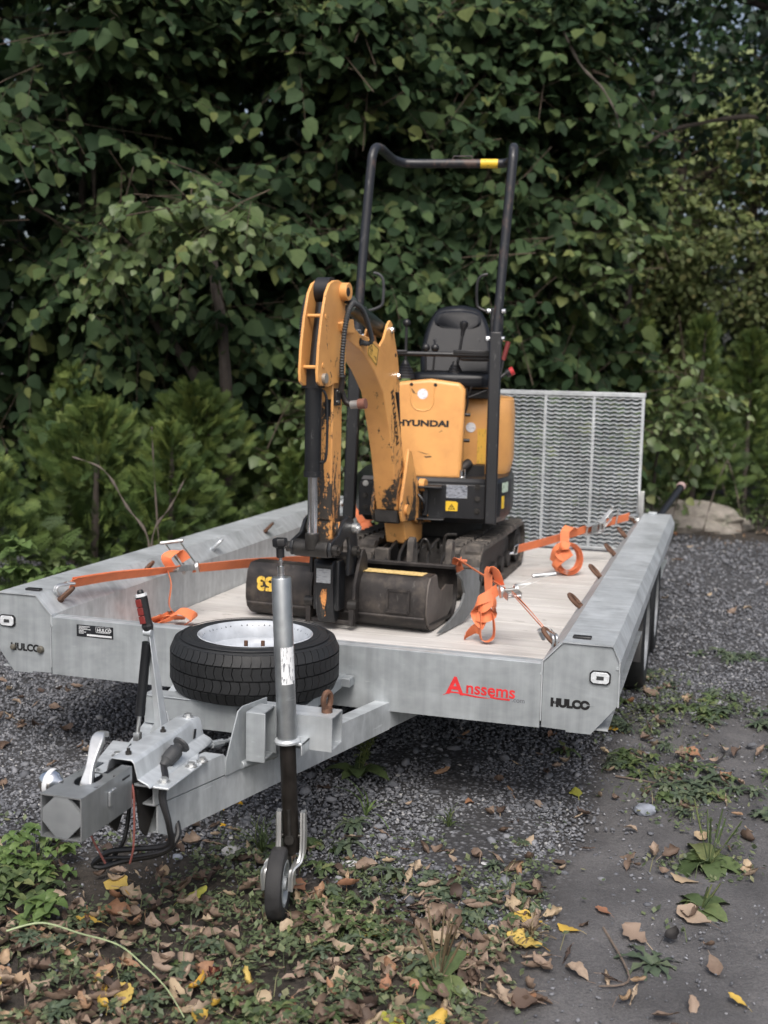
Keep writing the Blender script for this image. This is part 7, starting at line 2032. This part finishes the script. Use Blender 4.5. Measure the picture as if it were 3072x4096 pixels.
# the wood behind: one dark mass that closes the view (open only towards the upper right)
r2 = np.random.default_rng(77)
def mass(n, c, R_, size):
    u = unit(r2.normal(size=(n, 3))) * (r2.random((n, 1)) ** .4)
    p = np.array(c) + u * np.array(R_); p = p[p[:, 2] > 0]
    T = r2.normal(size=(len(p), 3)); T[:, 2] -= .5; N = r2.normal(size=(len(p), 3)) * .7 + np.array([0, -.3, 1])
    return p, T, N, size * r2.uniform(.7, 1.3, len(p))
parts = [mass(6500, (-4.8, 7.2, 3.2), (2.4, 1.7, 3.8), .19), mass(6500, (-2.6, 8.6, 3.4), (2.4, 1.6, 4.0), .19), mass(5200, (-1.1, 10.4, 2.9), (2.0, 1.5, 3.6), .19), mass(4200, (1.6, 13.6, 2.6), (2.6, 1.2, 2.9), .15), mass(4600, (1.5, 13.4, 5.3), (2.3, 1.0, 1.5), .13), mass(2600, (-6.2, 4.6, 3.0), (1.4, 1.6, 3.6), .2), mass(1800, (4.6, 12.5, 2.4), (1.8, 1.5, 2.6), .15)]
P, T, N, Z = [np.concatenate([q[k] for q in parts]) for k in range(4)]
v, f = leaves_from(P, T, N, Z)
rawmesh('far_woodland', v, f, np.full(len(f) // 4, 4), SHADELEAF, smooth=True, kind='stuff')
mb = MB()
for k in range(16):
    a = r2.uniform(-6, 2.4); yb = 7.6 + .62 * (a + 4) + r2.uniform(-.3, .8)
    mb.tube([(a, yb, -.2), (a + r2.uniform(-.2, .2), yb, 2.0), (a + r2.uniform(-.5, .5), yb, 5.0)], [.09, .07, .04], 8)
obj('far_trunks', mb, BARK, kind='stuff')

# conifers -----------------------------------------------------------------
def frond():
    """flat fan of scale leaf sprays, unit length along y"""
    vs, fs = [], []
    def strip(p, d, L, w, n=2):
        b = len(vs); d = np.array(d); e = np.array([-d[1], d[0], 0]) * w
        p = np.array(p); vs.extend([p - e, p + e, p + d * L * .55 + e * .9 - np.array([0, 0, .02]), p + d * L * .55 - e * .9 - np.array([0, 0, .02]), p + d * L - np.array([0, 0, .06])])
        fs.extend([(b, b + 1, b + 2, b + 3), (b + 3, b + 2, b + 4)])
    strip((0, 0, 0), (0, 1, 0), 1.0, .020)
    for k in range(6):
        y = .12 + .135 * k; L = .52 * (1 - .55 * k / 6)
        for s in (-1, 1):
            a = rad(48 - 3 * k); d = (s * math.sin(a), math.cos(a), 0)
            strip((0, y, -.01), d, L, .023)
            q = np.array([0, y, 0]) + np.array(d) * L * .45
            for s2 in (-1, 1):
                a2 = a * s + s2 * .75; strip(q, (math.sin(a2), math.cos(a2), 0), L * .42, .019)
    quads = [f for f in fs]
    return np.array(vs), quads
FV, FF = frond()
F4 = np.array([f for f in FF if len(f) == 4]); F3 = np.array([f for f in FF if len(f) == 3])
CONI = leafmat('conifer_spray', [(0, (.026, .050, .018)), (.35, (.058, .098, .028)), (.7, (.105, .155, .040)), (1, (.19, .235, .060))], .15, .6, .25, 40, True, .25)
m_ = bpy.data.materials['conifer_spray']
# colour per spray, not per scale: use a stored value
def conifer(label, x, y, h, w, n, r, lean=(0, 0), group=None):
    n = int(n * 2.1)
    root = empty('conifer', (x, y, 0), label, 'conifer', group)
    obj('trunk', limb([(x, y, -.05), (x + lean[0] * .5, y + lean[1] * .5, h * .5), (x + lean[0], y + lean[1], h * .96)], .035, .008), BARK, root)
    t = r.random(n) ** .8; a = r.uniform(0, 6.283, n)
    prof = (1 - t) ** .6 * (.58 + .42 * np.sin(t * 7 + a * 2 + x * 5)) + .07
    rr = w * prof * r.uniform(.55, 1.05, n)
    o = np.stack([np.cos(a), np.sin(a), 0 * a], 1)
    P = np.stack([x + lean[0] * t + o[:, 0] * rr, y + lean[1] * t + o[:, 1] * rr, .06 + h * t * .97], 1)
    upv = .10 + .8 * t + r.normal(0, .35, n)
    T = o * 1.0 + np.stack([0 * t, 0 * t, upv], 1) + r.normal(0, .28, (n, 3))
    N = np.cross(T, r.normal(0, 1, (n, 3)) + np.stack([0 * t, 0 * t, 1.2 + 0 * t], 1)); N = N * .6 + o * .7 + np.array([0, 0, .5])
    S_ = r.uniform(.085, .185, n) * (1 - .25 * t)
    T = unit(T); N = unit(N - T * (N * T).sum(1, keepdims=True)); X = np.cross(T, N)
    P = P - T * (S_ * .35)[:, None]
    v = P[:, None, :] + S_[:, None, None] * (FV[None, :, 0:1] * X[:, None, :] + FV[None, :, 1:2] * T[:, None, :] + FV[None, :, 2:3] * N[:, None, :])
    k = np.arange(n) * len(FV)
    f4 = (F4[None] + k[:, None, None]).reshape(-1); f3 = (F3[None] + k[:, None, None]).reshape(-1)
    lt = np.concatenate((np.full(n * len(F4), 4), np.full(n * len(F3), 3)))
    ob = rawmesh('sprays', v.reshape(-1, 3), np.concatenate((f4, f3)), lt, CONI, root, smooth=False, loc=v.reshape(-1, 3).mean(0), kind='stuff')
    at_ = ob.data.attributes.new('spray', 'FLOAT', 'POINT'); at_.data.foreach_set('value', np.repeat(r.random(n) * .75 + .25 * np.clip((S_ * 0 + t), 0, 1), len(FV)).astype(np.float32))
    return root
nt = m_.node_tree
for nd in nt.nodes:
    if nd.type == 'VALTORGB' and nd.color_ramp.elements[0].color[0] > .025 and len(nd.color_ramp.elements) == 4:
        at_n = nt.nodes.new('ShaderNodeAttribute'); at_n.attribute_name = 'spray'
        for l in list(nd.inputs[0].links): nt.links.remove(l)
        nt.links.new(at_n.outputs['Fac'], nd.inputs[0])
r3 = np.random.default_rng(9)
for (x, y, h, w, n, lean, lb) in [
    (-2.55, 3.05, 1.18, .74, 520, (.05, 0), 'yellow green conifer behind the left beam, nearest the left picture edge'),
    (-2.15, 3.75, 1.30, .82, 600, (.0, .0), 'yellow green conifer second from the left behind the left beam'),
    (-1.75, 4.55, 1.15, .66, 420, (.12, 0), 'small conifer behind the left beam, next to the dipper stick'),
    (-2.0, 3.1, 1.05, .42, 300, (0, 0), 'low conifer bush in front of the taller ones at left'),
    (-2.85, 2.45, .85, .55, 320, (-.1, 0), 'low ragged conifer at the far left, in front of the hazel'),
    (-1.5, 3.9, .9, .5, 300, (.1, .05), 'low ragged conifer nearest the rear of the left beam'),
    (-3.1, 3.7, 1.4, .6, 300, (0, 0), 'shaded conifer at the far left behind the yellow green ones'),
    (.05, 7.05, 1.95, .50, 380, (.05, 0), 'conifer beside the digger seat, left of the pale leaves'),
    (.62, 7.35, 1.95, .52, 430, (.0, 0), 'pointed conifer right above the tailboard ramp'),
    (1.12, 7.95, 2.0, .58, 520, (.05, 0), 'bright conifer right of the tailboard ramp'),
    (1.62, 8.6, 1.9, .55, 480, (.0, 0), 'conifer at the right picture edge above the boulder'),
    (2.2, 9.2, 2.0, .55, 300, (0, 0), 'conifer cut by the right picture edge')]:
    conifer(lb, x, y, h, w, n, r3, lean)

# undergrowth along the hedge foot -------------------------------------------
def bramble(label, x, y, n, h, w, m, seed, L=.075, wd=.028):
    s_ = Soup(); r = np.random.default_rng(seed); P = np.array([x, y, float(gz(x, y))])
    for k in range(n):
        a = r.uniform(0, 6.28); q = r.random() ** .6; Q = P + np.array([math.cos(a) * w * q, math.sin(a) * w * .6 * q, h * (1 - .5 * q) * r.uniform(.35, 1)])
        s_.stem(P + (Q - P) * np.array([.4, .4, 0]), Q, .003); s_.rosette(Q, 5, L, wd, .05, r, .35)
    return tag(s_.build('undergrowth_plant', m), label, 'weed')
bramble('light green seedling leaves at the left picture edge above the left beam', -2.18, 1.62, 26, .62, .22, FRESH, 1, .095, .036)
bramble('second light green seedling beside the beam end at the left edge', -1.98, 1.75, 14, .42, .20, FRESH, 2, .08, .03)
bramble('round leaved weeds behind the middle of the left beam', -1.50, 3.1, 34, .55, .40, WEEDG, 3, .07, .026)
bramble('grey green weeds behind the rear of the left beam', -1.25, 3.9, 30, .60, .40, GREYG, 4, .07, .024)
bramble('dead rust brown bush behind the left beam, near the ratchet', -1.68, 2.35, 60, .50, .26, leafmat('rusty_dead_leaf', [(0, (.08, .03, .018)), (.6, (.15, .055, .03)), (1, (.22, .10, .05))], .1, .7, .2, 60, True), 5, .05, .016)
bramble('weeds at the foot of the conifers beside the boulder', 1.75, 8.0, 36, .40, .5, WEEDG, 6, .08, .02)
bramble('dead leaves and weeds at the right picture edge near the boulder', 2.3, 8.3, 36, .45, .5, STRAW, 7, .09, .014)
bramble('dim weeds on the ground beyond the left beam', -2.4, 2.6, 40, .30, .5, WEEDG, 8, .08, .026)
def stick(label, pts, r0):
    return tag(obj('bare_stick', limb(pts, r0, r0 * .4, 6), simple('dry_grey_stick', (.095, .078, .065), .8, 0, .3, 50)), label, 'stick')
stick('bent bare stick behind the left beam, arching from the dead bush', [(-1.67, 2.17, .05), (-1.67, 2.17, .47), (-1.80, 2.16, .66), (-1.93, 2.14, .86), (-2.12, 2.12, .93)], .009)
stick('straight bare stick leaning right out of the dead bush', [(-1.66, 2.18, .05), (-1.65, 2.18, .49), (-1.56, 2.23, .67), (-1.49, 2.27, .83)], .008)
stick('bare arching branch hanging under the leaves at upper right', [(-.05, 5.9, 4.25), (.15, 5.78, 3.87), (.33, 5.80, 3.68), (.44, 5.82, 3.5), (.48, 5.82, 3.38)], .012)
stick('thin upright dead stem between the left conifers', [(-1.75, 2.5, 0), (-1.78, 2.45, .8), (-1.77, 2.4, 1.1)], .005)
for k, (a, b) in enumerate(((1.25, 7.4), (1.62, 7.8), (1.95, 7.9), (1.5, 8.1), (.95, 7.2))):
    stick(('dead stem behind the round boulder', 'dead forked stem right of the boulder', 'dead stem near the right picture edge', 'dead leaning stem between the right conifers', 'dead stem between ramp and boulder')[k], [(a, b, -.02), (a + .1 * (-1) ** k, b, .45), (a + .25 * (-1) ** k, b + .05, .85)], .007)

# keep the tree three levels deep: thing > part > sub-part
def chain(o):
    c = [o]
    while c[-1].parent: c.append(c[-1].parent)
    return c[::-1]
deep = [(o, chain(o)) for o in list(SC.objects) if len(chain(o)) > 3]
moves = [(o, c[1], world_loc(o)) for o, c in deep]
for o, p, w in moves:
    o.parent = p
    o.location = w - world_loc(p)
